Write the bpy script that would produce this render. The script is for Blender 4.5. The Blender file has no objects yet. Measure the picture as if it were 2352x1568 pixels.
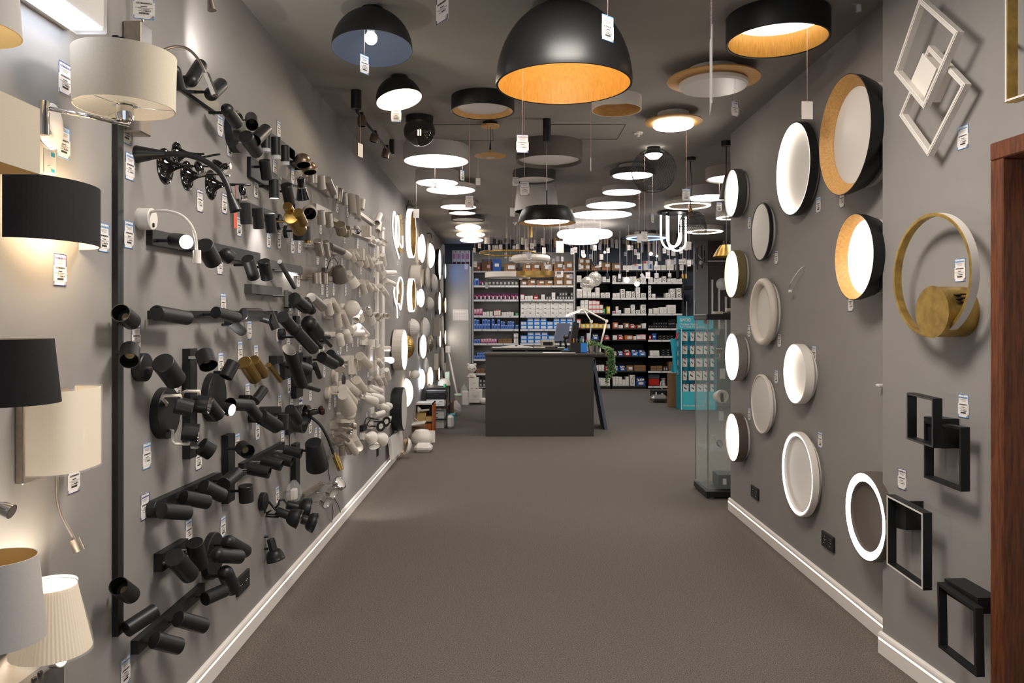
import bpy, math, random
from mathutils import Vector, Matrix
V = Vector
random.seed(7)
sc = bpy.context.scene
col = sc.collection
# ---- camera: one-point perspective, 26.8 mm, eye 1.45 m above the carpet (photo frame 2352 x 1568)
F, CX, CY, EYE, H = 1750.0, 1169.0, 742.0, 1.45, 2.918
LW, RW = -1.215, 1.72
cd = bpy.data.cameras.new('camera'); cam = bpy.data.objects.new('camera', cd); col.objects.link(cam)
cam.location = (0, 0, EYE); cam.rotation_euler = (math.pi / 2, 0, 0)
cd.sensor_width = 36; cd.lens = 36 * F / 2352
cd.shift_x = (1176 - CX) / 2352; cd.shift_y = (CY - 784) / 2352
cd.clip_start = .05; cd.clip_end = 60
sc.camera = cam
# ---- world: daylight of the street behind the shop front
w = bpy.data.worlds.new('daylight'); sc.world = w; w.use_nodes = True
bg = w.node_tree.nodes['Background']; bg.inputs[0].default_value = (.80, .88, 1, 1); bg.inputs[1].default_value = .75
vs = sc.view_settings; vs.view_transform = 'Standard'; vs.look = 'None'; vs.gamma = 1; vs.use_curve_mapping = False
vs.exposure = 0.7
def area(name, loc, size, e, c=(1, .93, .85), size_y=None, rot=(0, 0, 0)):
    l = bpy.data.lights.new(name, 'AREA'); l.energy = e; l.size = size; l.color = c
    if size_y: l.shape = 'RECTANGLE'; l.size_y = size_y
    o = bpy.data.objects.new(name, l); o.location = loc; o.rotation_euler = rot; col.objects.link(o); return o
# added fill lights without fixtures: entrance zone, wide rear hall, rear shelves
area('entrance_fill', (.3, -.6, 2.88), 1.0, 14)
area('entrance_fill', (.25, 2.45, 2.9), .7, 40)  # added out of view above the aisle to brighten the side walls
area('hall_fill', (3.4, 9.0, 2.88), 1.4, 45, (1, .97, .93))  # added fill, hidden behind the right wall
area('shelf_fill', (.6, 15.4, 3.2), 2.4, 30, (1, .97, .94), 1.0)  # added fill pair above the ceiling edge, brightens the shelves
area('shelf_fill', (3.2, 15.4, 3.2), 2.0, 24, (1, .97, .94), 1.0)

def lin(c):
    c = c / 255
    return c / 12.92 if c <= .04045 else ((c + .055) / 1.055) ** 2.4
def rgb(h):
    h = h.lstrip('#'); return tuple(lin(int(h[i:i + 2], 16)) for i in (0, 2, 4)) + (1,)
M = {}
def mat(name, c, rough=.5, metal=0, emit=0, noise=0, nscale=40, bump=0, c2=None, coat=0, alpha=1, trans=0, ior=1.45, stretch=None, ec=None):
    m = bpy.data.materials.new(name); m.use_nodes = True; nt = m.node_tree; b = nt.nodes['Principled BSDF']
    I = b.inputs
    c = rgb(c); I['Base Color'].default_value = c; I['Roughness'].default_value = rough; I['Metallic'].default_value = metal
    I['IOR'].default_value = ior
    if coat: I['Coat Weight'].default_value = coat
    if trans: I['Transmission Weight'].default_value = trans
    if alpha < 1: I['Alpha'].default_value = alpha
    if emit: I['Emission Color'].default_value = rgb(ec) if ec else c; I['Emission Strength'].default_value = emit
    if noise or bump:
        tc = nt.nodes.new('ShaderNodeTexCoord'); mp = nt.nodes.new('ShaderNodeMapping')
        n = nt.nodes.new('ShaderNodeTexNoise'); n.inputs['Scale'].default_value = nscale; n.inputs['Detail'].default_value = 4
        nt.links.new(tc.outputs['Object'], mp.inputs[0]); nt.links.new(mp.outputs[0], n.inputs[0])
        if stretch: mp.inputs['Scale'].default_value = stretch
        if noise:
            r = nt.nodes.new('ShaderNodeMix'); r.data_type = 'RGBA'
            k = rgb(c2) if c2 else tuple(x * (1 - noise) for x in c[:3]) + (1,)
            r.inputs[6].default_value = k; r.inputs[7].default_value = c
            cr = nt.nodes.new('ShaderNodeMapRange'); cr.inputs[1].default_value = .35; cr.inputs[2].default_value = .65
            nt.links.new(n.outputs[0], cr.inputs[0]); nt.links.new(cr.outputs[0], r.inputs[0]); nt.links.new(r.outputs[2], I['Base Color'])
        if bump:
            bn = nt.nodes.new('ShaderNodeBump'); bn.inputs['Strength'].default_value = bump; bn.inputs['Distance'].default_value = .002
            nt.links.new(n.outputs[0], bn.inputs['Height']); nt.links.new(bn.outputs[0], I['Normal'])
    M[name] = m; return m
mat('wall_paint', '#8f8b88', .75, noise=.04, nscale=6, bump=.12)
mat('ceiling_paint', '#8d8882', .8, noise=.04, nscale=5)
mat('carpet', '#756c64', .95, noise=.5, nscale=210, bump=.35, c2='#37312c')
mat('dark_void', '#1b1b1d', .9)
mat('white_trim', '#e9e4de', .4)
mat('led_warm', '#ffe9cf', .4, emit=7)
mat('led_white', '#fff6ec', .4, emit=7)
mat('led_face', '#fff4e6', .4, emit=2.2)
mat('led_hot', '#fff8f2', .4, emit=9)
mat('neon', '#fff8f4', .4, emit=3.2)
mat('led_cool', '#e4efff', .4, emit=8)
mat('led_blue', '#5f9dff', .4, emit=6)
mat('glow_warm', '#ffedd2', .4, emit=2.2)
mat('glow_soft', '#fff2e2', .4, emit=1.2)
mat('bulb_glow', '#ffffff', .3, emit=14, ec='#eef4ff')
mat('filament', '#ffd9a0', .3, emit=30)
mat('black', '#1a1a1b', .42, noise=.1, nscale=300)
mat('black_inside', '#0b0b0b', .6)
mat('black_fabric', '#1d1b1c', .9, noise=.25, nscale=400, stretch=(1, 1, 6), bump=.3)
mat('black_gloss', '#0a0809', .06, coat=.6)
mat('red_gloss', '#2a0d0a', .07, coat=.8)
mat('dark_grey', '#4a4745', .5)
mat('taupe', '#5d554e', .5)
mat('taupe_light', '#a8a096', .5)
mat('brown_grey', '#5a4d45', .5)
mat('olive', '#857a54', .45, metal=.3)
mat('white', '#e6dfd6', .4)
mat('cream', '#d8cfc3', .45)
mat('off_diffuser', '#d9d4ce', .35)
mat('silver', '#b3ada6', .34, metal=.8)
mat('nickel', '#b9aea2', .3, metal=.9, noise=.15, nscale=80, stretch=(1, 20, 1))
mat('chrome', '#dddddd', .05, metal=1)
mat('brass', '#b8985a', .3, metal=1)
mat('gold_leaf', '#c9a85f', .38, metal=.85, noise=.35, nscale=22, bump=.4)
mat('gold_dark', '#8c6c35', .42, metal=.85)
mat('copper', '#b9793f', .3, metal=.9)
mat('bronze', '#8b7765', .32, metal=.8)
mat('champagne', '#a59b87', .35, metal=.7)
def wood(name, c, c2, sc_, axis=2):
    s = [1, 1, 1]; s[axis] = .08
    mat(name, c, .5, noise=.5, nscale=sc_ * 3, c2=c2, stretch=tuple(s))
wood('oak', '#c99a5c', '#b5864b', 45, 2)
wood('oak_x', '#d3a566', '#bf8f53', 45, 0)
wood('oak_y', '#c89858', '#aa7b40', 45, 1)
wood('brown_wood', '#6e3b20', '#4b2512', 40, 2)
mat('oak_warm', '#cf9d4a', .45, noise=.4, nscale=150, c2='#bd8a3b', stretch=(1, 1, .06))
mat('cream_fabric', '#c4b9a6', .85, noise=.06, nscale=300)
mat('white_fabric', '#bdb8b3', .85, noise=.05, nscale=300)
mat('amber_lining', '#d8b675', .7)
mat('shade_lit', '#cfc3b0', .8, emit=.14, ec='#ffe2b8')
mat('plastic_film', '#ffffff', .08, alpha=.16, bump=1.0, nscale=14)
mat('acrylic', '#ffffff', .05, alpha=.35, coat=.5)
mat('glass', '#d6e6e2', .02, alpha=.1)
mat('smoke_glass', '#4b4846', .04, metal=.75, alpha=.86)
mat('clear_glass', '#d9d6d0', .03, alpha=.35, coat=1)
mat('paper', '#e6e1dd', .7)
mat('tag_blue', '#4f8fd0', .6)
mat('tag_navy', '#33327a', .6)
mat('ink', '#3a3836', .7)
mat('ink_grey', '#9b9693', .7)
mat('string_red', '#c98f88', .8, noise=.5, nscale=500, c2='#e8dcd8')
mat('cord_black', '#161616', .6)
mat('socket_tan', '#8d7a5c', .6)
mat('cardboard', '#8d6947', .8, noise=.15, nscale=12)
mat('cardboard_dark', '#6d4a30', .8, noise=.2, nscale=12)
mat('counter', '#3d3834', .6, noise=.12, nscale=200)
mat('shelf_grey', '#b9b6b4', .5)
mat('shelf_back', '#a9a6a0', .6)
mat('shelf_black', '#2b292a', .55)
mat('wall_blue', '#5f6672', .8)
mat('panel_brown', '#4c4140', .6, noise=.15, nscale=15)
mat('teal', '#1f9fb4', .45)
mat('teal_light', '#45bccb', .45)
mat('teal_dark', '#0f8495', .5)
mat('red', '#c5281f', .45)
mat('red_orange', '#d0583f', .5)
mat('blue_box', '#5b7cc0', .5)
mat('blue_dark', '#24509a', .5)
mat('blue_bright', '#2f7fd0', .5)
mat('blue_pale', '#b9c9e8', .5)
mat('purple', '#4a1f3d', .5)
mat('magenta', '#c23f7d', .5)
mat('pink', '#d98aa5', .5)
mat('orange_box', '#b9622c', .5)
mat('yellow', '#dfb63a', .5)
mat('green', '#35a05a', .5)
mat('leaf', '#6f8f5a', .6, noise=.4, nscale=30, c2='#3e5c34')
mat('screen', '#6a7286', .35)
mat('green_paper', '#cfe2cc', .7)

# ---- mesh builder
class MB:
    def __init__(s): s.v = []; s.f = []; s.m = []; s.s = []
    def add(s, vs_, fs, mi=0, sm=False):
        b = len(s.v); s.v += [V(x) for x in vs_]
        for f in fs: s.f.append([b + i for i in f]); s.m.append(mi); s.s.append(sm)
        return s
    def box(s, c, d, R=None, mi=0):
        c = V(c); R = R or Matrix.Identity(3); h = [x / 2 for x in d]
        p = [c + R @ V((sx * h[0], sy * h[1], sz * h[2])) for sz in (-1, 1) for sy in (-1, 1) for sx in (-1, 1)]
        return s.add(p, [(0, 2, 3, 1), (4, 5, 7, 6), (0, 1, 5, 4), (2, 6, 7, 3), (0, 4, 6, 2), (1, 3, 7, 5)], mi)
    def rbox(s, c, d, r, R=None, mi=0):
        # box with chamfered edges
        c = V(c); R = R or Matrix.Identity(3); h = [x / 2 for x in d]; r = min([r] + [x * .9 for x in h])
        idx = {}; P = []
        for sx in (-1, 1):
            for sy in (-1, 1):
                for sz in (-1, 1):
                    for a in range(3):
                        q = [sx * (h[0] - (r if a != 0 else 0)), sy * (h[1] - (r if a != 1 else 0)), sz * (h[2] - (r if a != 2 else 0))]
                        idx[(sx, sy, sz, a)] = len(P); P.append(c + R @ V(q))
        fs = []
        for a in range(3):
            b_, c_ = (a + 1) % 3, (a + 2) % 3
            for sg in (-1, 1):
                def k(i, j):
                    q = [0, 0, 0]; q[a] = sg; q[b_] = i; q[c_] = j; return idx[(*q, a)]
                f = [k(-1, -1), k(1, -1), k(1, 1), k(-1, 1)]; fs.append(f if sg > 0 else f[::-1])
            for i in (-1, 1):
                for j in (-1, 1):   # edge along axis a
                    def k2(t, ax):
                        q = [0, 0, 0]; q[a] = t; q[b_] = i; q[c_] = j; return idx[(*q, ax)]
                    f = [k2(-1, b_), k2(1, b_), k2(1, c_), k2(-1, c_)]; fs.append(f if i * j > 0 else f[::-1])
        for sx in (-1, 1):
            for sy in (-1, 1):
                for sz in (-1, 1):
                    f = [idx[(sx, sy, sz, a)] for a in range(3)]; fs.append(f if sx * sy * sz > 0 else f[::-1])
        return s.add(P, fs, mi)
    def lathe(s, o, ax, prof, n=24, mi=0, mis=None, ang=40, arc=None, up=None, sy=1.0):
        o = V(o); z = V(ax).normalized()
        x = V(up) if up else (V((0, 0, 1)) if abs(z.z) < .9 else V((1, 0, 0)))
        x = (x - z * x.dot(z)).normalized(); y = z.cross(x)
        a0, a1 = arc or (0, 2 * math.pi); full = arc is None
        k = n if full else n + 1
        cs = [(math.cos(a0 + (a1 - a0) * i / n), math.sin(a0 + (a1 - a0) * i / n)) for i in range(k)]
        prev = None; prevdir = None
        def ring(r, t):
            b = len(s.v)
            if r < 1e-6: s.v.append(o + z * t); return (b, 1)
            s.v += [o + z * t + x * (r * c) + y * (r * q * sy) for c, q in cs]; return (b, k)
        for j in range(len(prof) - 1):
            (r0, t0), (r1, t1) = prof[j], prof[j + 1]
            d = V((r1 - r0, t1 - t0))
            if d.length < 1e-7: continue
            d.normalize()
            if prev is None or (prevdir is not None and prevdir.dot(d) < math.cos(math.radians(ang))): A = ring(r0, t0)
            else: A = prev
            B = ring(r1, t1); m_ = mis[j] if mis else mi
            for i in range(n):
                i2 = (i + 1) % k
                if A[1] == 1 and B[1] == 1: continue
                if A[1] == 1: f = [A[0], B[0] + i2, B[0] + i]
                elif B[1] == 1: f = [A[0] + i, A[0] + i2, B[0]]
                else: f = [A[0] + i, A[0] + i2, B[0] + i2, B[0] + i]
                s.f.append(f); s.m.append(m_); s.s.append(True)
            prev = B; prevdir = d
        return s
    def cyl(s, a, b, r, r2=None, n=16, mi=0):
        a = V(a); b = V(b); l = (b - a).length; r2 = r if r2 is None else r2
        return s.lathe(a, b - a, [(0, 0), (r, 0), (r2, l), (0, l)], n, mi)
    def tube(s, pts, r, n=8, mi=0, closed=False, cap=True):
        pts = [V(p) for p in pts]; m = len(pts); rings = []; nx = None
        for i, p in enumerate(pts):
            a = pts[i - 1] if (i or closed) else p; b = pts[(i + 1) % m] if (i < m - 1 or closed) else p
            t = (b - a).normalized()
            if nx is None: nx = V((0, 0, 1)) if abs(t.z) < .9 else V((1, 0, 0))
            nx = (nx - t * nx.dot(t)).normalized(); ny = t.cross(nx); bb = len(s.v)
            s.v += [p + nx * (r * math.cos(6.28319 * j / n)) + ny * (r * math.sin(6.28319 * j / n)) for j in range(n)]; rings.append(bb)
        for i in range(m if closed else m - 1):
            A, B = rings[i], rings[(i + 1) % m]
            for j in range(n):
                s.f.append([A + j, A + (j + 1) % n, B + (j + 1) % n, B + j]); s.m.append(mi); s.s.append(True)
        if cap and not closed:
            s.f.append([rings[0] + j for j in range(n)][::-1]); s.m.append(mi); s.s.append(False)
            s.f.append([rings[-1] + j for j in range(n)]); s.m.append(mi); s.s.append(False)
        return s
    def prism(s, pts, ext, mi=0, smooth=False, miside=None, ch=0):
        # outline pts (3D, planar) extruded by ext; the far face may be chamfered
        pts = [V(p) for p in pts]; e = V(ext); n = len(pts); c = sum(pts, V()) / n
        b = len(s.v); s.v += pts
        if ch:
            el = e.length; s.v += [p + e * (1 - ch / el) for p in pts]; s.v += [p + e + (c - p).normalized() * ch for p in pts]; L = 3
        else: s.v += [p + e for p in pts]; L = 2
        ms = mi if miside is None else miside
        for k in range(L - 1):
            for i in range(n):
                j = (i + 1) % n
                s.f.append([b + k * n + i, b + k * n + j, b + (k + 1) * n + j, b + (k + 1) * n + i]); s.m.append(ms); s.s.append(smooth and k == 0)
        s.f.append([b + i for i in range(n)][::-1]); s.m.append(mi); s.s.append(False)
        s.f.append([b + (L - 1) * n + i for i in range(n)]); s.m.append(mi); s.s.append(False)
        return s
    def mesh(s, name, mats, o=(0, 0, 0)):
        o = V(o); me = bpy.data.meshes.new(name); me.from_pydata([tuple(p - o) for p in s.v], [], s.f)
        for m_ in (mats if isinstance(mats, (list, tuple)) else [mats]): me.materials.append(M[m_])
        me.polygons.foreach_set('material_index', s.m); me.polygons.foreach_set('use_smooth', s.s)
        me.update()
        return me
def bez(pts, n=8):
    # Catmull-Rom through pts
    P = [V(p) for p in pts]; P = [P[0] * 2 - P[1]] + P + [P[-1] * 2 - P[-2]]; out = []
    for i in range(1, len(P) - 2):
        for j in range(n):
            t = j / n; a, b, c, d = P[i - 1:i + 3]
            out.append(.5 * ((2 * b) + (c - a) * t + (2 * a - 5 * b + 4 * c - d) * t * t + (3 * b - a - 3 * c + d) * t ** 3))
    return out + [P[-2]]
def tagp(o, label, cat, group=None):
    o['label'] = label; o['category'] = cat
    if group: o['group'] = group
    return o
class T:   # a thing: an Empty at its base with its parts below it
    def __init__(s, name, label, cat, o, group=None):
        s.o = V(o); s.e = bpy.data.objects.new(name, None); s.e.location = s.o; s.e.empty_display_size = .05
        col.objects.link(s.e); tagp(s.e, label, cat, group)
    def part(s, name, mb, mats, parent=None, label=None):
        ob = bpy.data.objects.new(name, mb.mesh(name, mats, s.o)); col.objects.link(ob); ob.parent = parent or s.e
        if label: ob['label'] = label
        return ob
def one(name, mb, mats, o, label, cat, group=None):
    ob = bpy.data.objects.new(name, mb.mesh(name, mats, o)); ob.location = o; col.objects.link(ob); return tagp(ob, label, cat, group)
def struct(name, mb, mats):
    ob = bpy.data.objects.new(name, mb.mesh(name, mats)); col.objects.link(ob); ob['kind'] = 'structure'; return ob
def put(name, me, loc, label, cat, group=None, scale=None, rot=None):
    ob = bpy.data.objects.new(name, me); ob.location = loc; col.objects.link(ob)
    if scale: ob.scale = scale
    if rot: ob.rotation_euler = rot
    return tagp(ob, label, cat, group)
ORD = 'first second third fourth fifth sixth seventh eighth ninth tenth eleventh twelfth thirteenth fourteenth fifteenth sixteenth seventeenth eighteenth nineteenth twentieth'.split()
ORD += ['twenty-' + x for x in ORD[:9]] + ['thirtieth'] + ['thirty-' + x for x in ORD[:9]] + ['fortieth']
# ---- where a pixel of the photo lies on a plane of the room
ZX, ZY, ZS = 0., 0., 1.
def Zm(x, y, s):
    global ZX, ZY, ZS
    ZX, ZY, ZS = x, y, s
def px(x, y): return ZX + x / ZS, ZY + y / ZS
def D(x, y, d):            # at a known distance
    a, b = px(x, y); return V(((a - CX) * d / F, d, EYE - (b - CY) * d / F))
def WL(x, y, p=0):         # on the left wall, p in front of it
    a, b = px(x, y); return D(x, y, (LW + p) * F / (a - CX))
def WR(x, y, p=0):
    a, b = px(x, y); return D(x, y, (RW - p) * F / (a - CX))
def CE(x, y, drop=0):      # under the ceiling
    a, b = px(x, y); return D(x, y, (H - drop - EYE) * F / (CY - b))
def FL(x, y, up=0):
    a, b = px(x, y); return D(x, y, (EYE - up) * F / (b - CY))
NA, NU = V((1.645, 3.33, 0)), V((-.085, 1, 0)).normalized()   # near right wall: a point and its run
NN = V((-NU.y, NU.x, 0))                                       # its normal, into the aisle
def WN(x, y, p=0):
    r = D(x, y, 1.) - V((0, 0, EYE)); q = NA + NN * p
    t = (q - V((0, 0, EYE))).dot(NN) / r.dot(NN); return V((0, 0, EYE)) + r * t

# ---- the shell
def slab(name, m, x0, x1, y0, y1, z0, z1):
    return struct(name, MB().box(((x0 + x1) / 2, (y0 + y1) / 2, (z0 + z1) / 2), (x1 - x0, y1 - y0, z1 - z0)), m)
REAR = 14.1
slab('floor', 'carpet', -2.4, 6.2, -3, 17.6, -.1, 0)
slab('ceiling', 'ceiling_paint', -1.4, 6.2, -3, REAR, H, H + .12)
slab('ceiling_rear', 'dark_void', -2.4, 6.2, REAR, 17.6, 3.5, 3.6)
slab('trim_1', 'dark_void', -2.4, 6.2, REAR - .02, REAR, H + .121, 3.5)
slab('wall_left', 'wall_paint', LW - .2, LW, -3, 14.4, 0, H)
slab('wall_rear', 'wall_blue', -2.4, 6.2, 17.45, 17.6, 0, 3.5)
slab('wall_rear_left', 'dark_void', -2.4, -2.3, 14.4, 17.45, 0, 3.5)
slab('wall_rear_right', 'wall_paint', 6.1, 6.2, 5.9, 17.45, 0, 3.5)
RY = RW * F / (1678 - CX)   # where the right wall ends
slab('wall_right', 'wall_paint', RW, RW + .3, 3.36, RY, 0, H)
slab('wall_right_back', 'wall_paint', RW + .3, 6.2, RY - .2, RY, 0, H)
mb = MB()
A = NA + NU * .02; B = NA - NU * 1.02; Cc = B - NU * 1.0; dd = -NN * .3
def quadbox(p, q, th, z0, z1): return [V((p.x, p.y, z0)), V((q.x, q.y, z0)), V((q.x, q.y, z1)), V((p.x, p.y, z1))], th
end = WN(2318, 700); doorz = 2.0
q, t = quadbox(A, V((end.x, end.y, 0)), dd, 0, H); mb.prism(q, t)
q, t = quadbox(V((end.x, end.y, 0)), end - NU * 1.2, dd, doorz + .035, H); mb.prism(q, t)
q, t = quadbox(V((end.x, end.y, 0)) - NU * 1.2, end - NU * 5, dd, 0, H); mb.prism(q, t)
struct('wall_right_near', mb, 'wall_paint')
# baseboards with their LED line
def baseboard(name, p, q, nrm):
    p, q, nrm = V(p), V(q), V(nrm); Zv = V((0, 0, 1))
    prof = [(0, 0), (.016, 0), (.016, .062), (.008, .062), (.008, .070), (.016, .070), (.0155, .082), (.012, .09), (.006, .094), (0, .095)]
    b = MB(); b.prism([p + nrm * a + Zv * c for a, c in prof], q - p)
    ob = struct(name, b, 'white_trim')
    l = MB(); l.prism([p + nrm * a + Zv * c for a, c in ((.0082, .0622), (.0145, .0622), (.0145, .0696), (.0082, .0696))], q - p)
    s = bpy.data.objects.new('led_strip', l.mesh('led_strip', 'led_warm')); col.objects.link(s); s.parent = ob
baseboard('baseboard_left', (LW, -1, 0), (LW, 8.4, 0), (1, 0, 0))
baseboard('baseboard_right', (RW, 3.36, 0), (RW, RY + .016, 0), (-1, 0, 0))
baseboard('baseboard_near', NA + NU * .03, V((end.x, end.y, 0)), NN)
# wooden door frame at the right edge and the curtain-like plaster behind it
fr = MB(); e0 = V((end.x, end.y, 0))
R3 = Matrix((NU, V((-NU.y, NU.x, 0)), V((0, 0, 1)))).transposed()
fr.rbox(e0 - NU * .03 + NN * .0 + V((0, 0, doorz / 2)), (.06, .14, doorz), .004, R3)
fr.rbox(e0 - NU * .6 + V((0, 0, doorz - .03 + .06)), (1.2, .142, .06), .004, R3)
dr = struct('door_1', fr, 'brown_wood')
pn = MB(); pn.box(e0 - NU * .65 - NN * .18 + V((0, 0, 1)), (1.1, .05, 2.0), R3)
s = bpy.data.objects.new('door_panel', pn.mesh('door_panel', 'cream_fabric')); col.objects.link(s); s.parent = dr
# ceiling inspection hatches: thin seams
def seam(pts):
    b = MB(); b.tube(pts, .002, 4, closed=True); return b
for i, (x, y, wd, dp) in enumerate(((1050, 305, .55, .5), (1345, 303, .55, .45))):
    Zm(0, 0, 1); c = CE(x, y); z = H - .0015
    struct('trim_%d' % (i + 2), seam([(c.x - wd / 2, c.y - dp / 2, z), (c.x + wd / 2, c.y - dp / 2, z), (c.x + wd / 2, c.y + dp / 2, z), (c.x - wd / 2, c.y + dp / 2, z)]), 'dark_grey')
# ---- left wall: spotlights on bars, discs and plates
LAMPS = []
PTH = .02
def wplate(t, spec, m):
    k = spec[0]
    if k == 'b':
        _, x1, y1, x2, y2, w_, th = spec[:7]; rnd = len(spec) > 7
        A_, B_ = WL(x1, y1, th), WL(x2, y2, th)
        if abs(x2 - x1) < .3 * abs(y2 - y1):
            hw = abs(WL(x1 - w_ / 2, y1, th).y - WL(x1 + w_ / 2, y1, th).y) / 2
        else: hw = w_ / ZS * A_.y / F / 2
        ax = (B_ - A_).normalized(); n_ = V((0, -ax.z, ax.y)); n_ = n_.normalized()
        if rnd:
            pts = []
            for c, s0 in ((B_ - ax * hw, 0), (A_ + ax * hw, math.pi)):
                for i in range(9):
                    g = s0 - math.pi / 2 + math.pi * i / 8; pts.append(c + ax * (hw * math.cos(g)) + n_ * (hw * math.sin(g)))
        else: pts = [A_ - n_ * hw, B_ - n_ * hw, B_ + n_ * hw, A_ + n_ * hw]
        pts = [V((LW + .0005, p.y, p.z)) for p in pts]
        b = MB().prism(pts, (th, 0, 0), smooth=False, ch=.002)
    else:
        _, x, y, h, th = spec[:5]; c = WL(x, y, th); r = h / ZS * c.y / F / 2
        b = MB().lathe((LW + .0005, c.y, c.z), (1, 0, 0), [(0, 0), (r, 0), (r, th - .003), (r - .003, th), (0, th)], 40)
    return t.part('backplate', b, m)
def spothead(t, a, b, r, m, st, th=PTH, wallx=LW, jd=(1, 0, 0), jm=None, joint=True, r2=None):
    L = (b - a).length; ax = b - a; rr = r2 or r; wl = max(.0012, r * .07)
    pr = [(0, 0), (r * .45, r * .1), (r * .8, r * .4), (r * .97, r * .8), (r, r * 1.1)] if 'D' in st else [(0, 0), (r * .94, 0), (r, r * .07)]
    n0 = len(pr) - 1; inner = 1
    lens = 'L' in st or 'l' in st
    dep = L * (.95 if lens else .45)
    pr += [(rr, L), (rr - wl, L), (rr - wl if lens else max(r, rr * .7) - wl, dep), (0, dep)]
    mis = [0] * (n0 + 2) + [1, 1]
    im = 'copper' if 'g' in st else ('off_diffuser' if 'w' in st else ('black_inside' if m in ('black', 'black_gloss', 'dark_grey') else m))
    nn = 20 if r / max(a.y, .5) < .012 else 28
    sh = t.part('spot_head', MB().lathe(a, ax, pr, nn, mis=mis), [m, im])
    u = ax.normalized()
    if 'L' in st:
        q = MB().lathe(a + u * (dep + .001), ax, [(rr - wl * 1.2, 0), (rr * .8, .002), (0, .003)], 20); t.part('lens', q, 'led_hot', sh)
        l = bpy.data.lights.new('spot_beam', 'SPOT'); l.energy = 9; l.spot_size = 1.5; l.spot_blend = .8; l.shadow_soft_size = .02; l.color = (1, .95, .9)
        lo = bpy.data.objects.new('spot_beam', l); lo.location = b + u * .012 - t.o; lo.rotation_euler = u.to_track_quat('-Z', 'Y').to_euler(); col.objects.link(lo); lo.parent = t.e
    elif 'l' in st: t.part('lens', MB().lathe(a + u * (dep + .001), ax, [(rr - wl * 1.2, 0), (rr * .5, .003), (rr * .3, .001), (0, .001)], 20), 'off_diffuser', sh)
    elif 'R' in st: t.part('reflector', MB().lathe(a, ax, [(rr * 1.02, L + .001), (rr * .93, L + .001), (rr * .45, L * .55), (0, L * .55)], 20), 'chrome', sh)
    elif 'o' in st: t.part('lamp_socket', MB().lathe(a + u * (dep + .001), ax, [(rr * .5, 0), (rr * .5, rr * .22), (rr * .4, rr * .3), (rr * .15, rr * .25), (0, rr * .25)], 12), 'socket_tan', sh)
    if 'C' in st: t.part('clear_lens', MB().lathe(b, ax, [(r * .97, 0), (r * .97, L * .22), (r * .8, L * .22), (r * .8, 0)], 20), 'acrylic', sh)
    if joint:
        p = a + ax * .35; jl = p.x - wallx - th
        if jl > .004: t.part('joint', MB().cyl((wallx + th - .001, p.y, p.z), p, .006 if 'T' not in st else .01, n=10), jm or m)
    return sh
def heads(t, m, hs, th, jm=None):
    xs = []
    for h in hs:
        x1, y1, x2, y2, dia, st = h[:6]; p1 = h[6] if len(h) > 6 else .09; p2 = h[7] if len(h) > 7 else p1
        mm = h[8] if len(h) > 8 else m
        a = WL(x1, y1, p1)
        if '>' in st: b = D(x2, y2, a.y)
        else: b = WL(x2, y2, p2)
        r = dia / ZS * (a.y + b.y) / 2 / F / 2
        spothead(t, a, b, r, mm, st, th, jm=jm, joint='n' not in st)
def spot(label, m, plates, hs, jm=None, name='wall_spotlight', cat='spotlight', group=None, short=None):
    th = plates[0][6] if plates[0][0] == 'b' else plates[0][4]
    o = WL(plates[0][1], plates[0][2], 0); o.x = LW
    t = T(name, label, cat, o, group)
    for p in plates: wplate(t, p, m)
    heads(t, m, hs, th, jm)
    c = [px((h[0] + h[2]) / 2, (h[1] + h[3]) / 2) for h in hs] or [px(plates[0][1], plates[0][2])]
    LAMPS.append((sum(q[0] for q in c) / len(c), sum(q[1] for q in c) / len(c), short or label))
    return t
# tall bar at the left
Zm(0, 0, 1)
t = T('wall_spotlight', 'tall black vertical bar with five tube spotlights', 'spotlight', WL(270, 80, 0))
b = MB(); A_ = WL(257, 80, 0); B_ = WL(257, 1463, 0); w_ = .036
b.rbox((LW + .0095, A_.y + w_ / 2, (A_.z + B_.z) / 2), (.018, w_, A_.z - B_.z), .0015); t.part('backplate', b, 'black')
Zm(0, 0, 1)
heads(t, 'black', [(278, 95, 338, 140, 24, 'o', .04, .06), (303, 738, 277, 718, 41, 'o', .05, .07), (299, 800, 297, 828, 42, 'o', .05, .075), (301, 1366, 272, 1345, 41, 'o', .05, .07), (290, 1446, 356, 1403, 37, 'o', .04, .09)], .018)
LAMPS.append((280, 800, 'tall black vertical spotlight bar'))
Zm(240, 60, 4.9)
spot('black rounded bar with four round-backed spots, one lit upward', 'black', [('b', 700, 495, 1300, 930, 150, .02, 1)],
     [(765, 430, 835, 700, 150, 'Do', .07), (950, 650, 1082, 435, 150, 'DL', .08), (1175, 790, 1315, 655, 150, 'Do', .09), (1355, 905, 1490, 1095, 140, 'Dl', .1)])
spot('black oval plate with four tube spots near the ceiling', 'black', [('d', 1520, 1190, 460, .035)],
     [(1650, 1020, 1660, 1110, 135, 'Do', .06, .12), (1815, 1165, 1690, 1290, 140, 'o', .11), (1590, 1240, 1710, 1415, 155, 'o', .09)], jm='chrome')
Zm(500, 220, 6.533)
spot('bar of three black cylinders with clear ends below the ceiling line', 'black', [('b', 690, 560, 1160, 900, 190, .03)],
     [(720, 560, 722, 790, 150, 'C', .07), (870, 620, 877, 890, 145, 'C', .07), (1005, 745, 1012, 985, 132, 'C', .07)])
spot('black plate with three black cylinder spots, one lit downward', 'black', [('b', 500, 1060, 900, 1320, 300, .02)],
     [(700, 965, 742, 1250, 168, 'l', .07), (845, 1258, 849, 1540, 155, 'L', .09), (1030, 1335, 1085, 1610, 168, 'l', .1)])
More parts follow.
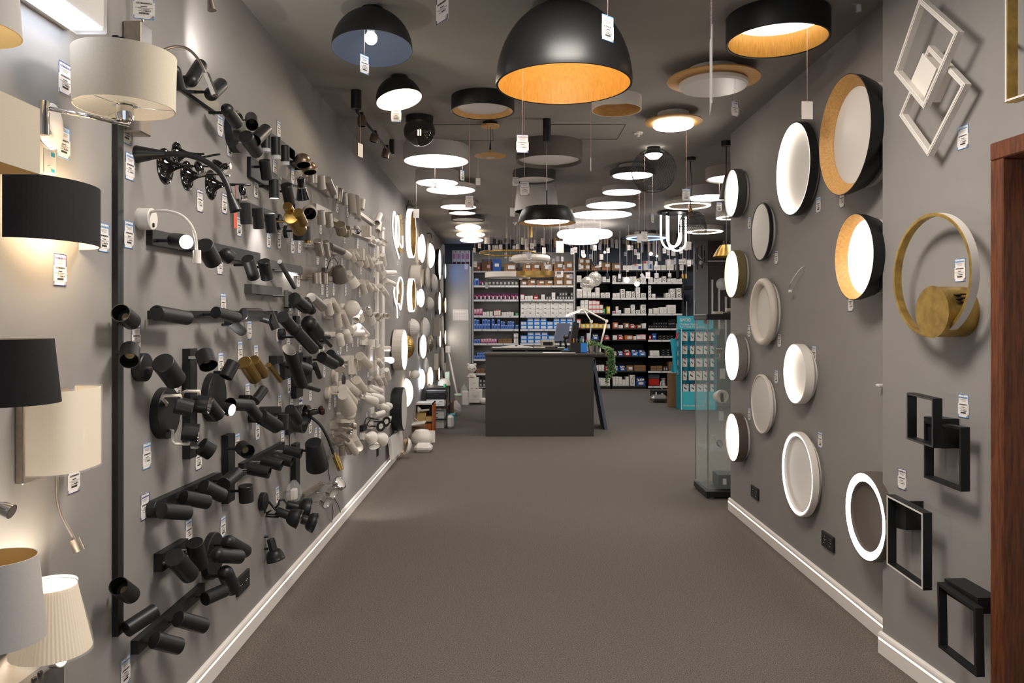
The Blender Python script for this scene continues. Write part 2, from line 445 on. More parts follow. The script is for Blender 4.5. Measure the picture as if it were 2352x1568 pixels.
# bronze spheres
def ball(label, m, im, plate, balls, short=None):
    o = WL(plate[1], plate[2], 0); o.x = LW; t = T('wall_spotlight', label, 'spotlight', o)
    wplate(t, plate, 'black' if m != 'white' else m)
    for x, y, r, p, dx, dz in balls:
        c = WL(x, y, p); R_ = r / ZS * c.y / F; ax = V((.25, dx, dz)).normalized()
        pr = [(R_ * math.sin(a), -R_ * math.cos(a)) for a in [i * math.pi / 16 for i in range(12)]]
        k = pr[-1]; pr += [(k[0] * .93, k[1] - .002)] + [(R_ * .93 * math.sin(a), -R_ * .93 * math.cos(a)) for a in [i * math.pi / 16 for i in range(10, 2, -1)]] + [(0, -R_ * .7)]
        sh = t.part('ball_shade', MB().lathe(c, ax, pr, 28, mis=[0] * 12 + [1] * (len(pr) - 13)), [m, im])
        t.part('joint', MB().cyl((LW + .02, c.y, c.z), c - V((R_ * .9, 0, 0)), .007, n=10), 'black')
    LAMPS.append((*px(balls[0][0], balls[0][1]), short or label)); return t
ball('two bronze ball spotlights with dark glossy mouths', 'bronze', 'black_gloss', ('b', 1060, 850, 1260, 1010, 200, .03), [(1275, 985, 125, .09, -.3, -1), (1375, 1095, 115, .1, -.2, -1)])
# glossy diabolo
def diabolo(label, m, ring, z0, c1, c2, wt, wb, p, rod, plate):
    o = WL(plate[1], plate[2], 0); o.x = LW; t = T('wall_spotlight', label, 'spotlight', o); wplate(t, plate, ring)
    a, b_ = WL(c1[0], c1[1], p), WL(c2[0], c2[1], p); L = (b_ - a).length; k = a.y / F / ZS / 2
    r1, r2 = wt * k, wb * k
    sh = t.part('spot_head', MB().lathe(a, b_ - a, [(0, 0), (r1, 0), (r1 * .95, L * .38), (r1 * 1.02, L * .46), (r2, L), (r2 * .94, L), (r1 * .9, L * .5), (0, L * .5)], 28, mis=[0] * 5 + [1, 1]), [m, 'off_diffuser' if m == 'white' else 'chrome'])
    mid = a + (b_ - a) * .42
    t.part('waist_ring', MB().lathe(a + (b_ - a) * .39, b_ - a, [(r1 * 1.0, 0), (r1 * 1.1, 0), (r1 * 1.1, L * .06), (r1 * 1.0, L * .06)], 28), ring, sh)
    t.part('cap_knob', MB().lathe(a - (b_ - a) * .2, b_ - a, [(0, 0), (r1 * .2, 0), (r1 * .15, L * .1), (r1 * .8, L * .2), (r1 * .8, L * .21)], 16), ring, sh)
    t.part('arm', MB().tube(bez([(LW + .01, mid.y - .01, mid.z), (LW + p * .5, mid.y, mid.z + .01), mid]), .006, 8), ring)
    LAMPS.append((*px(c1[0], c1[1]), label)); return t
diabolo('glossy black and chrome hourglass spotlight', 'black_gloss', 'chrome', 0, (1245, 1240), (1276, 1555), 125, 200, .11, 0, ('b', 960, 1270, 1075, 1330, 100, .02))
Zm(240, 300, 4.9)
t = spot('long black bar with a lit spot and four more tubes', 'black', [('b', 540, 1195, 1755, 1440, 178, .022)],
     [(760, 1228, 925, 1252, 168, 'DL', .06, .15), (1120, 1285, 1222, 1470, 195, 'o', .1), (1310, 1345, 1430, 1440, 155, 'D', .1, .13)])
Zm(500, 440, 6.533)
heads(t, 'black', [(450, 1000, 540, 1280, 182, 'l', .09), (690, 1040, 742, 1300, 182, 'l', .09)], .022)
t = spot('dark bar with a thin reading tube and a lit strip beneath', 'dark_grey', [('b', 790, 1085, 1280, 1185, 130, .03)], [(930, 1050, 1150, 1435, 72, 'l', .08)])
A_, B_ = WL(1065, 1222, .03), WL(1215, 1248, .03)
t.part('led_strip', MB().box((LW + .015, (A_.y + B_.y) / 2, (A_.z + B_.z) / 2 + .0), (.02, B_.y - A_.y, .004)), 'led_hot')
spot('bar with three short black cylinders, one topped with brass', 'black', [('b', 320, 150, 900, 360, 90, .02)],
     [(412, 165, 432, 488, 172, 'l', .07), (597, 245, 622, 552, 165, 'l', .08), (780, 330, 805, 612, 165, 'l', .09)])
t = spot('brass double cylinder wall lamp on a black disc', 'black', [('d', 950, 455, 230, .02)],
         [(1100, 375, 1232, 565, 225, 'w', .13, .13, 'brass'), (1045, 215, 1150, 400, 140, 'xn', .12, .12, 'brass'), (1205, 310, 1280, 470, 150, 'xn', .17, .17, 'brass')])
ball('taupe ball spotlight with a glossy black mouth', 'taupe_light', 'black_gloss', ('b', 1195, 115, 1196, 320, 62, .03), [(1380, 318, 118, .1, -.9, -.35)], short='taupe ball spotlight')
t = spot('black drum wall lamp with a brass knob below', 'black', [('d', 1060, 600, 190, .02)], [(1262, 515, 1266, 728, 262, 'x', .12, .12)])
q = WL(1350, 735, .12); t.part('knob', MB().lathe(q, (0, 0, -1), [(0, -.01), (.018, -.01), (.018, .012), (0, .012)], 20), 'brass')
spot('dark bar with slotted end and a thin black tube', 'dark_grey', [('b', 515, 1455, 970, 1500, 145, .035)], [(1028, 1475, 1030, 1730, 62, 'x', .1)])
spot('pair of brushed silver cylinders above the champagne spots', 'silver', [('b', 1480, 230, 1700, 330, 110, .02)], [(1545, 280, 1560, 490, 122, 'l', .07), (1660, 318, 1680, 528, 118, 'l', .07)])
spot('pair of brushed silver cylinders beside the grey tube', 'silver', [('b', 1330, 790, 1600, 800, 90, .02)], [(1500, 732, 1540, 940, 128, 'l', .07), (1615, 748, 1650, 968, 110, 'l', .07)])
spot('silver plate with three silver cylinders and a switch', 'nickel', [('b', 1260, 1210, 1510, 1230, 205, .012)], [(1487, 1212, 1490, 1378, 132, 'l', .06), (1612, 1225, 1614, 1390, 95, 'l', .06), (1745, 1165, 1690, 1310, 110, 'l', .07)])
t = spot('taupe bell wall lamp on an arched cord', 'taupe', [('b', 1610, 1170, 1700, 1190, 60, .02)], [])
a, b_ = WL(1815, 1125, .13), WL(1850, 1385, .13); kk = a.y / F / ZS
sh = t.part('bell_shade', MB().lathe(a, b_ - a, [(0, 0), (60 * kk, 2 * kk), (95 * kk, 40 * kk), (120 * kk, 240 * kk), (115 * kk, 240 * kk), (88 * kk, 50 * kk), (0, 12 * kk)], 28), 'taupe')
t.part('cord', MB().tube(bez([WL(1640, 1165, .03), WL(1680, 1040, .08), WL(1745, 1000, .1), WL(1790, 1050, .12), a]), .003, 6), 'dark_grey')
LAMPS[-1] = (*px(1850, 1250), 'taupe bell lamp')
Zm(240, 580, 4.9)
spot('long black bar with six tube spotlights at eye level', 'black', [('b', 555, 700, 1950, 688, 96, .022)],
     [(585, 678, 925, 735, 168, 'o', .075, .075), (1250, 672, 1490, 735, 135, 'o', .09, .12), (1400, 770, 1545, 885, 112, 'o', .07), (1560, 690, 1745, 695, 138, 'o', .09, .13), (1760, 715, 1865, 745, 122, 'o', .1, .14), (1850, 670, 1930, 860, 105, 'o', .12, .15)])
spot('black drum spot with chrome rim on a round base', 'black', [('d', 478, 1290, 320, .03)], [(655, 1235, 795, 1425, 238, 'R', .09)], jm='nickel')
t = spot('upright black bar with a spot at each end', 'black', [('b', 1005, 1080, 1005, 2308, 80, .03)], [(1120, 1130, 1172, 1275, 200, 'o', .08, .11)], jm='chrome')
Zm(240, 840, 4.9)
heads(t, 'black', [(1085, 900, 1205, 965, 200, 'o', .07, .1)], .03, 'chrome')
spot('black disc plate with three tubes, two of them lit', 'black', [('d', 1275, 350, 550, .03)],
     [(1362, 130, 1452, -40, 152, 'L', .08, .1), (1150, 395, 1285, 560, 150, 'l', .07, .09), (1310, 472, 1437, 497, 142, 'L', .07, .12)])
t = spot('black disc plate with three chrome reflector spots on grey arms', 'black', [('d', 735, 530, 580, .03)],
     [(800, 435, 990, 482, 195, 'Rn', .08, .13), (1010, 425, 1178, 440, 200, 'Rn', .11, .16), (875, 740, 1058, 755, 205, 'Rn', .08, .13)])
def arm(pts, p):
    t.part('arm', MB().tube([WL(x, y, q) for (x, y), q in zip(pts, p)], .0055, 8), 'cream')
arm([(690, 440), (700, 420), (645, 360), (680, 335), (860, 335), (862, 372)], [.03, .04, .05, .06, .1, .1])
arm([(860, 400), (880, 300), (920, 285), (1070, 285), (1072, 325)], [.04, .08, .1, .14, .14])
arm([(735, 725), (770, 730), (762, 850), (790, 880), (950, 880), (952, 840)], [.03, .05, .06, .07, .1, .1])
t = spot('small upright black bar with a spot facing the aisle', 'black', [('b', 1432, 770, 1432, 1530, 75, .03)],
     [(1545, 915, 1612, 965, 165, 'o', .09, .13)])
heads(t, 'black', [(1590, 1345, 1598, 1525, 160, 'x', .09)], .03)
t = spot('black three-arm cluster with copper-lined tubes', 'black', [('d', 1650, 380, 110, .05)],
     [(1690, 400, 1795, 262, 112, 'g', .07, .09), (1640, 445, 1415, 430, 140, 'x', .1, .09), (1610, 430, 1722, 570, 125, 'g', .1, .12)])
spot('black tube spot on a small hexagonal base', 'black', [('d', 1700, 590, 100, .03)], [(1765, 590, 1930, 690, 140, 'l', .08, .1)])
Zm(500, 660, 6.533)
t = spot('brass double tube spotlight on a black hexagonal base', 'brass', [('b', 480, 1130, 575, 1130, 60, .04)], [(400, 1120, 555, 1360, 200, 'l', .08), (545, 1085, 690, 1300, 160, 'l', .1)])
wplate(t, ('d', 640, 1330, 150, .03), 'black')
spot('thin brass reading tube on the left wall', 'brass', [('d', 715, 1180, 40, .02)], [(760, 1160, 940, 1395, 78, 'l', .07)])
spot('black plate with a short tube on a chrome joint', 'black', [('b', 1080, 60, 1080, 310, 62, .02)], [(1150, 165, 1325, 305, 190, 'l', .09)], jm='chrome')
spot('dark hexagonal base with a round-backed black tube', 'black', [('d', 1190, 190, 230, .02)], [(1310, 180, 1410, 345, 142, 'D', .09)])
spot('grey rounded plate with a silver tube and cream tubes', 'silver', [('b', 1270, 140, 1600, 165, 95, .015, 1)], [(1400, 150, 1575, 290, 148, 'l', .09), (1640, 205, 1680, 390, 128, 'l', .1, .1, 'cream'), (1720, 190, 1805, 345, 90, 'l', .11, .11, 'cream')])
spot('two long black tubes in line on a black drum base', 'black', [('d', 1000, 700, 170, .03)], [(975, 440, 1145, 640, 185, 'l', .12), (1165, 640, 1430, 920, 175, 'l', .13)])
t = spot('black bell spotlight with a white inside', 'black', [('b', 1180, 520, 1240, 520, 190, .02)], [(1345, 500, 1480, 690, 250, 'Dw', .12)], jm='chrome')
spot('three thin black tubes with copper mouths', 'black', [('b', 1500, 790, 1640, 790, 120, .02)], [(1540, 725, 1665, 742, 75, 'g', .08, .1), (1430, 760, 1545, 895, 72, 'g', .08), (1600, 770, 1695, 875, 62, 'g', .1)])
t = spot('large slant-cut black tube in front of black plates', 'black', [('b', 1232, 980, 1232, 1650, 100, .03)], [(1280, 1465, 1510, 1535, 78, 'l', .1, .13)])
a, b_ = WL(1075, 935, .13), WL(1250, 1440, .13); rr = 95 / ZS * a.y / F; u = (b_ - a).normalized()
sh = MB().lathe(a, u, [(rr * .9, .03), (rr, .0), (rr, (b_ - a).length), (rr * .93, (b_ - a).length), (rr * .93, .0)], 28, mis=[1, 0, 0, 1])
for p in sh.v:   # slanted ends
    k = (p - a).dot(u); off = (p - a - u * k); sl = off.x * .6
    p += u * sl
t.part('slanted_tube', sh, ['black', 'off_diffuser']); t.part('joint', MB().cyl((LW + .03, b_.y, (a.z + b_.z) / 2), (a + b_) / 2 - V((rr, 0, 0)), .01), 'black')
wplate(t, ('b', 885, 1085, 985, 1080, 120, .04), 'black')
spot('short black tube with a copper rim behind the slant-cut tube', 'black', [('b', 1050, 1120, 1052, 1370, 90, .03)], [(1180, 1165, 1345, 1235, 185, 'g', .1, .13)])
spot('two black tubes with copper inside and a thin side tube', 'black', [('b', 1370, 1040, 1372, 1440, 85, .03)], [(1560, 1045, 1745, 1150, 165, 'g', .1, .13), (1690, 1000, 1830, 1120, 150, 'l', .12, .14), (1455, 1150, 1530, 1345, 78, 'g', .08)])
Zm(500, 860, 6.533)
spot('black rounded plate with two drum spots and a tube', 'black', [('b', 700, 560, 960, 550, 160, .03, 1)], [(655, 610, 900, 775, 185, 'l', .1, .12), (985, 590, 986, 822, 162, 'x', .11), (1085, 525, 1200, 685, 165, 'x', .12)])
t = T('wall_lamp', 'black drum uplight on an upright plate', 'wall lamp', WL(1130, 700, 0)); wplate(t, ('b', 1100, 560, 1100, 890, 70, .02), 'black')
q = WL(1200, 660, .01); t.part('drum', MB().lathe((LW + .002, WL(1165, 660, 0).y, q.z), (1, 0, 0), [(0, 0), (.074, 0), (.082, .05), (.078, .052), (.07, .02), (0, .02)], 36, mis=[0, 0, 0, 1, 1]), ['dark_grey', 'black'])
LAMPS.append((*px(1180, 660), 'black drum uplight'))
t = T('wall_lamp', 'dark red glass wall lamp with a clear glass head', 'wall lamp', WL(1350, 600, 0)); wplate(t, ('d', 1372, 600, 290, .02), 'red_gloss')
a, b_ = WL(1345, 575, .09), WL(1500, 540, .13); t.part('glass_body', MB().cyl(a, b_, .022, .02, 24), 'smoke_glass')
t.part('arm', MB().cyl(WL(1235, 560, .03), a, .006), 'chrome')
a, b_ = WL(1530, 545, .14), WL(1610, 525, .17); t.part('glass_cap', MB().lathe(a, b_ - a, [(0, 0), (.025, 0), (.03, .012), (.022, .026), (0, .03)], 24), 'red_gloss')
LAMPS.append((*px(1440, 560), 'dark red glass lamp'))
t = T('reading_lamp', 'black flexible reading lamp with a ribbed brass head', 'reading lamp', WL(1180, 590, 0))
dd_ = WL(1130, 580, 0).y; wplate(t, ('b', 1085, 560, 1085, 600, 60, .03), 'black')
t.part('flexible_arm', MB().tube(bez([V((LW + .03, dd_, D(1220, 582, dd_).z)), D(1290, 592, dd_), D(1400, 640, dd_), D(1545, 765, dd_), D(1650, 950, dd_), D(1740, 1190, dd_)]), .0085, 10), 'cord_black')
a, b_ = D(1765, 1225, dd_), D(1850, 1430, dd_); hd = MB(); hd.cyl(a - (b_ - a) * .25, a, .008, n=12); hd.lathe(a, b_ - a, [(0, 0), (.0185, 0), (.0185, (b_ - a).length), (.015, (b_ - a).length), (.015, .03), (0, .03)], 28)
for i in range(20):
    pass
t.part('brass_head', hd, 'brass'); LAMPS.append((*px(1550, 800), 'brass-headed reading lamp'))
t = spot('black bar with four parallel tube spots near the brass-headed lamp', 'black', [('b', 390, 1425, 1005, 1085, 190, .025)],
     [(465, 1415, 778, 1475, 172, 'o>', .06), (665, 1285, 965, 1365, 170, 'o>', .06), (845, 1245, 1115, 1310, 165, 'o>', .06), (1000, 1130, 1255, 1190, 155, 'x>', .06)], jm='chrome')
t = T('wall_lamp', 'large black tapered shade on an upright bar', 'wall lamp', WL(1190, 1300, 0)); wplate(t, ('b', 1205, 1030, 1205, 1950, 62, .03), 'black')
a, b_ = WL(1440, 1015, .16), WL(1500, 1385, .16); kk = a.y / F / ZS; L_ = (b_ - a).length
t.part('shade', MB().lathe(a, b_ - a, [(0, 0), (118 * kk, 0), (130 * kk, 14 * kk), (172 * kk, L_), (168 * kk, L_), (125 * kk, 18 * kk), (0, 16 * kk)], 36), 'black')
c_ = (a + b_) / 2; t.part('joint', MB().cyl((LW + .03, c_.y, WL(1290, 1150, .1).z), (c_.x - .03, c_.y, WL(1290, 1150, .1).z), .007), 'black')
LAMPS.append((*px(1480, 1200), 'large black tapered shade'))
Zm(240, 1080, 4.261)
spot('rounded black bar with four stub spots, two with white lenses', 'black', [('b', 480, 400, 1160, 75, 165, .03, 1)],
     [(560, 395, 810, 415, 150, 'x', .06, .1), (770, 265, 1005, 310, 142, 'l', .06, .11), (965, 155, 1150, 245, 142, 'l', .07, .11), (1165, 135, 1295, 30, 132, 'x', .09)])
spot('short black bar with two dark tubes pointing down', 'black', [('b', 565, 905, 822, 745, 175, .03)], [(680, 850, 832, 1015, 185, 'x', .08), (880, 705, 935, 930, 165, 'x', .08)], jm='chrome')
spot('black disc plate with three round-backed spots low on the wall', 'black', [('d', 1088, 835, 450, .025)], [(1190, 690, 1375, 790, 135, 'D', .1), (1060, 825, 1320, 845, 142, 'Do', .08, .13), (1165, 965, 1255, 1160, 150, 'Dl', .1)])
t = spot('low black bar with three tube spotlights', 'black', [('b', 330, 1735, 985, 1155, 135, .025)], [], name='wall_spotlight')
Zm(240, 1290, 5.642)
heads(t, 'black', [(640, 1010, 968, 1095, 215, 'x', .06, .11), (950, 735, 1285, 830, 200, 'x', .07, .12), (1300, 480, 1550, 370, 178, 'x', .07, .11)], .025)
# caged industrial spots
Zm(560, 1040, 7)
t = T('industrial_spotlight', 'black caged industrial wall lamp with three lamp heads', 'wall lamp', WL(280, 780, 0)); wplate(t, ('d', 355, 780, 290, .025), 'black')
def bell(name, a, b_, c, r1, r2, cage=True):
    ax = (c - a).normalized(); l1 = (b_ - a).length; l2 = (c - a).length
    pr = [(0, 0), (r1 * .9, 0), (r1, .004), (r1, l1), (r1 * 1.05, l1 + .004)] + [(r1 + (r2 - r1) * math.sin(i * math.pi / 2 / 6), l1 + .004 + (l2 - l1 - .012) * (1 - math.cos(i * math.pi / 2 / 6))) for i in range(1, 7)] + [(r2 * 1.04, l2 - .006), (r2 * 1.04, l2), (r2 * .94, l2), (r1, l1 + .02), (0, l1 + .02)]
    sh = t.part(name, MB().lathe(a, ax, pr, 32), 'black')
    if cage:
        g = MB(); x = ax.orthogonal().normalized(); y = ax.cross(x); n = 7
        for i in range(-n, n + 1):
            q = i / n * r2 * .93; hh = math.sqrt(max(0, (r2 * .93) ** 2 - q * q))
            if hh < .004: continue
            for (e1, e2) in ((x, y), (y, x)): g.box(c - ax * .004 + e1 * q, (.0016, .0016, hh * 2), Matrix((e1, ax, e2)).transposed())
        t.part('cage', g, 'black', sh)
    return sh
d0 = WL(330, 780, 0).y
bell('spot_head', D(520, 930, d0 + .0), D(700, 970, d0), D(905, 1070, d0 + .02), .022, .047)
bell('spot_head', D(690, 830, d0 + .22), D(860, 850, d0 + .22), D(1050, 910, d0 + .26), .023, .058)
bell('spot_head', D(930, 1060, d0 + .1), D(1000, 1085, d0 + .1), D(1150, 1130, d0 + .12), .024, .05)
f = MB()
f.tube([V((LW + .025, d0, D(330, 790, d0).z)), D(395, 770, d0), D(500, 900, d0), D(540, 930, d0)], .006, 8)
f.tube([D(500, 890, d0), D(560, 830, d0), D(570, 760, d0), D(640, 750, d0), D(700, 830, d0 + .2)], .005, 8)
f.tube([D(395, 770, d0), D(330, 960, d0), D(380, 960, d0), D(440, 920, d0)], .005, 8)
f.tube([D(360, 1020, d0), D(360, 985, d0), D(540, 990, d0), D(560, 1030, d0), D(360, 1020, d0)], .0045, 6)
t.part('arm', f, 'black')
t.part('long_arm', MB().tube([D(390, 775, d0), D(80, 1560, d0)], .0075, 10), 'black')
Zm(240, 1080, 4.261)
bell('spot_head', D(1625, 670, d0), D(1645, 770, d0), D(1680, 880, d0), .02, .044)
f = MB(); f.tube([D(1425, 705, d0), D(1500, 708, d0), D(1535, 735, d0)], .006, 8); f.tube([D(1600, 648, d0), D(1515, 650, d0), D(1490, 700, d0), D(1470, 765, d0), D(1600, 768, d0)], .006, 6)
t.part('arm', f, 'black'); LAMPS.append((*px(1650, 500), 'caged industrial wall lamp'))
# chrome 3-spot bar
Zm(560, 1040, 7)
t = T('wall_spotlight', 'chrome bar with three flat ring spots above the baseboard', 'spotlight', WL(1100, 600, 0)); wplate(t, ('b', 985, 690, 1300, 490, 60, .03), 'nickel')
for x, y, h, ax in ((1325, 790, 210, (.8, -.5, -.35)), (1425, 640, 215, (.8, -.5, -.35)), (1535, 490, 230, (.6, -.2, .5))):
    c = WL(x, y, .13); r = h / ZS * c.y / F / 2
    sh = t.part('ring_spot', MB().lathe(c, ax, [(0, -.02), (r * .9, -.02), (r, -.01), (r, .012), (r * .85, .014), (r * .8, .002), (0, .002)], 28, mis=[0, 0, 0, 0, 0, 1]), ['chrome', 'off_diffuser'])
    t.part('arm', MB().cyl((LW + .025, c.y, c.z), c, .005), 'chrome')
LAMPS.append((*px(1400, 640), 'chrome bar with ring spots'))
Zm(0, 0, 1)
t = T('wrapped_lamp', 'small lamp wrapped in clear film beside the black bar', 'wall lamp', WL(670, 1140, 0))
c = WL(675, 1128, .05); t.part('film', MB().lathe((c.x, c.y, c.z - .05), (0, 0, 1), [(0, 0), (.03, 0), (.045, .03), (.035, .08), (.012, .11), (0, .112)], 14), 'plastic_film')
t.part('lamp_body', MB().rbox((c.x, c.y, c.z - .015), (.03, .05, .06), .006), 'cream'); t.part('mount', MB().cyl((LW, c.y, c.z), c, .006), 'chrome')
for i, (pts, lb) in enumerate((([(664, 960), (665, 1010), (668, 1080), (667, 1110)], 'thin black flex hanging behind the four-tube bar'), ([(753, 1045), (754, 1075), (758, 1105)], 'thin dark flex hanging down to the chrome bar'), ([(761, 1150), (765, 1175), (762, 1200), (765, 1209)], 'curved dark flex ending at the baseboard'), ([(768, 1145), (777, 1160), (784, 1182)], 'short dark flex under the chrome ring spots'))):
    one('cable', MB().tube(bez([WL(x, y, .008) for x, y in pts], 6), .0022, 6), 'cord_black', WL(*pts[0], .008), lb, 'cable', 'loose flexes on the left wall')
# trumpets and flexible lamps
Zm(240, 300, 4.9)
for i, (bx, by, bh, rod, head, bulb, lb) in enumerate((
    (715, 400, 400, (880, 400, 1180, 402), (1030, 340, 1080, 450), 95, 'glossy black trumpet spotlight nearest the tall bar'),
    (960, 505, 330, (1150, 485, 1410, 490), (1215, 330, 1320, 415), 90, 'glossy black trumpet spotlight in the middle of the cluster'),
    (850, 262, 270, (1100, 300, 1300, 305), (1300, 405, 1385, 400), 75, 'topmost glossy black trumpet spotlight of the cluster'),
    (1228, 610, 330, (1390, 598, 1645, 601), (1530, 590, 1565, 720), 80, 'glossy black trumpet spotlight with the orange card'))):
    c = WL(bx, by, .012); R_ = bh / ZS * c.y / F / 2; o = V((LW, c.y, c.z)); t = T('trumpet_spotlight', lb, 'spotlight', o, 'glossy black trumpet spots')
    t.part('trumpet_base', MB().lathe(o, (1, 0, 0), [(0, 0), (R_, 0), (R_ * 1.0, .004)] + [(R_ * (1 - .9 * math.sin(j * math.pi / 16)), .004 + .07 * (1 - math.cos(j * math.pi / 16))) for j in range(1, 9)] + [(R_ * .08, .1), (0, .1)], 32), 'black_gloss')
    e = D(rod[2], rod[3], c.y); e.z = c.z if abs(e.z - c.z) < .02 else e.z
    t.part('rod', MB().tube([o + V((.08, 0, 0)), D(rod[0], rod[1], c.y), e], .004, 8), 'black_gloss')
    a, b_ = D(head[0], head[1], c.y), D(head[2], head[3], c.y); L_ = (b_ - a).length; r = bulb / ZS * c.y / F / 2
    sh = t.part('bullet', MB().lathe(a, b_ - a, [(0, 0), (r * .5, L_ * .1), (r * .9, L_ * .4), (r, L_ * .75), (r * .85, L_), (0, L_)], 20), 'black_gloss')
    t.part('bulb', MB().lathe(b_, b_ - a, [(r * .6, 0), (r * 1.05, L_ * .28), (r * 1.1, L_ * .38), (r * .95, L_ * .42), (0, L_ * .4)], 20, mis=[0, 0, 0, 1]), ['chrome', 'off_diffuser'], sh)
    LAMPS.append((*px(bx, by), lb))
t = T('reading_lamp', 'black flexible reading lamp with cone base, arching over the trumpets', 'reading lamp', WL(360, 265, 0)); d0 = WL(362, 265, 0).y
a, b_ = V((LW, d0, D(362, 265, d0).z)), D(690, 262, d0); t.part('cone_base', MB().cyl(a, b_, .029, .0095, 28), 'black')
t.part('flexible_arm', MB().tube(bez([D(680, 262, d0), D(850, 262, d0), D(1000, 290, d0), D(1150, 355, d0), D(1290, 460, d0), D(1370, 590, d0), D(1412, 710, d0)]), .0095, 12), 'black')
a, b_ = D(1405, 700, d0), D(1478, 905, d0); L_ = (b_ - a).length; t.part('cone_head', MB().lathe(a, b_ - a, [(0, 0), (.0095, 0), (.019, L_), (.016, L_), (.008, L_ * .6), (0, L_ * .6)], 24), 'black')
LAMPS.append((*px(600, 270), 'black arched reading lamp'))
t = T('reading_lamp', 'white flexible reading lamp with a round switch base', 'reading lamp', WL(345, 980, 0)); d0 = WL(345, 980, 0).y
c = D(390, 980, d0); ba = t.part('base', MB().lathe((LW, d0 + .03, c.z), (1, 0, 0), [(0, 0), (.036, 0), (.036, .042), (.034, .044), (0, .044)], 36), 'white')
q = D(505, 1050, d0); t.part('switch', MB().rbox((LW + .046, d0 + .03, c.z - .02), (.006, .01, .014), .002), 'black', ba)
t.part('flexible_arm', MB().tube(bez([V((LW + .04, d0 + .02, D(505, 905, d0).z)), D(600, 903, d0), D(720, 905, d0), D(860, 950, d0), D(965, 1050, d0), D(1025, 1190, d0), D(1038, 1360, d0)]), .0048, 10), 'white')
a, b_ = D(1042, 1345, d0), D(1043, 1495, d0); t.part('lamp_head', MB().lathe(a, b_ - a, [(0, 0), (.0125, 0), (.0125, .043), (.011, .043), (.011, .035), (0, .035)], 24, mis=[0, 0, 0, 0, 1]), ['white', 'off_diffuser'])
LAMPS.append((*px(600, 950), 'white flexible reading lamp'))
c = WL(1472, 1010, .1); b = MB(); b.prism([c + V((0, -.018, -.033)), c + V((0, .018, -.03)), c + V((0, .018, .033)), c + V((0, -.018, .028))], (.0012, 0, 0)); b.tube([c + V((0, 0, .03)), D(1475, 700, c.y), D(1470, 600, c.y)], .0012, 5)
one('swing_tag', b, 'red_orange', c, 'orange paper tag hanging on a string from the trumpet spotlight', 'tag')
# ---- far part of the left wall: silver, cream and white spotlights
Zm(680, 360, 8.167)
spot('silver bar with three silver cylinders under the bronze balls', 'silver', [('b', 190, 380, 640, 700, 120, .02)], [(312, 330, 316, 492, 162, 'l', .06), (462, 345, 480, 605, 152, 'l', .07), (590, 425, 695, 665, 140, 'l', .07)])
spot('second silver bar with three slim silver cylinders', 'silver', [('b', 640, 620, 930, 830, 90, .02)], [(718, 535, 728, 780, 115, 'l', .06), (822, 610, 800, 852, 118, 'l', .06), (905, 672, 920, 908, 115, 'l', .06)])
def slant(label, m, cuts, plate):
    o = WL(plate[1], plate[2], 0); o.x = LW; t = T('wall_lamp', label, 'wall lamp', o); wplate(t, plate, m)
    for x1, y1, x2, y2, w_, p, s1, s2 in cuts:
        a, b_ = WL(x1, y1, p), WL(x2, y2, p); r = w_ / ZS * a.y / F / 2; u = (b_ - a).normalized(); L_ = (b_ - a).length
        q = MB().lathe(a, u, [(r * .9, .04), (r * .9, 0), (r, 0), (r, L_), (r * .9, L_), (r * .9, L_ * .7), (0, L_ * .7)], 24, mis=[1, 0, 0, 0, 1, 1])
        for v in q.v:
            k = (v - a).dot(u); f = s1 if k < L_ * .4 else (s2 if k > L_ * .8 else 0); v += u * (f * (v - a - u * k).y)
        t.part('slanted_tube', q, [m, 'off_diffuser'])
    LAMPS.append((*px(cuts[0][0], (cuts[0][1] + cuts[0][3]) / 2), label))
slant('two tall pale tubes with slanted ends', 'taupe_light', [(1035, 720, 1068, 1085, 148, .08, .9, .9), (1140, 760, 1160, 1180, 120, .07, .9, .9)], ('b', 1060, 800, 1062, 1060, 60, .02))
t = spot('white bar with a tube spot at either end near the neon loops', 'white', [('b', 1190, 1040, 1480, 1255, 62, .02)],
     [(1250, 800, 1232, 990, 100, 'x', .05), (1572, 1080, 1520, 1240, 108, 'x', .07), (1560, 1230, 1530, 1395, 108, 'x', .07)])
spot('pair of champagne bowl spots with white mounting plates', 'champagne', [('b', 700, 1170, 790, 1210, 70, .02)], [(820, 1265, 855, 1425, 205, 'w', .08), (935, 1335, 955, 1465, 185, 'w', .09)])
def cube(label, m, plate, boxes, hs=(), short=None):
    o = WL(plate[1], plate[2], 0); o.x = LW; t = T('wall_spotlight', label, 'spotlight', o); wplate(t, plate, m)
    for x, y, w_, h_, p in boxes:
        c = WL(x, y, p); k = c.y / F / ZS; b = MB().rbox(c, (.07, w_ * k, h_ * k), .003)
        s = t.part('cube_shade', b, m); t.part('lens', MB().lathe((c.x, c.y, c.z - h_ * k / 2 + .001), (0, 0, -1), [(.0, .002), (w_ * k * .4, .002), (w_ * k * .4, 0)][::-1], 16), 'off_diffuser', s)
        t.part('joint', MB().cyl((LW + .015, c.y, c.z), (c.x - .03, c.y, c.z), .007, n=8), m)
    heads(t, m, hs, plate[6], None); LAMPS.append((*px(boxes[0][0], boxes[0][1]), short or label)); return t
cube('cream bar with a square box spot and a round spot', 'cream', ('b', 1050, 1370, 1480, 1540, 110, .02), [(1320, 1395, 160, 200, .08)], [(1130, 1330, 1155, 1400, 105, 'R', .06, .1)])
spot('thin white upright bracket beside the neon loops', 'white', [('b', 1635, 1330, 1635, 1540, 40, .03)], [(1600, 1350, 1640, 1352, 70, 'x', .03)], short='white upright bracket')
Zm(680, 540, 8.167)
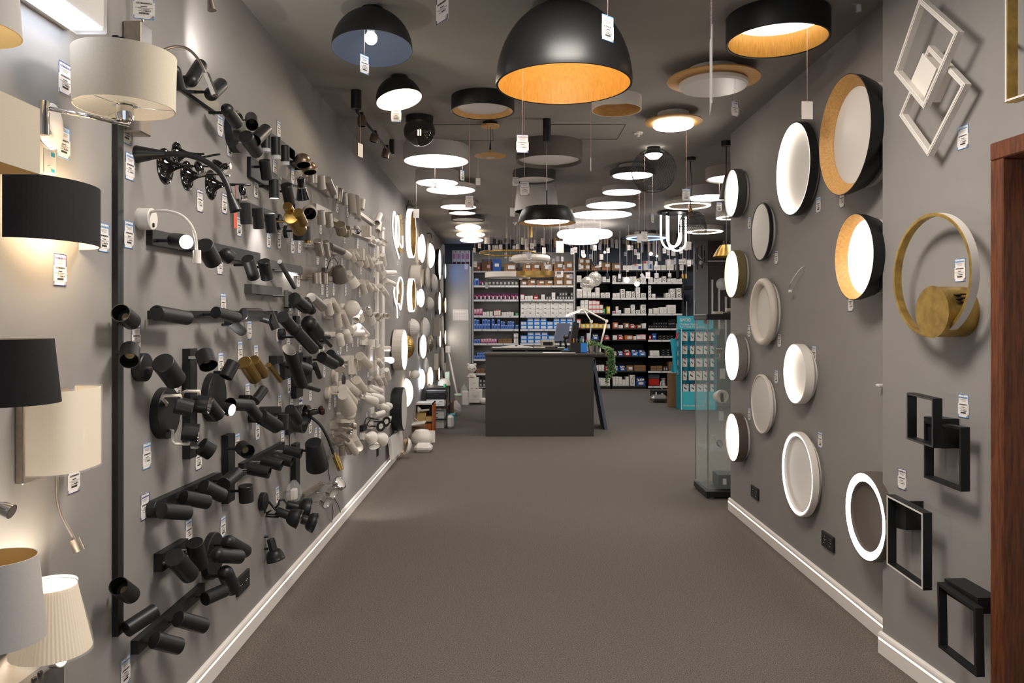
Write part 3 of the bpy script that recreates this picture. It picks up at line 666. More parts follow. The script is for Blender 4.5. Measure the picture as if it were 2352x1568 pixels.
spot('dark grey tube with a white and chrome block at its end', 'taupe', [('b', 640, 330, 790, 350, 70, .02)], [(635, 205, 865, 310, 132, 'x', .08, .1), (880, 320, 985, 390, 140, 'R', .1, .11, 'cream')], short='dark grey tube with chrome block')
cube('cream square box spot above the cream tubes', 'cream', ('b', 1100, 360, 1450, 600, 80, .02), [(1190, 365, 150, 225, .08)], [(1180, 480, 1200, 555, 140, 'l', .08), (1260, 390, 1320, 570, 120, 'l', .08), (1340, 395, 1420, 590, 100, 'l', .09), (1010, 300, 1080, 470, 120, 'x', .07), (1080, 310, 1140, 400, 110, 'x', .08)], short='cream square box spot')
spot('pair of short white eye-level tubes left of the white rails', 'white', [('b', 1450, 460, 1460, 560, 50, .02)], [(1440, 480, 1505, 500, 110, 'x', .06, .09), (1520, 520, 1545, 655, 95, 'x', .08), (1590, 510, 1620, 650, 80, 'x', .09)])
spot('white cluster of round spots beside the upper neon loop', 'white', [('b', 1400, 120, 1500, 170, 60, .02)], [(1460, 120, 1540, 110, 90, 'R', .05, .08), (1530, 150, 1600, 145, 95, 'R', .06, .09), (1640, 150, 1670, 140, 110, 'x', .08, .1)])
# two white rails with tubes
for i, (x, ytop, ybot, hs) in enumerate(((1540, 200, 2900, [(1620, 365, 1650, 560, 110, 'l', .07), (1570, 950, 1620, 1010, 95, 'x', .06), (1625, 1010, 1700, 1120, 100, 'l', .07)]),
                                         (1640, 200, 3230, [(1650, 707, 1850, 707, 102, 'l', .05, .1), (1670, 850, 1845, 925, 105, 'l', .05, .1), (1650, 2125, 1770, 2125, 100, 'o', .06, .12), (1620, 2330, 1780, 2330, 100, 'o', .06, .12), (1700, 2520, 1740, 2690, 100, 'l', .06)]))):
    t = spot(['left of the two white vertical rails with tube spots', 'right of the two white vertical rails with tube spots'][i], 'white', [('b', x, ytop, x, ybot, 42, .02)], hs)
a = WL(1780, 2345, .13); t.part('lit_bulb', MB().lathe(a, (1, -.6, 0), [(0, -.03), (.022, -.02), (.03, 0), (.022, .02), (0, .03)], 16), 'bulb_glow')
spot('lit white tube spotlight aimed at the aisle', 'white', [('b', 960, 740, 1100, 800, 80, .02)], [(1020, 810, 1118, 955, 190, 'L', .08, .11), (985, 700, 1010, 770, 110, 'l', .06)])
spot('row of cream tubes beside the lit white spot', 'cream', [('b', 1150, 860, 1540, 960, 70, .02)], [(1225, 870, 1285, 1070, 125, 'l', .07), (1310, 890, 1405, 1020, 120, 'x', .07), (1430, 960, 1500, 1030, 100, 'g', .07, .09)])
def globe(label, m, c, r, plate, p):
    o = WL(plate[1], plate[2], 0); o.x = LW; t = T('wall_lamp', label, 'wall lamp', o); wplate(t, plate, 'cream')
    c_ = WL(*c, p); R_ = r / ZS * c_.y / F
    t.part('globe', MB().lathe(c_, (0, 0, 1), [(R_ * math.sin(i * math.pi / 14), -R_ * math.cos(i * math.pi / 14)) for i in range(15)], 28), m)
    t.part('joint', MB().cyl((LW + .01, c_.y, c_.z), (c_.x - R_ * .8, c_.y, c_.z), .01), 'cream'); LAMPS.append((*px(*c), label)); return t
globe('white glass globe wall lamp on a square plate', 'white', (1048, 1375), 155, ('b', 840, 1375, 930, 1375, 190, .03), .13)
Zm(680, 700, 8.167)
spot('pair of cream tubes left of the white globe', 'cream', [('b', 570, 210, 690, 210, 90, .02)], [(750, 130, 800, 395, 152, 'l', .09), (865, 130, 965, 380, 112, 'l', .1)])
diabolo('white hourglass spotlight with a chrome waist', 'white', 'chrome', 0, (1350, 60), (1420, 320), 115, 175, .1, 0, ('b', 1240, 165, 1320, 180, 90, .02))
spot('pair of cream cones half hidden by the white globe', 'cream', [('b', 1180, 60, 1230, 70, 60, .02)], [(1150, 160, 1120, 280, 130, 'x', .07), (1190, 130, 1230, 290, 120, 'R', .09)])
spot('white bar of four short tubes with dark mouths', 'white', [('b', 1430, 200, 1620, 205, 70, .02)], [(1470, 190, 1525, 210, 120, 'o', .05, .08), (1530, 250, 1590, 255, 115, 'o', .06, .09), (1600, 210, 1655, 210, 110, 'o', .06, .09), (1670, 205, 1722, 210, 110, 'o', .07, .1)])
spot('two white bell spots with chrome rims', 'white', [('b', 550, 565, 750, 565, 130, .02, 1)], [(805, 535, 845, 740, 152, 'DR', .09), (925, 480, 990, 670, 150, 'DR', .1)], jm='chrome')
spot('crossed white tubes on an upright plate', 'white', [('b', 1240, 680, 1350, 690, 140, .02)], [(1020, 480, 1080, 430, 140, 'x', .1), (1010, 530, 1230, 520, 140, 'x', .08, .11), (1170, 400, 1330, 560, 120, 'l', .1), (1250, 610, 1310, 560, 110, 'x', .1)])
spot('white upright pole with three tubes', 'white', [('b', 1410, 700, 1410, 1080, 50, .02)], [(1415, 650, 1415, 790, 125, 'x', .06), (1500, 640, 1505, 780, 70, 'x', .08), (1520, 760, 1560, 960, 118, 'o', .08)])
spot('wide cream tube tilted down in the cream cluster', 'cream', [('b', 1140, 1010, 1230, 1010, 70, .02)], [(1195, 960, 1360, 1125, 165, 'l', .09)])
spot('two upright cream tubes and a short one below the wide tube', 'cream', [('b', 1330, 1010, 1380, 1060, 60, .02)], [(1395, 1050, 1400, 1250, 112, 'x', .07), (1480, 1040, 1480, 1230, 65, 'x', .08), (1530, 1030, 1600, 1140, 100, 'D', .09)])
spot('cream reading lamp with a slim hanging tube', 'cream', [('b', 840, 1010, 1085, 995, 110, .02)], [(990, 1035, 995, 1270, 52, 'l', .06)])
spot('pair of slim upright cream bars with switches', 'cream', [('b', 1110, 1000, 1110, 1295, 60, .04), ('b', 1190, 1050, 1190, 1230, 60, .04)], [])
t = T('wall_lamp', 'cream disc wall lamp with a coiled grey cord', 'wall lamp', WL(720, 1335, 0)); wplate(t, ('d', 770, 1335, 250, .03), 'cream')
c = WL(885, 1410, .08); R_ = 95 / ZS * c.y / F
b = MB(); 
for k in range(3): b.tube([c + V((.004 * k, R_ * (1 - .04 * k) * math.cos(g), R_ * (1 - .04 * k) * math.sin(g))) for g in [i * .3142 for i in range(20)]], .003, 5, closed=True)
b.tube([c + V((0, R_ * .6, R_ * .8)), WL(900, 1290, .09), WL(825, 1205, .1)], .003, 5)
t.part('cord', b, 'dark_grey'); a = WL(845, 1040, .1); b_ = WL(815, 1200, .1); kk = a.y / F / ZS
t.part('cone_shade', MB().cyl(a, b_, 15 * kk, 115 * kk, 24), 'cream'); LAMPS.append((*px(800, 1330), 'cream disc lamp with coiled cord'))
spot('three cream round-ended spots near the white rails foot', 'cream', [('b', 1400, 1380, 1440, 1380, 90, .02)], [(1510, 1340, 1590, 1480, 115, 'Dx', .07), (1620, 1330, 1680, 1490, 80, 'x', .08)])
Zm(680, 870, 8.167)
t = spot('cream wall lamp with a tapered shade on a long arm', 'cream', [('d', 640, 270, 230, .03)], [])
a, b_ = WL(880, 300, .14), WL(985, 570, .14); kk = a.y / F / ZS; L_ = (b_ - a).length
t.part('shade', MB().lathe(a, b_ - a, [(0, 0), (100 * kk, 0), (165 * kk, L_), (158 * kk, L_), (92 * kk, .01), (0, .01)], 28), 'cream'); t.part('arm', MB().cyl(WL(660, 270, .03), WL(880, 305, .13), .008), 'cream')
LAMPS[-1] = (*px(900, 430), 'cream tapered shade on a long arm')
spot('wide cream tube behind the tapered shade', 'cream', [('b', 690, 190, 780, 190, 120, .03)], [(870, 185, 1080, 440, 175, 'l', .1)])
spot('three cream tubes fanned out under the coiled cord', 'cream', [('b', 810, 100, 1000, 60, 100, .02)], [(955, 110, 1120, 250, 165, 'l', .08), (1085, 70, 1175, 240, 130, 'l', .08), (1130, 20, 1260, 200, 170, 'l', .1)])
spot('two white tubes with dark mouths pointing to the aisle', 'white', [('b', 1260, 150, 1340, 150, 70, .02)], [(1350, 195, 1540, 270, 85, 'o', .06, .1), (1400, 150, 1600, 225, 100, 'o', .07, .12)])
t = spot('twin glossy white bell lamps with chrome collars', 'white', [('b', 1080, 350, 1200, 360, 90, .02)], [(1200, 325, 1265, 345, 85, 'x', .07, .09), (1290, 280, 1380, 300, 70, 'x', .09, .11)])
for x1, y1, x2, y2, w_ in ((1275, 345, 1475, 425, 185), (1390, 300, 1580, 385, 185)):
    a, b_ = WL(x1, y1, .1), WL(x2, y2, .14); kk = a.y / F / ZS; L_ = (b_ - a).length; r = w_ / 2 * kk
    t.part('bell_shade', MB().lathe(a, b_ - a, [(0, 0), (r * .4, 0), (r * .75, L_ * .35), (r * .95, L_ * .7), (r, L_), (r * .93, L_), (r * .3, L_ * .2), (0, L_ * .2)], 24), 'white')
globe('small white globe sitting on a cream box shelf', 'white', (1003, 650), 120, ('b', 830, 790, 1100, 790, 70, .04), .1)
t = T('wall_lamp', 'grey plate with nickel spots below the small globe', 'wall lamp', WL(640, 900, 0)); wplate(t, ('b', 640, 940, 820, 830, 250, .015), 'taupe_light')
heads(t, 'nickel', [(830, 940, 920, 960, 110, 'x', .09, .1), (960, 960, 1040, 985, 130, 'R', .1, .13), (1050, 880, 1110, 890, 130, 'x', .11, .13)], .015); LAMPS.append((*px(900, 930), 'grey plate with nickel spots'))
spot('nickel flexible spot and cream tube lit at the end', 'cream', [('b', 1075, 1040, 1140, 1030, 170, .04)], [(800, 1020, 980, 1160, 72, 'x', .1, .12, 'nickel'), (980, 1170, 1120, 1380, 130, 'L', .11, .13), (1080, 1110, 1190, 1290, 150, 'x', .1)])
spot('nickel spots hanging lowest in the cream cluster', 'nickel', [('b', 740, 1150, 900, 1120, 120, .02)], [(855, 1250, 860, 1430, 110, 'R', .08), (940, 1210, 1010, 1370, 120, 'R', .09), (640, 1090, 720, 1150, 130, 'x', .07)], jm='chrome')
t = spot('two white eyeball spots on a stepped plate', 'white', [('b', 1560, 500, 1620, 470, 140, .02)], [(1600, 510, 1705, 560, 135, 'DR', .07, .1), (1680, 480, 1760, 520, 130, 'D', .09, .12)])
spot('white tube on a square plate below the eyeball spots', 'white', [('b', 1400, 640, 1470, 610, 180, .02)], [(1470, 680, 1640, 630, 100, 'o', .07, .12)])
t = T('wall_spotlight', 'two black-rimmed disc spots over white eyeballs', 'spotlight', WL(1400, 860, 0)); wplate(t, ('b', 1390, 880, 1450, 860, 130, .02), 'white')
for x, y, r, p in ((1590, 885, 105, .11), (1690, 800, 100, .13)):
    c = WL(x, y, p); R_ = r / ZS * c.y / F
    sh = t.part('disc_spot', MB().lathe(c, (.75, -.7, -.1), [(0, -.04), (R_ * .5, -.04), (R_, 0), (R_ * .97, .004), (R_ * .5, .002), (0, .002)], 28, mis=[0, 0, 1, 1, 2]), ['white', 'black', 'off_diffuser'])
    t.part('joint', MB().cyl((LW + .018, c.y, c.z), c, .006, n=8), 'black')
LAMPS.append((*px(1600, 880), 'two black-rimmed disc spots'))
spot('white eyeball spots behind the black-rimmed discs', 'white', [('b', 1640, 850, 1680, 820, 120, .02)], [(1700, 750, 1760, 770, 140, 'D', .08, .11), (1690, 850, 1730, 880, 120, 'DR', .09, .11)])
t = T('wall_lamp', 'white wall lamp with wide conical shades and dark rims', 'wall lamp', WL(1230, 1080, 0)); wplate(t, ('b', 1240, 1070, 1300, 1070, 130, .02), 'white')
for a_, b__, w_ in (((1300, 1070), (1420, 1100), 250), ((1470, 1090), (1600, 1140), 290), ((1440, 1130), (1470, 1270), 220)):
    a, b_ = WL(*a_, .09), WL(*b__, .11); kk = a.y / F / ZS; L_ = (b_ - a).length; r = w_ / 2 * kk
    t.part('cone_shade', MB().lathe(a, b_ - a, [(0, 0), (r * .25, 0), (r, L_), (r * 1.02, L_ + .002), (r * .94, L_ + .002), (r * .2, L_ * .15), (0, L_ * .15)], 28, mis=[0, 0, 1, 1, 0, 0]), ['white', 'dark_grey'])
LAMPS.append((*px(1450, 1120), 'white wall lamp with conical shades'))
t = T('reading_lamp', 'small black clip lamp with cable among the white spots', 'reading lamp', WL(1260, 900, 0)); wplate(t, ('b', 1260, 930, 1330, 900, 110, .03), 'black')
t.part('cord', MB().tube(bez([WL(1280, 900, .05), WL(1290, 800, .07), WL(1350, 720, .08), WL(1400, 740, .08), WL(1340, 860, .07), WL(1400, 900, .07)]), .004, 6), 'black'); t.part('arm', MB().tube([WL(1390, 730, .03), WL(1420, 740, .08), WL(1540, 760, .1)], .006, 6), 'black')
LAMPS.append((*px(1330, 800), 'small black clip lamp'))
# ---- far end of the left wall: discs, shells, rings
LD = []
def wdisc(label, x, y, h, p, mats, style='disc', short=None):
    # front face centre (x,y), front height h, depth p
    c = WL(x, y, p); R_ = h / ZS * c.y / F / 2; o = V((LW, c.y, c.z)); t = T('wall_lamp', label, 'wall lamp', o)
    m, f = mats; d = p - .0
    mt = MB().lathe(o, (1, 0, 0), [(0, 0), (R_ * .8, 0), (R_ * .8, .02), (0, .02)], 32)
    t.part('mount', mt, 'cream' if m not in ('black', 'gold_leaf') else m)
    if style == 'disc':
        sh = t.part('rim', MB().lathe(o + V((.018, 0, 0)), (1, 0, 0), [(0, 0), (R_ * .99, 0), (R_, .003), (R_, p - .021), (R_ * .985, p - .018), (R_ * .96, p - .018), (R_ * .96, p - .022), (0, p - .022)], 48), m)
        t.part('diffuser', MB().lathe(o + V((p - .0035, 0, 0)), (1, 0, 0), [(R_ * .958, 0), (R_ * .9, .003), (0, .0035)], 48), f, sh)
    elif style == 'lens':
        t.part('glass_shade', MB().lathe(o + V((.02, 0, 0)), (1, 0, 0), [(0, 0), (R_ * .85, 0), (R_, .004)] + [(R_ * math.cos(i * math.pi / 20), .004 + (p - .024) * math.sin(i * math.pi / 20)) for i in range(11)], 40), f)
    elif style == 'oval':
        t.part('glass_shade', MB().lathe(o + V((.02, 0, 0)), (1, 0, 0), [(0, 0)] + [(R_ * math.sin(i * math.pi / 12), (p - .02) * .5 * (1 - math.cos(i * math.pi / 12))) for i in range(1, 12)] + [(0, p - .02)], 36), f)
    elif style == 'shell':
        q = MB().lathe(o + V((.02, 0, 0)), (1, 0, 0), [(0, 0), (R_ * .9, 0), (R_, .004)] + [(R_ * math.cos(i * math.pi / 20), .004 + (p - .024) * math.sin(i * math.pi / 20)) for i in range(11)], 72)
        for v in q.v:
            r_ = v - o; a_ = math.atan2(r_.z, r_.y); k = 1 + .035 * math.cos(a_ * 24) if v.x > LW + .021 else 1
            v.y = o.y + r_.y * k; v.z = o.z + r_.z * k
        t.part('ribbed_shell', q, f)
    elif style == 'ring':
        t.part('ring', MB().lathe(o + V((p - .05, 0, 0)), (1, 0, 0), [(R_, 0), (R_, .05), (R_ * .93, .05), (R_ * .93, 0), (R_, 0)], 64, mis=[0, 0, 1, 0]), [f, m])
        for g in (.8, 2.4, 4.7): t.part('stay', MB().cyl(o + V((.01, R_ * .6 * math.cos(g), R_ * .6 * math.sin(g))), o + V((p - .025, R_ * .97 * math.cos(g), R_ * .97 * math.sin(g))), .003, n=6), m)
    elif style == 'drum':
        t.part('drum', MB().lathe(o + V((.0, 0, 0)), (1, 0, 0), [(0, .02), (R_, .02), (R_, p), (R_ * .96, p), (R_ * .96, p * .6), (0, p * .6)], 40), m)
    LAMPS.append((*px(x, y), short or label)); return t
Zm(880, 440, 9.8)
wdisc('large double gold ring lamp with a bright rim, upper of two', 680, 940, 1100, .16, ('gold_leaf', 'neon'), 'ring', 'upper gold ring lamp')
c = WL(570, 250, .02); one('cable', MB().tube(bez([WL(600, 50, .012), WL(570, 230, .012), WL(525, 350, .012), WL(560, 460, .012), WL(650, 430, .012), WL(670, 330, .012), WL(600, 300, .012), WL(530, 340, .012)]), .004, 6), 'cord_black', c, 'loop of black flex above the upper gold ring lamp', 'cable')
c = WL(1130, 750, .02); one('cable', MB().tube(bez([WL(1140, 650, .012), WL(1125, 740, .012), WL(1100, 840, .012), WL(1150, 820, .012), WL(1165, 750, .012), WL(1130, 740, .012)]), .006, 6), 'cord_black', c, 'black flex loop hanging further along, at the ceiling edge', 'cable')
c = WL(1010, 920, .02); one('cable', MB().tube(bez([WL(1000, 940, .005), WL(1050, 935, .05), WL(1085, 970, .06), WL(1095, 1040, .06)]), .008, 6), 'cord_black', c, 'stub of black conduit sticking out of the left wall', 'cable')
wdisc('lit oval glass lamp right of the upper gold ring', 945, 1275, 640, .1, ('cream', 'glow_warm'), 'oval')
wdisc('lit glass dish, second of the row near the ceiling', 1165, 1440, 560, .1, ('cream', 'glow_soft'), 'lens')
wdisc('slim warm lit disc with a black frame near the cabinet', 1278, 1640, 710, .06, ('black', 'glow_warm'), 'disc')
# neon loops
def neon(label, loops, plate):
    o = WL(*plate, 0); o.x = LW; t = T('neon_wall_lamp', label, 'wall lamp', o, 'neon loop lamps')
    t.part('mount', MB().rbox(o + V((.015, 0, 0)), (.03, .06, .2), .004), 'white')
    for pts in loops:
        P = bez([WL(x, y, .09) for x, y in pts], 10)
        b = t.part('loop', MB().tube(P, .0095, 8), 'white'); t.part('neon_line', MB().tube([p + V((.0045, -.002, 0)) for p in P], .008, 8), 'neon', b)
    q = o + V((.02, 0, 0)); t.part('stay', MB().cyl(q, WL(*loops[0][0], .085), .004, n=6), 'white')
    LAMPS.append((*px(*loops[0][1]), label))
neon('white neon loop wall lamp, upper of two', [[(345, 1500), (320, 1400), (250, 1150), (205, 800), (220, 500), (255, 480), (270, 700), (270, 1000), (290, 1230), (330, 1220), (350, 1000), (340, 700), (320, 545), (300, 600), (290, 850), (310, 1200)], [(355, 1150), (400, 1250), (430, 1220), (425, 1000)]], (250, 900))
Zm(880, 590, 9.8)
neon('white neon loop wall lamp, lower of two', [[(310, 1370), (300, 1150), (250, 950), (235, 750), (270, 620), (300, 680), (310, 900), (290, 1080)], [(330, 820), (320, 620), (370, 465), (415, 520), (430, 750), (410, 1000), (380, 1180), (340, 1050)]], (250, 850))
wdisc('large double gold ring lamp with a bright rim, lower of two', 690, 860, 750, .16, ('gold_leaf', 'neon'), 'ring', 'lower gold ring lamp')
wdisc('deep white drum wall lamp right of the lower gold ring', 862, 440, 500, .14, ('cream', 'off_diffuser'), 'drum')
wdisc('unlit white dish beside the white drum lamp', 1060, 465, 480, .1, ('cream', 'off_diffuser'), 'oval')
wdisc('smaller unlit white dish further right', 1230, 575, 400, .1, ('cream', 'off_diffuser'), 'lens')
wdisc('lit round glass lamp under the white drum', 930, 922, 415, .11, ('cream', 'glow_warm'), 'oval')
wdisc('small unlit dome under the white dishes', 1145, 1050, 310, .11, ('cream', 'off_diffuser'), 'lens')
wdisc('unlit flat white disc close to the cabinet', 1337, 660, 515, .05, ('cream', 'off_diffuser'))
wdisc('slim cold lit disc highest beside the cabinet', 1405, 320, 340, .06, ('white', 'led_blue'))
wdisc('tall bright disc with silver edge in the middle row', 1275, 1040, 515, .07, ('silver', 'led_white'))
wdisc('slim warm lit disc, second highest beside the cabinet', 1405, 1085, 340, .06, ('brass', 'led_white'))
Zm(880, 740, 8.167)
wdisc('white ribbed shell wall lamp', 690, 100, 330, .13, ('cream', 'off_diffuser'), 'shell')
wdisc('smooth unlit dome right of the ribbed shell', 880, 100, 390, .11, ('cream', 'off_diffuser'), 'lens')
wdisc('unlit flat disc above the lit cabinet-side disc', 1125, 90, 420, .05, ('cream', 'off_diffuser'))
wdisc('gold ribbed shell wall lamp', 590, 460, 440, .13, ('gold_leaf', 'gold_leaf'), 'shell')
wdisc('pink lit oval lamp on a black base', 810, 455, 450, .1, ('black', 'glow_soft'), 'oval')
wdisc('faceted gold crystal lamp with warm light', 955, 395, 310, .09, ('brass', 'champagne'), 'shell')
wdisc('bright flat disc in the lower row', 1070, 308, 325, .06, ('white', 'led_white'))
wdisc('slim bright disc, third highest beside the cabinet', 1170, 283, 270, .05, ('brass', 'led_white'))
wdisc('large unlit flat disc low beside the cabinet', 1130, 690, 430, .05, ('cream', 'off_diffuser'))
wdisc('lowest small unlit disc beside the cabinet', 1178, 900, 285, .05, ('cream', 'off_diffuser'))
wdisc('unlit dish leaning over the lit shades', 850, 815, 320, .06, ('cream', 'off_diffuser'), 'lens')
wdisc('small unlit glass ball lamp low on the left wall', 690, 980, 165, .13, ('cream', 'off_diffuser'), 'oval')
wdisc('cold blue-white lit dish low on the left wall', 785, 1065, 370, .07, ('white', 'led_cool'), 'lens')
wdisc('warm lit tall dish beside the cold one', 935, 1030, 390, .07, ('cream', 'glow_warm'), 'lens')
wdisc('small warm lit disc above the shelf rack', 1052, 968, 245, .05, ('brass', 'led_white'))
wdisc('large warm lit shell with ribs low on the left wall', 560, 1320, 520, .11, ('cream', 'glow_warm'), 'shell')
def stadium(label, x0, x1, y0, y1, p, m, f):
    # front edges in photo
    a, b_ = WL(x0, (y0 + y1) / 2, p), WL(x1, (y0 + y1) / 2, p); z1 = (WL(x0, y0, p).z + WL(x1, y0, p).z) / 2; z0 = (WL(x0, y1, p).z + WL(x1, y1, p).z) / 2
    r = (b_.y - a.y) / 2; yc = (a.y + b_.y) / 2; o = V((LW, yc, (z0 + z1) / 2)); t = T('wall_lamp', label, 'wall lamp', o)
    def ol(k, x): return [V((x, yc + r * k * math.cos(g), (z1 - r if s else z0 + r) + r * k * math.sin(g))) for s, g0 in ((1, 0), (0, math.pi)) for g in [g0 + i * math.pi / 12 for i in range(13)]]
    t.part('mount', MB().prism(ol(.8, LW), (.02, 0, 0)), 'dark_grey'); sh = t.part('body', MB().prism(ol(1, LW + .018), (p - .018, 0, 0), smooth=False, ch=.004), m)
    t.part('diffuser', MB().prism(ol(.95, LW + p - .002), (.004, 0, 0)), f, sh); LAMPS.append((*px((x0 + x1) / 2, (y0 + y1) / 2), label))
stadium('tall white lit capsule wall lamp', 345, 457, 135, 905, .12, 'cream', 'led_white')
stadium('tall black capsule wall lamp, unlit', 345, 447, 1215, 2030, .12, 'black', 'off_diffuser')
b = MB().rbox(WL(995, 740, .03), (.06, .12, .26), .004); one('wall_lamp', b, 'cream', WL(995, 740, .03), 'small cream box wall lamp between the flat discs', 'wall lamp')
b = MB().rbox(WL(1005, 90, .05), (.1, .2, .3), .004); one('wall_lamp', b, 'taupe_light', WL(1005, 90, .05), 'grey box wall lamp right of the unlit dome', 'wall lamp')
# sockets
def socket(x, y, fn, nrm, lb, dbl=True):
    c = fn(x, y, .006); t = T('wall_socket', lb, 'wall socket', c, 'black wall sockets'); tn = V((-nrm.y, nrm.x, 0))
    R_ = Matrix((nrm, tn, V((0, 0, 1)))).transposed(); pl = t.part('faceplate', MB().rbox(c, (.012, .152 if dbl else .082, .082), .002, R_), 'black')
    for k in ((-.036, .036) if dbl else (0,)):
        q = c + tn * k + nrm * .0062; t.part('outlet', MB().lathe(q, nrm, [(.021, 0), (.019, .001), (.017, -.001), (0, -.001)], 20), 'black_gloss', pl)
        g = MB()
        for e in (-.009, .009): g.lathe(q + tn * e, nrm, [(.0026, 0), (.0022, .001), (0, .001)], 8)
        t.part('pin_hole', g, 'chrome', pl)
Zm(0, 0, 1)
socket(558, 1337, WL, V((1, 0, 0)), 'black double wall socket under the low three-spot bar')
socket(868, 1036, WL, V((1, 0, 0)), 'black wall socket near the far end of the left baseboard', False)
socket(1734, 1131, WR, V((-1, 0, 0)), 'black double wall socket farther along the right wall')
socket(1902, 1243, WR, V((-1, 0, 0)), 'black double wall socket nearest on the right wall')
# ---- lamps under the ceiling
HZ = H - EYE
CL = []   # (px, py, label) for the hanging tags
Zm(0, 0, 1)
def drum(label, cx, ytop, ybot, w_, mats, style='drum', short=None, gap=0, rec=.012, ring=.16, name='ceiling_lamp'):
    # cx, w_: silhouette; ytop: where its side meets the ceiling; ybot: side's lower edge
    a, m, f = mats if len(mats) == 3 else (mats[0], mats[0], mats[1])
    d = (HZ - .008 - gap) * F / (CY - ytop); R_ = w_ * d / F / 2; zb = EYE + (CY - ybot) * d / F; zt = H - gap
    c = V(((cx - CX) * d / F, d, zb)); h = zt - zb; t = T(name, label, 'ceiling lamp', (c.x, c.y, H))
    n = 64
    if gap: t.part('mount', MB().cyl((c.x, c.y, H), (c.x, c.y, zt - .001), R_ * .6, n=32), 'cream')
    if style == 'drum':   # recessed diffuser, lining m
        sh = t.part('drum_shade', MB().lathe(c, (0, 0, 1), [(0, h), (R_, h), (R_, .002), (R_ - .002, 0), (R_ * .965, 0), (R_ * .955, rec), (0, rec)], n, mis=[0, 0, 0, 0, 1, 1]), [a, m])
        t.part('diffuser', MB().lathe(c + V((0, 0, rec - .001)), (0, 0, -1), [(R_ * .955, 0), (R_ * .9, .003), (0, .004)], n), f, sh)
    elif style == 'inner':  # smaller diffuser set above a lining ring
        q = ring; sh = t.part('drum_shade', MB().lathe(c, (0, 0, 1), [(0, h), (R_, h), (R_, .002), (R_ - .003, 0), (R_ - .008, 0), (R_ - .012, .004), (R_ * (1 - q), rec), (0, rec)], n, mis=[0, 0, 0, 0, 0, 1, 1]), [a, m])
        t.part('diffuser', MB().lathe(c + V((0, 0, rec - .0015)), (0, 0, -1), [(R_ * (1 - q), 0), (R_ * .7, .004), (0, .006)], n), f, sh)
    elif style == 'ring':   # open ring glowing underneath
        k = 1 - ring
        sh = t.part('ring_body', MB().lathe(c, (0, 0, 1), [(R_, h), (R_, 0), (R_ * k, 0), (R_ * k, h), (R_, h)], n), a)
        t.part('diffuser', MB().lathe(c + V((0, 0, .001)), (0, 0, -1), [(R_ * .985, 0), (R_ * .97, .006), (R_ * (k + .03), .006), (R_ * (k + .015), 0)], n), f, sh)
    elif style == 'open':   # open drum, lining visible
        sh = t.part('drum_shade', MB().lathe(c, (0, 0, 1), [(R_ * .55, h), (R_, h), (R_, 0), (R_ - .006, 0), (R_ - .008, h - .004), (R_ * .55, h - .004)], n, mis=[0, 0, 0, 1, 0]), [a, m])
        t.part('lamp_plate', MB().lathe(c + V((0, 0, h - .001)), (0, 0, -1), [(R_ * .5, 0), (R_ * .5, .02), (0, .02)], 32), f, sh)
    CL.append((cx, ybot, short or label)); return t
drum('white drum ceiling lamp, lit, largest of the left row', 1002, 339.6, 371, 151, ('white_fabric', 'led_white'))
drum('smaller white drum ceiling lamp, lit, second of the left row', 1004, 395.7, 420.4, 99, ('white_fabric', 'led_white'))
drum('flat white disc ceiling lamp, lit, third of the left row', 1035.5, 428, 437, 114, ('white', 'led_hot'), gap=.05)
drum('taupe drum ceiling lamp, lit, fourth of the left row', 1053, 464, 476, 84, ('taupe_light', 'led_white'))
drum('dark drum ceiling lamp, lit, fifth of the left row', 1062, 483, 490, 63, ('taupe', 'led_white'))
drum('dark drum ceiling lamp, unlit, last of the left row', 1075, 497, 506, 77, ('dark_grey', 'off_diffuser'))
drum('black drum ceiling lamp with oak inside and unlit diffuser', 1109, 226, 257, 145, ('black', 'oak_x', 'off_diffuser'), 'inner', rec=.03, ring=.2)
drum('wide taupe drum ceiling lamp, unlit, over the black bowl pendant', 1261.5, 331, 372, 152, ('taupe', 'off_diffuser'), rec=.03)
drum('dark drum ceiling lamp, unlit, behind the wide taupe drum', 1227, 395, 415, 98, ('dark_grey', 'off_diffuser'), rec=.02)
drum('white ring ceiling lamp with oak lining and no diffuser', 1416, 226.5, 253, 114, ('white', 'oak_x', 'cream'), 'open')
drum('black slim disc ceiling lamp, lit, behind the mesh globe', 1453, 394, 405, 104, ('dark_grey', 'led_hot'), 'inner', gap=.05, rec=.008, ring=.13)
drum('white disc ceiling lamp, lit, smallest of the middle row', 1428, 432, 442, 90, ('white_fabric', 'led_white'))
drum('white disc ceiling lamp, lit, second of the middle row', 1403.5, 461, 472, 116, ('white_fabric', 'led_white'))
drum('white disc ceiling lamp, lit, widest of the middle row', 1380.5, 482.5, 493.7, 145, ('white_fabric', 'led_white'))
drum('round white halo ceiling lamp with a warm bright rim', 1579, 466, 473, 106, ('white', 'glow_warm', 'led_warm'), 'ring', ring=.2, gap=.05)
drum('taupe drum ceiling lamp, lit, beside the right wall corner', 1676, 388, 412, 108, ('taupe_light', 'led_white'), 'inner', rec=.01, ring=.1)
drum('big white drum ceiling lamp, lit, behind the wire basket', 1627, 432, 455, 104, ('white_fabric', 'led_hot'))
drum('white ring ceiling lamp with a warm glowing underside', 1618, 522, 532, 84, ('white', 'led_warm', 'led_warm'), 'ring', ring=.3)
drum('taupe ring ceiling lamp by the corner, warm underside', 1680, 486, 500, 70, ('taupe_light', 'led_warm', 'led_warm'), 'ring', ring=.35)
drum('blue-white ring ceiling lamp above the shelves', 1484, 543, 547, 92, ('white', 'led_blue', 'led_blue'), 'ring', ring=.25, gap=.06)
drum('black drum ceiling lamp, gold inside, lit, top right', 1785.5, 42, 96, 229, ('black', 'oak_warm', 'led_face'), 'inner', rec=.11, ring=.1)
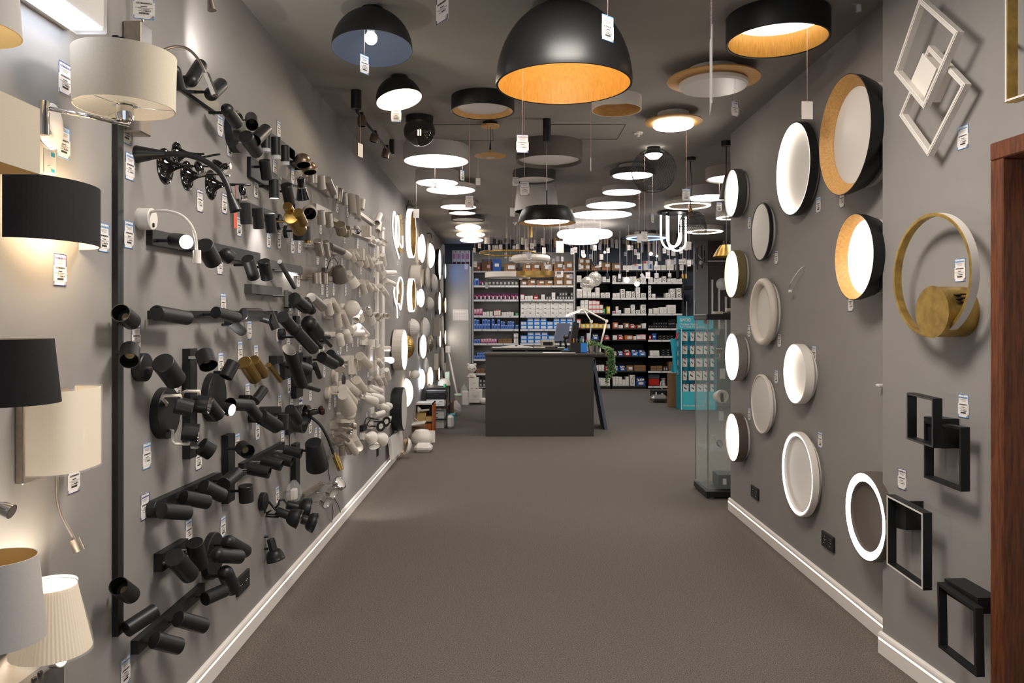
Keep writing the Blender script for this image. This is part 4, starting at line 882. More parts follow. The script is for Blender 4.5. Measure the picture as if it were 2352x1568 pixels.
drum('dark flat disc ceiling lamp above the blue ring', 1486, 533, 537, 42, ('dark_grey', 'dark_grey'))
# big dome with oak inside
d = 3.5; zr = H - .376; R_ = .3135; c = V(((1295 - CX) * d / F, d, zr)); t = T('dome_lamp', 'big black dome ceiling lamp with a warm oak inside', 'ceiling lamp', (c.x, d, H))
pr = [(0, .376)] + [(R_ * math.sin(i * math.pi / 2 / 16) ** .96, .376 * math.cos(i * math.pi / 2 / 16)) for i in range(1, 16)] + [(R_, .015), (R_ - .002, 0), (R_ - .012, 0)]
sh = t.part('dome_shade', MB().lathe(c, (0, 0, 1), pr, 72), 'black')
t.part('oak_lining', MB().lathe(c, (0, 0, 1), [(R_ - .012, .001)] + [((R_ - .012) * math.cos(i * math.pi / 2 / 12), .001 + .33 * math.sin(i * math.pi / 2 / 12)) for i in range(1, 13)], 72), 'oak_warm', sh)
for i in range(0):
    pass
bl = t.part('bulb', MB().lathe((c.x, c.y, zr + .19), (0, 0, 1), [(.05 * math.sin(i * math.pi / 10), -.05 * math.cos(i * math.pi / 10)) for i in range(11)], 20), 'glow_warm')
l = bpy.data.lights.new('dome_bulb', 'POINT'); l.energy = 2.6; l.color = (1, .84, .6); l.shadow_soft_size = .05; lo = bpy.data.objects.new('dome_bulb', l); lo.location = (0, 0, zr + .12 - H); lo.parent = t.e; col.objects.link(lo)
CL.append((1295, 240, 'big black dome with oak inside'))
def bulb_light(t, q, e, c):
    l = bpy.data.lights.new('lamp_bulb', 'POINT'); l.energy = e; l.color = c; l.shadow_soft_size = .025; lo = bpy.data.objects.new('lamp_bulb', l); lo.location = q - t.o; lo.parent = t.e; col.objects.link(lo)
# cut half domes
def cutdome(label, cx, ytop, w_, tilt, yaw, bulb, inner, short):
    d = (HZ - .005) * F / (CY - ytop); R_ = w_ * d / F / 2; c = V(((cx - CX) * d / F, d, H - R_ - .004)); t = T('dome_lamp', label, 'ceiling lamp', (c.x, d, H))
    t.part('canopy', MB().cyl((c.x, c.y, H), (c.x, c.y, H - .03), .05, n=28), 'black')
    ax = V((math.sin(yaw) * math.sin(tilt), -math.cos(yaw) * math.sin(tilt), -math.cos(tilt)))   # where the mouth looks
    # shell: hemisphere turned so that its mouth looks along ax
    o = MB(); n = 14
    pr = [(R_ * math.sin(i * math.pi / 2 / n), -R_ * math.cos(i * math.pi / 2 / n)) for i in range(n + 1)]
    o.lathe(c, ax, pr, 56); sh = t.part('dome_shade', o, 'black')
    o = MB(); k = .985; o.lathe(c, ax, [(R_, 0), (R_ * k, 0)] + [(R_ * k * math.sin(i * math.pi / 2 / n), -R_ * k * math.cos(i * math.pi / 2 / n)) for i in range(n - 1, -1, -1)], 56); t.part('lining', o, inner, sh)
    bx, by = bulb; q = D(bx, by, d - R_ * .25); r = .029
    t.part('lamp_holder', MB().cyl(q + V((0, 0, .09)), q + V((0, 0, .025)), .018, n=16), 'off_diffuser')
    return t, q, r, R_
t, q, r, R_ = cutdome('large black half-dome ceiling lamp with a bluish inside and lit globe bulb', 855, 22, 184, .12, .2, (852, 88), 'wall_blue', '')
t.part('bulb', MB().lathe(q, (0, 0, 1), [(r * math.sin(i * math.pi / 10), -r * math.cos(i * math.pi / 10)) for i in range(11)], 20), 'bulb_glow'); bulb_light(t, q, 14, (.85, .92, 1)); CL.append((855, 140, 'large black half-dome'))
t, q, r, R_ = cutdome('smaller black half-dome ceiling lamp with a filament bulb', 917, 177, 106, .27, 1.0, (917, 224), 'taupe_light', '')
t.part('bulb_glass', MB().lathe(q, (0, 0, 1), [(r * math.sin(i * math.pi / 10), -r * math.cos(i * math.pi / 10)) for i in range(11)], 20), 'acrylic')
f_ = MB()
for k in (-.006, .006): f_.cyl(q + V((k, 0, -.014)), q + V((k, 0, .016)), .0028, n=6)
t.part('filament', f_, 'filament'); bulb_light(t, q, 9, (1, .85, .65)); CL.append((917, 250, 'smaller black half-dome'))
# track with three bronze heads
d0, d1 = 4.81, 6.1; x0, x1 = (818 - CX) * d0 / F, (900 - CX) * d1 / F
t = T('ceiling_track', 'black ceiling track with three bronze spot heads', 'ceiling lamp', (x0, d0, H))
t.part('canopy', MB().cyl((x0, d0, H), (x0, d0, H - .118), .033, n=28), 'black'); t.part('canopy', MB().cyl((x1, d1, H), (x1, d1, H - .118), .02, n=20), 'black')
t.part('rail', MB().tube([(x0, d0 + .02, H - .125), (x1, d1 - .02, H - .125)], .009, 8), 'black')
for bx, by, k, ex, ey in ((831, 264, .12, 831, 290), (862, 305, .5, 857, 326), (889, 338, .86, 884, 362)):
    dk = d0 + (d1 - d0) * k; a, b_ = D(bx, by, dk), D(ex, ey, dk); L_ = (b_ - a).length
    sh = t.part('spot_head', MB().lathe(a, b_ - a, [(0, 0), (.02, .002), (.029, .02), (.029, L_), (.025, L_), (.025, L_ * .5), (0, L_ * .5)], 24, mis=[0, 0, 0, 0, 1, 1]), ['bronze', 'black_inside'])
    t.part('joint', MB().box(a + V((0, 0, .0)), (.02, .03, .03)), 'black', sh)
CL.append((845, 300, 'black ceiling track'))
# wooden saucer pendant
d = 5.56; t = T('pendant_lamp', 'wooden saucer pendant on a thin black cord', 'pendant lamp', ((1126 - CX) * d / F, d, H)); x = (1126 - CX) * d / F
t.part('canopy', MB().cyl((x, d, H), (x, d, H - .025), .055, n=28), 'black'); t.part('canopy_plate', MB().cyl((x, d, H - .025), (x, d, H - .037), .07, .066, 32), 'oak_x')
z0 = EYE + (CY - 358) * d / F; t.part('cord', MB().cyl((x, d, H - .03), (x, d, z0 + .08), .002, n=6), 'cord_black'); t.part('stem', MB().cyl((x, d, z0 + .1), (x, d, z0 + .04), .004, .008, 12), 'black')
sh = t.part('saucer_shade', MB().lathe((x, d, z0), (0, 0, 1), [(0, -.012), (.04, -.012), (.08, -.008), (.116, 0), (.08, .01), (.03, .018), (.012, .03), (.007, .045), (0, .045)], 40), 'oak_x')
t.part('diffuser', MB().lathe((x, d, z0 - .0122), (0, 0, -1), [(.032, 0), (0, .002)], 28), 'off_diffuser', sh); CL.append((1126, 358, 'wooden saucer pendant'))
# smoked globe
d = 5.42; x = (963.5 - CX) * d / F; t = T('ceiling_lamp', 'smoked mirror glass bowl ceiling lamp with a filament glow', 'ceiling lamp', (x, d, H))
t.part('canopy', MB().cyl((x, d, H), (x, d, H - .045), .098, n=40), 'black'); zc = EYE + (CY - 302) * d / F; R_ = .113
t.part('glass_bowl', MB().lathe((x, d, zc), (0, 0, 1), [(R_ * math.sin(a), -R_ * .92 * math.cos(a)) for a in [i * math.pi / 20 for i in range(15)]] + [(.09, zc * 0 + (H - .045 - zc))], 48), 'smoke_glass')
f_ = MB(); f_.cyl((x - .008, d - .01, zc - .03), (x - .008, d - .01, zc + .01), .004, n=6); f_.cyl((x + .008, d - .01, zc - .03), (x + .008, d - .01, zc + .01), .004, n=6)
t.part('filament', f_, 'filament'); CL.append((963, 330, 'smoked glass bowl'))
# white pebble glass lamps
for i, (cx, ytop, w_, h_, m, lb) in enumerate(((1075.5, 512, 59, 18, 'glow_soft', 'first pebble-shaped glass ceiling lamp of the left row, dim'), (1081, 530, 66, 15, 'glow_warm', 'second pebble-shaped glass ceiling lamp, brightest'), (1083, 544, 54, 13, 'glow_soft', 'third pebble-shaped glass ceiling lamp, nearest the shelves'))):
    d = HZ * F / (CY - ytop); R_ = w_ * d / F / 2; hh = h_ * d / F; x = (cx - CX) * d / F; t = T('ceiling_lamp', lb, 'ceiling lamp', (x, d, H), 'pebble glass ceiling lamps')
    t.part('canopy', MB().cyl((x, d, H), (x, d, H - hh * .3), R_ * .3, n=24), 'white')
    t.part('glass_shade', MB().lathe((x, d, H - hh * .58), (0, 0, 1), [(R_ * math.sin(j * math.pi / 14), -hh * .42 * math.cos(j * math.pi / 14)) for j in range(15)], 40), m)
# wooden saucers with white discs
for cx, yw, w_, yd, wd, m, lb, sh_ in ((1638.5, 186, 209, 203, 155, 'glow_off', 'large round oak ceiling lamp with an unlit white disc', 'large oak disc lamp'), (1546.5, 282, 131, 293, 91, 'led_white', 'small round oak ceiling lamp with a lit white disc', 'small oak disc lamp')):
    d = 1.40 * F / (CY - yw); R_ = w_ * d / F / 2; x = (cx - CX) * d / F; zd = EYE + (CY - yd) * d / F; zw = EYE + 1.40; t = T('ceiling_lamp', lb, 'ceiling lamp', (x, d, H))
    t.part('mount', MB().cyl((x, d, H), (x, d, zw + .01), R_ * .55, n=32), 'white')
    t.part('oak_disc', MB().lathe((x, d, zw), (0, 0, 1), [(0, 0), (R_ * .97, 0), (R_, .004), (R_ * .99, .012), (0, .014)], 72), 'oak_x')
    r = wd * d / F / 2; hh = zw - zd
    t.part('diffuser', MB().lathe((x, d, zw), (0, 0, -1), [(r * .9, -.001), (r, hh * .3), (r, hh * .7), (r * .94, hh * .95), (0, hh * 1.05)], 64), 'off_diffuser' if m == 'glow_off' else m); CL.append((cx, yd + 20, sh_))
# smoke detectors
for cx, cy, lb in ((1466, 304, 'white smoke detector on the ceiling by the small oak lamp'), (1183, 511, 'white smoke detector on the ceiling over the counter')):
    c = CE(cx, cy); t = T('smoke_detector', lb, 'smoke detector', (c.x, c.y, H)); t.part('base', MB().cyl((c.x, c.y, H), (c.x, c.y, H - .012), .036, .034, 28), 'white')
    t.part('sensor', MB().cyl((c.x, c.y, H - .012), (c.x, c.y, H - .035), .014, .01, 16), 'white')
# mesh globe
d = 6.36; x = (1501.5 - CX) * d / F; zc = EYE + (CY - 392) * d / F; R_ = .1845; t = T('mesh_lamp', 'black wire mesh globe ceiling lamp with a lit disc inside', 'ceiling lamp', (x, d, H))
t.part('canopy', MB().cyl((x, d, H), (x, d, H - .05), .055, n=32), 'black'); t.part('lamp_disc', MB().lathe((x, d, H - .05), (0, 0, -1), [(.074, 0), (.074, .012), (.04, .045), (0, .05)], 32, mis=[0, 1, 1]), ['black', 'led_white'])
def lattice(c, prof, nseg, turns, r):   # crossing spiral wires over a surface of revolution
    b = MB()
    for sgn in (1, -1):
        for k in range(nseg):
            pts = []
            for j, (rr, zz) in enumerate(prof):
                a = 2 * math.pi * k / nseg + sgn * turns * 2 * math.pi * j / (len(prof) - 1); pts.append(V((c[0] + rr * math.cos(a), c[1] + rr * math.sin(a), c[2] + zz)))
            b.tube(pts, r, 4, cap=False)
    return b
pr = [(R_ * math.sin(a), -R_ * math.cos(a)) for a in [.42 + i * (2.75 - .42) / 18 for i in range(19)]]
b = lattice((x, d, zc), pr, 42, .3, .0013)
for j in (0, 18): b.tube([(x + pr[j][0] * math.cos(g), d + pr[j][0] * math.sin(g), zc + pr[j][1]) for g in [i * math.pi / 12 for i in range(24)]], .002, 5, closed=True)
t.part('wire_globe', b, 'black'); CL.append((1501, 430, 'wire mesh globe'))
# big white tapered shade
d = 7.8; x = (1232 - CX) * d / F; zt, zb = EYE + (CY - 420) * d / F, EYE + (CY - 486) * d / F; t = T('ceiling_lamp', 'tall white tapered shade hanging behind the black bowl', 'ceiling lamp', (x, d, H))
t.part('canopy', MB().cyl((x, d, H), (x, d, zt), .05, n=20), 'white'); t.part('shade', MB().lathe((x, d, zb), (0, 0, 1), [(0, zt - zb), (.196, zt - zb), (.225, 0), (.218, 0), (.19, zt - zb - .01), (0, zt - zb - .01)], 48, mis=[0, 0, 0, 1, 1]), ['white_fabric', 'black']); CL.append((1232, 440, 'tall white tapered shade'))
# black bowl pendant
d = 5.48; x = (1256 - CX) * d / F; t = T('pendant_lamp', 'black bowl pendant with oak underside and lit disc', 'pendant lamp', (x, d, H)); zb = EYE + (CY - 512) * d / F; zt = EYE + (CY - 477) * d / F; R_ = .208
t.part('canopy', MB().cyl((x, d, H), (x, d, H - .165), .029, n=24), 'black'); t.part('cord', MB().cyl((x, d, H - .16), (x, d, zt + .12), .002, n=6), 'nickel'); t.part('stem', MB().cyl((x, d, zt), (x, d, zt + .125), .006, n=10), 'black')
hh = zt - zb; sh = t.part('bowl_shade', MB().lathe((x, d, zb), (0, 0, 1), [(0, hh), (R_ * .75, hh), (R_ * .87, hh * .8), (R_ * .96, hh * .35), (R_, 0), (R_ - .006, -.001), (R_ * .78, .012), (0, .012)], 64, mis=[0] * 5 + [1, 1]), ['black', 'oak_x'])
t.part('diffuser', MB().lathe((x, d, zb + .0115), (0, 0, -1), [(R_ * .77, 0), (0, .004)], 48), 'led_white', sh); CL.append((1256, 500, 'black bowl pendant'))
# glowing rings, U tubes, ring pendants
def torus(label, name, cx, cy, w_, d, rt, m, hang=True, cat='pendant lamp', flat=1.0, n2=10):
    x = (cx - CX) * d / F; z = EYE + (CY - cy) * d / F; R_ = w_ * d / F / 2 - rt; t = T(name, label, cat, (x, d, H))
    t.part('ring', MB().lathe((x, d, z), (0, 0, 1), [(R_ + rt * math.cos(j * 2 * math.pi / n2), rt * flat * math.sin(j * 2 * math.pi / n2)) for j in range(n2 + 1)], 64, ang=80), m)
    if hang:
        for g in (.5, 2.6, 4.7): t.part('suspension_wire', MB().cyl((x + R_ * math.cos(g), d + R_ * math.sin(g), z), (x + R_ * math.cos(g), d + R_ * math.sin(g), H), .0012, n=5), 'nickel')
    CL.append((cx, cy, label)); return t
torus('large glowing white ring pendant over the counter', 'pendant_lamp', 1343, 538, 127, 11.4, .045, 'neon')
torus('smaller glowing white ring pendant just below the large one', 'pendant_lamp', 1334, 553, 82, 11.0, .035, 'neon')
torus('thin gold hoop pendant on wires', 'pendant_lamp', 1166, 581, 132, 10.7, .012, 'gold_leaf', flat=1.2)
torus('thick white ring pendant, unlit, under the gold hoop', 'pendant_lamp', 1219, 594, 90, 9.9, .05, 'white', flat=.9)
for cx, cy, w_, h_, d, m, f, lb in ((1164, 632, 100, 11, 10.2, 'white', 'off_diffuser', 'flat white disc pendant, unlit, lowest on the left'), (1230, 629, 90, 10, 9.6, 'brass', 'off_diffuser', 'brass band ring pendant beside the white disc')):
    x = (cx - CX) * d / F; z = EYE + (CY - cy) * d / F; R_ = w_ * d / F / 2; hh = h_ * d / F; t = T('pendant_lamp', lb, 'pendant lamp', (x, d, H))
    t.part('band', MB().lathe((x, d, z), (0, 0, 1), [(R_, -hh / 2), (R_, hh / 2), (R_ * .93, hh / 2), (R_ * .93, -hh / 2), (R_, -hh / 2)], 64), m)
    if m == 'white': t.part('diffuser', MB().lathe((x, d, z - hh / 2 + .002), (0, 0, -1), [(R_ * .92, 0), (0, .01)], 48), f)
    else: t.part('diffuser', MB().lathe((x, d, z - hh / 2 + .004), (0, 0, -1), [(R_ * .985, 0), (R_ * .97, .006), (R_ * .945, .006), (R_ * .94, 0)], 48), f)
    for g in (.5, 2.6, 4.7): t.part('suspension_wire', MB().cyl((x + R_ * .96 * math.cos(g), d + R_ * .96 * math.sin(g), z), (x + R_ * .96 * math.cos(g), d + R_ * .96 * math.sin(g), H), .0012, n=5), 'nickel')
    CL.append((cx, cy, lb))
for i, cx in enumerate((1304, 1319)):
    c = D(cx, 534, 9.5 if i else 9.3); w2 = (.012, .022)[i]
    one('cable', MB().tube([c + V((w2 * math.sin(g) * 1.4, 0, .05 * math.cos(g))) for g in [k * 2 * math.pi / 16 for k in range(17)]] + [c + V((.002, 0, -.06))], .002, 5).tube([c + V((0, 0, .05)), V((c.x, c.y, H))], .001, 5), 'cord_black', c, ['narrow black cable loop hanging in front of the glowing ring', 'wide black cable loop hanging in front of the glowing ring'][i], 'cable')
d = 10.; t = T('pendant_lamp', 'chandelier of bright white U-shaped neon tubes', 'chandelier', ((1546 - CX) * d / F, d, H))
t.part('canopy', MB().cyl(((1546 - CX) * d / F, d, H), ((1546 - CX) * d / F, d, H - .03), .2, n=40), 'black')
for k, (xa, xb, yt, yb, d1, d2) in enumerate(((1518, 1560, 494, 572, 9.86, 10.1), (1535, 1575, 496, 577, 9.9, 9.95), (1532, 1564, 495, 565, 10.0, 10.12))):
    a, b_ = D(xa, yt, d1), D(xb, yt, d2); r = (b_ - a).length / 2; m_ = (a + b_) / 2; zb = EYE + (CY - yb) * d / F; e = (b_ - a).normalized()
    P = [a] + [V((m_.x, m_.y, zb + r)) - e * (r * math.cos(g)) - V((0, 0, r * math.sin(g))) for g in [j * math.pi / 12 for j in range(13)]] + [b_]
    t.part('neon_tube', MB().tube(P, .0125, 10), 'neon')
    for q in (a, b_): t.part('tube_cap', MB().cyl(q, V((q.x, q.y, H - .028)), .012, n=10), 'black')
# wire basket pendant
d = 6.76; x = (1586 - CX) * d / F; t = T('pendant_lamp', 'black wire basket pendant with a wooden lamp holder', 'pendant lamp', (x, d, H)); zb, zt = EYE + (CY - 533) * d / F, EYE + (CY - 486) * d / F
t.part('canopy', MB().cyl((x, d, H), (x, d, H - .028), .046, n=28), 'black'); t.part('cord', MB().tube(bez([(x, d, H - .02), (x + .006, d, (H + zt) / 2), (x, d, zt + .02)]), .0035, 6), 'cord_black'); xb = x + .02
t.part('lamp_holder', MB().cyl((x, d, zt + .03), (x, d, zt - .03), .019, n=16), 'oak_x')
hh = zt - zb; pr = [(.118, 0), (.118, hh * .35), (.112, hh * .6), (.095, hh * .82), (.06, hh * .96), (.02, hh)]; b = lattice((xb, d, zb), [(r, z) for i in range(5) for r, z in [((pr[i][0] * (1 - j / 4) + pr[i + 1][0] * j / 4), (pr[i][1] * (1 - j / 4) + pr[i + 1][1] * j / 4)) for j in range(4)]] + [pr[-1]], 40, .3, .0013)
for r, z in (pr[0], pr[1], pr[3]): b.tube([(xb + r * math.cos(g), d + r * math.sin(g), zb + z) for g in [i * math.pi / 12 for i in range(24)]], .002, 5, closed=True)
t.part('wire_basket', b, 'black'); CL.append((1595, 520, 'wire basket pendant'))
# cone and brass dome by the corner
d = 6.15; x = (1668 - CX) * d / F; t = T('pendant_lamp', 'black cone pendant half hidden by the wall corner', 'pendant lamp', (x, d, H))
t.part('canopy', MB().cyl((x, d, H), (x, d, H - .04), .04, n=24), 'black'); za, zb = EYE + (CY - 398) * d / F, EYE + (CY - 456) * d / F; t.part('cord', MB().cyl((x, d, H), (x, d, za), .004, n=6), 'cord_black'); t.part('cone_shade', MB().cyl((x, d, za), (x, d, zb), .008, .06, 28), 'taupe')
d = 9.; x = (1668 - CX) * d / F; t = T('pendant_lamp', 'brass dome pendant beside the wall corner', 'pendant lamp', (x, d, H)); za, zb = EYE + (CY - 563) * d / F, EYE + (CY - 589) * d / F
t.part('cord', MB().cyl((x, d, H), (x, d, za), .006, n=6), 'cord_black'); t.part('dome_shade', MB().lathe((x, d, zb), (0, 0, 1), [(.02, za - zb), (.07, za - zb), (.11, (za - zb) * .6), (.155, 0), (.15, 0), (.1, (za - zb) * .55), (.0, (za - zb) * .9)], 36), 'brass')
# clear glass balls
d = 9.9
for i, (cx, cy, r, lb) in enumerate(((1366, 641, 17, 'faceted clear glass ball pendant with a brass cap'), (1349, 652, 17, 'faceted clear glass ball pendant in front, lower left of the pair'))):
    dd = d - i * .3; x = (cx - CX) * dd / F; z = EYE + (CY - cy) * dd / F; R_ = r * dd / F; t = T('pendant_lamp', lb, 'pendant lamp', (x, dd, H))
    b = MB(); n = 9
    for a_ in range(n):
        for k in range(16):
            def P(ai, ki): A2 = math.pi * ai / n; B2 = 2 * math.pi * (ki + .5 * (ai % 2)) / 16; return V((x + R_ * math.sin(A2) * math.cos(B2), dd + R_ * math.sin(A2) * math.sin(B2), z + R_ * math.cos(A2)))
            b.add([P(a_, k), P(a_, k + 1), P(a_ + 1, k + 1), P(a_ + 1, k)], [(0, 1, 2, 3)])
    t.part('glass_ball', b, 'clear_glass'); t.part('cord', MB().cyl((x, dd, H), (x, dd, z + R_), .0015, n=5), 'nickel'); t.part('cap', MB().cyl((x, dd - R_ * .5, z + R_ * .6), (x, dd - R_ * .2, z), .02, n=12), 'brass')
# ---- right wall: round wall lamps
Zm(0, 0, 1)
RL = []
def rdisc(label, x0, x1, y0, y1, p, a, f, style='flat', short=None, ring=.12, rec=.01, lining=None):
    ox0, ox1 = x0 - CX, x1 - CX; off = 2 * ox0 * ox1 / (ox0 + ox1); dc = (RW - p) * F / off; cy = (y0 + y1) / 2
    R_ = ((y1 - y0) * dc / F / 2 + ((RW - p) * F / ox0 - (RW - p) * F / ox1) / 2) / 2
    z = EYE - (cy - CY) * dc / F; o = V((RW, dc, z)); N = V((-1, 0, 0)); t = T('wall_lamp', label, 'wall lamp', o); n = 72
    t.part('mount', MB().lathe(o, N, [(0, 0), (R_ * .86, 0), (R_ * .86, .022), (0, .022)], 48), 'off_diffuser' if a != 'white' else 'white')
    q = o + N * .02; h = p - .02
    if style == 'flat':
        sh = t.part('rim', MB().lathe(q, N, [(0, 0), (R_ * .97, 0), (R_, .006), (R_, h - .002), (R_ - .003, h), (R_ * .955, h), (R_ * .95, h - rec), (0, h - rec)], n), a)
        t.part('diffuser', MB().lathe(q + N * (h - rec + .0005), N, [(R_ * .948, 0), (R_ * .8, .003), (0, .004)], n), f, sh)
    elif style == 'dish':  # lit rim fading into a recessed face: a glowing lip round a plain dish
        k = 1 - ring
        sh = t.part('rim', MB().lathe(q, N, [(0, 0), (R_ * .97, 0), (R_, .006), (R_, h - .002), (R_ - .003, h), (R_ * .96, h)], n), a)
        t.part('light_ring', MB().lathe(q + N * h, N, [(R_ * .96, 0), (R_ * .95, .001), (R_ * k, -.006)], n), f, sh)
        t.part('face', MB().lathe(q + N * (h - .006), N, [(R_ * k, 0), (R_ * k * .985, -.014), (R_ * k * .8, -.02), (0, -.022)], n), lining or 'off_diffuser', sh)
    elif style == 'well':   # lit inner wall round a sunken plain face
        k = 1 - ring
        sh = t.part('rim', MB().lathe(q, N, [(0, 0), (R_ * .97, 0), (R_, .006), (R_, h - .002), (R_ - .003, h), (R_ * .975, h)], n), a)
        t.part('light_ring', MB().lathe(q, N, [(R_ * .975, h), (R_ * .95, h - .002), (R_ * k, h - rec)], n), f, sh)
        t.part('face', MB().lathe(q + N * (h - rec), N, [(R_ * k, 0), (R_ * k * .6, .0015), (0, .002)], n), lining or 'off_diffuser', sh)
    elif style == 'bowl':  # deep oak or plain bowl with an inner disc
        k = 1 - ring
        sh = t.part('rim', MB().lathe(q, N, [(0, 0), (R_ * .75, 0), (R_ * .9, h * .25), (R_ * .985, h * .7), (R_, h), (R_ - .004, h + .001)], n), a)
        t.part('lining', MB().lathe(q, N, [(R_ - .004, h + .001), (R_ * k, h - rec)], n), lining, sh)
        t.part('diffuser', MB().lathe(q + N * (h - rec), N, [(R_ * k + .001, -.001), (R_ * k * .8, .003), (0, .005)], n), f, sh)
    elif style == 'puffy':
        sh = t.part('rim', MB().lathe(q, N, [(0, 0), (R_ * .93, 0), (R_ * 1.0, h * .35), (R_ * .99, h * .75), (R_ * .93, h), (R_ * .84, h * .98), (R_ * .78, h * .7), (R_ * .76, h * .25), (0, h * .25)], n, ang=50), a)
        t.part('diffuser', MB().lathe(q + N * (h * .25 + .001), N, [(R_ * .75, 0), (0, .004)], n), f, sh)
    LAMPS.append((x0 * .5 + x1 * .5, cy, short or label, 'R')); return t
rdisc('small dark grey round wall lamp, lit, uppermost of the outer column', 1663.4, 1696, 389.8, 498.4, .085, 'dark_grey', 'led_white', short='uppermost lit lamp of the outer column')
rdisc('small olive round wall lamp, lit, second of the outer column', 1663.4, 1696, 574.7, 684, .085, 'olive', 'led_white', short='olive lit lamp')
rdisc('small silver round wall lamp, lit, third of the outer column', 1664.5, 1698, 766, 873, .085, 'silver', 'led_white', short='silver lit lamp')
rdisc('small brown round wall lamp, lit, lowest of the outer column', 1665, 1698.6, 949, 1058.6, .085, 'brown_grey', 'led_white', short='brown lit lamp')
rdisc('slim black-rimmed round wall lamp, unlit', 1723, 1769.5, 469, 596, .045, 'black', 'off_diffuser', rec=.004)
rdisc('thick beige padded-rim round wall lamp, unlit', 1716, 1776, 650.6, 782.5, .07, 'cream', 'off_diffuser', 'puffy')
rdisc('slim white round wall lamp, unlit', 1723.7, 1770.5, 862.5, 991.6, .045, 'white', 'off_diffuser', rec=.008)
rdisc('white round wall lamp with a glowing rim, medium size', 1799, 1850.7, 789.8, 926.4, .075, 'white', 'led_face', 'well', ring=.1, rec=.04)
rdisc('large black round wall lamp with a glowing white rim', 1782.4, 1861.7, 283, 493.7, .07, 'black', 'led_face', 'well', ring=.09, rec=.045)
rdisc('big black round wall lamp with oak bowl, unlit', 1881, 2002, 176, 446, .14, 'black', 'off_diffuser', 'bowl', ring=.2, rec=.05, lining='oak_x')
rdisc('black round wall lamp with oak bowl, lit', 1918.5, 2006, 488, 692, .13, 'black', 'led_face', 'bowl', ring=.15, rec=.05, lining='oak_x')
rdisc('tall white round wall lamp with a thin light ring', 1794.8, 1868.4, 993, 1182.6, .06, 'white', 'led_hot', 'dish', ring=.1)
rdisc('dark taupe round wall lamp with a thick light ring', 1941.6, 2034.5, 1082, 1288.5, .11, 'taupe', 'led_hot', 'dish', ring=.22, lining='taupe')
# loose wire and connectors
P = bez([WR(1848, 612, .0), WR(1838, 618, .03), WR(1822, 640, .04), WR(1815, 652, .04)], 6); c = WR(1848, 612, 0)
t = T('cable', 'cut white and blue wire hanging out of the right wall', 'cable', c); t.part('wire', MB().tube(P, .003, 6), 'white'); e = P[-1]
t.part('core', MB().tube([e, e + V((0, .005, -.02)), e + V((0, .0, -.035))], .0016, 5), 'blue_dark'); t.part('connector', MB().rbox(e + V((0, 0, -.043)), (.014, .03, .018), .003), 'white')
c = WR(2022, 885, .02); b = MB().rbox(c, (.03, .03, .014), .003); b.cyl((RW, c.y, c.z), (RW - .008, c.y, c.z), .01, n=12); one('connector', b, 'off_diffuser', c, 'small white terminal block sticking out of the right wall', 'connector')
c = CE(1972, 9, 0); b = MB().rbox(c + V((0, 0, -.02)), (.02, .02, .035), .003); b.tube([c, c + V((-.03, 0, -.0))], .002, 5); one('connector', b, 'acrylic', c, 'clear terminal block hanging from the ceiling at the right', 'connector')
# ---- near right wall: frames, gold hoop
def bars(pts, wd, z0p, z1p, closed=True):   # square-section frame through wall-plane points between two distances from the wall
    b = MB(); n = len(pts); P = [V(p) for p in pts]; c = sum(P, V()) / n
    inn = []
    for i in range(n):
        a, p, q = P[i - 1], P[i], P[(i + 1) % n]; u, v = (a - p).normalized(), (q - p).normalized(); s = (u + v); s = s.normalized() * (wd / math.sin(math.acos(max(-1, min(1, u.dot(v)))) / 2)); inn.append(p + s)
    for i in range(n):
        j = (i + 1) % n; b.prism([P[i], P[j], inn[j], inn[i]], NN * (z1p - z0p))
    return b
def frame(t, name, pix, p0, p1, wd, m, led=None, face=None):
    # pix are corners of the front face
    pts = [WN(x, y, p1) - NN * (p1 - p0) for x, y in pix]
    sh = t.part(name, bars(pts, wd, p0, p1), m)
    if led: t.part('diffuser', bars([p + NN * (p1 - p0 + .0005) for p in [q + ((sum(pts, V()) / len(pts)) - q).normalized() * wd * .3 for q in pts]], wd * .55, 0, .002), led, sh)
    return sh
t = T('wall_lamp', 'white wall lamp of two overlapping diamond frames', 'wall lamp', WN(2140, 180, 0))
frame(t, 'diamond_frame', [(2112, -6), (2200, 73), (2121, 250), (2053, 167)], .075, .10, .017, 'white', 'off_diffuser')
frame(t, 'diamond_frame', [(2133, 104), (2217, 193), (2131, 359), (2065, 265)], .045, .07, .017, 'white', 'off_diffuser')
pts = [WN(x, y, .0) for x, y in ((2137, 122), (2180, 170), (2152, 235), (2105, 200))]
c = sum([WN(x, y, .045) for x, y in ((2117, 121), (2150, 157), (2118, 236), (2087, 196))], V()) / 4
q = [WN(x, y, .075) for x, y in ((2119, 122), (2151, 158), (2119, 234), (2088, 196))]; t.part('driver_box', MB().prism([p - NN * .074 for p in q], NN * .074), 'white')
LAMPS.append((2140, 180, 'white double diamond lamp', 'N'))
t = T('wall_lamp', 'gold rectangular frame wall lamp cut by the photo corner', 'wall lamp', WN(2330, 100, 0))
frame(t, 'gold_frame', [(2309, -120), (2309, 237), (2450, 190), (2450, -260)], .04, .075, .012, 'gold_leaf', 'off_diffuser'); t.part('stay', MB().cyl(WN(2330, 100, 0), WN(2312, 100, .06), .006), 'brass')
t = T('wall_lamp', 'gold hoop wall lamp with a gold leaf disc', 'wall lamp', WN(2150, 700, 0)); p = .10
c = (WN(2054, 630, p) + WN(2228, 632, p)) / 2; cz = (EYE - (490 - CY) * c.y / F, EYE - (774 - CY) * c.y / F); c.z = sum(cz) / 2; R_ = (cz[0] - cz[1]) / 2
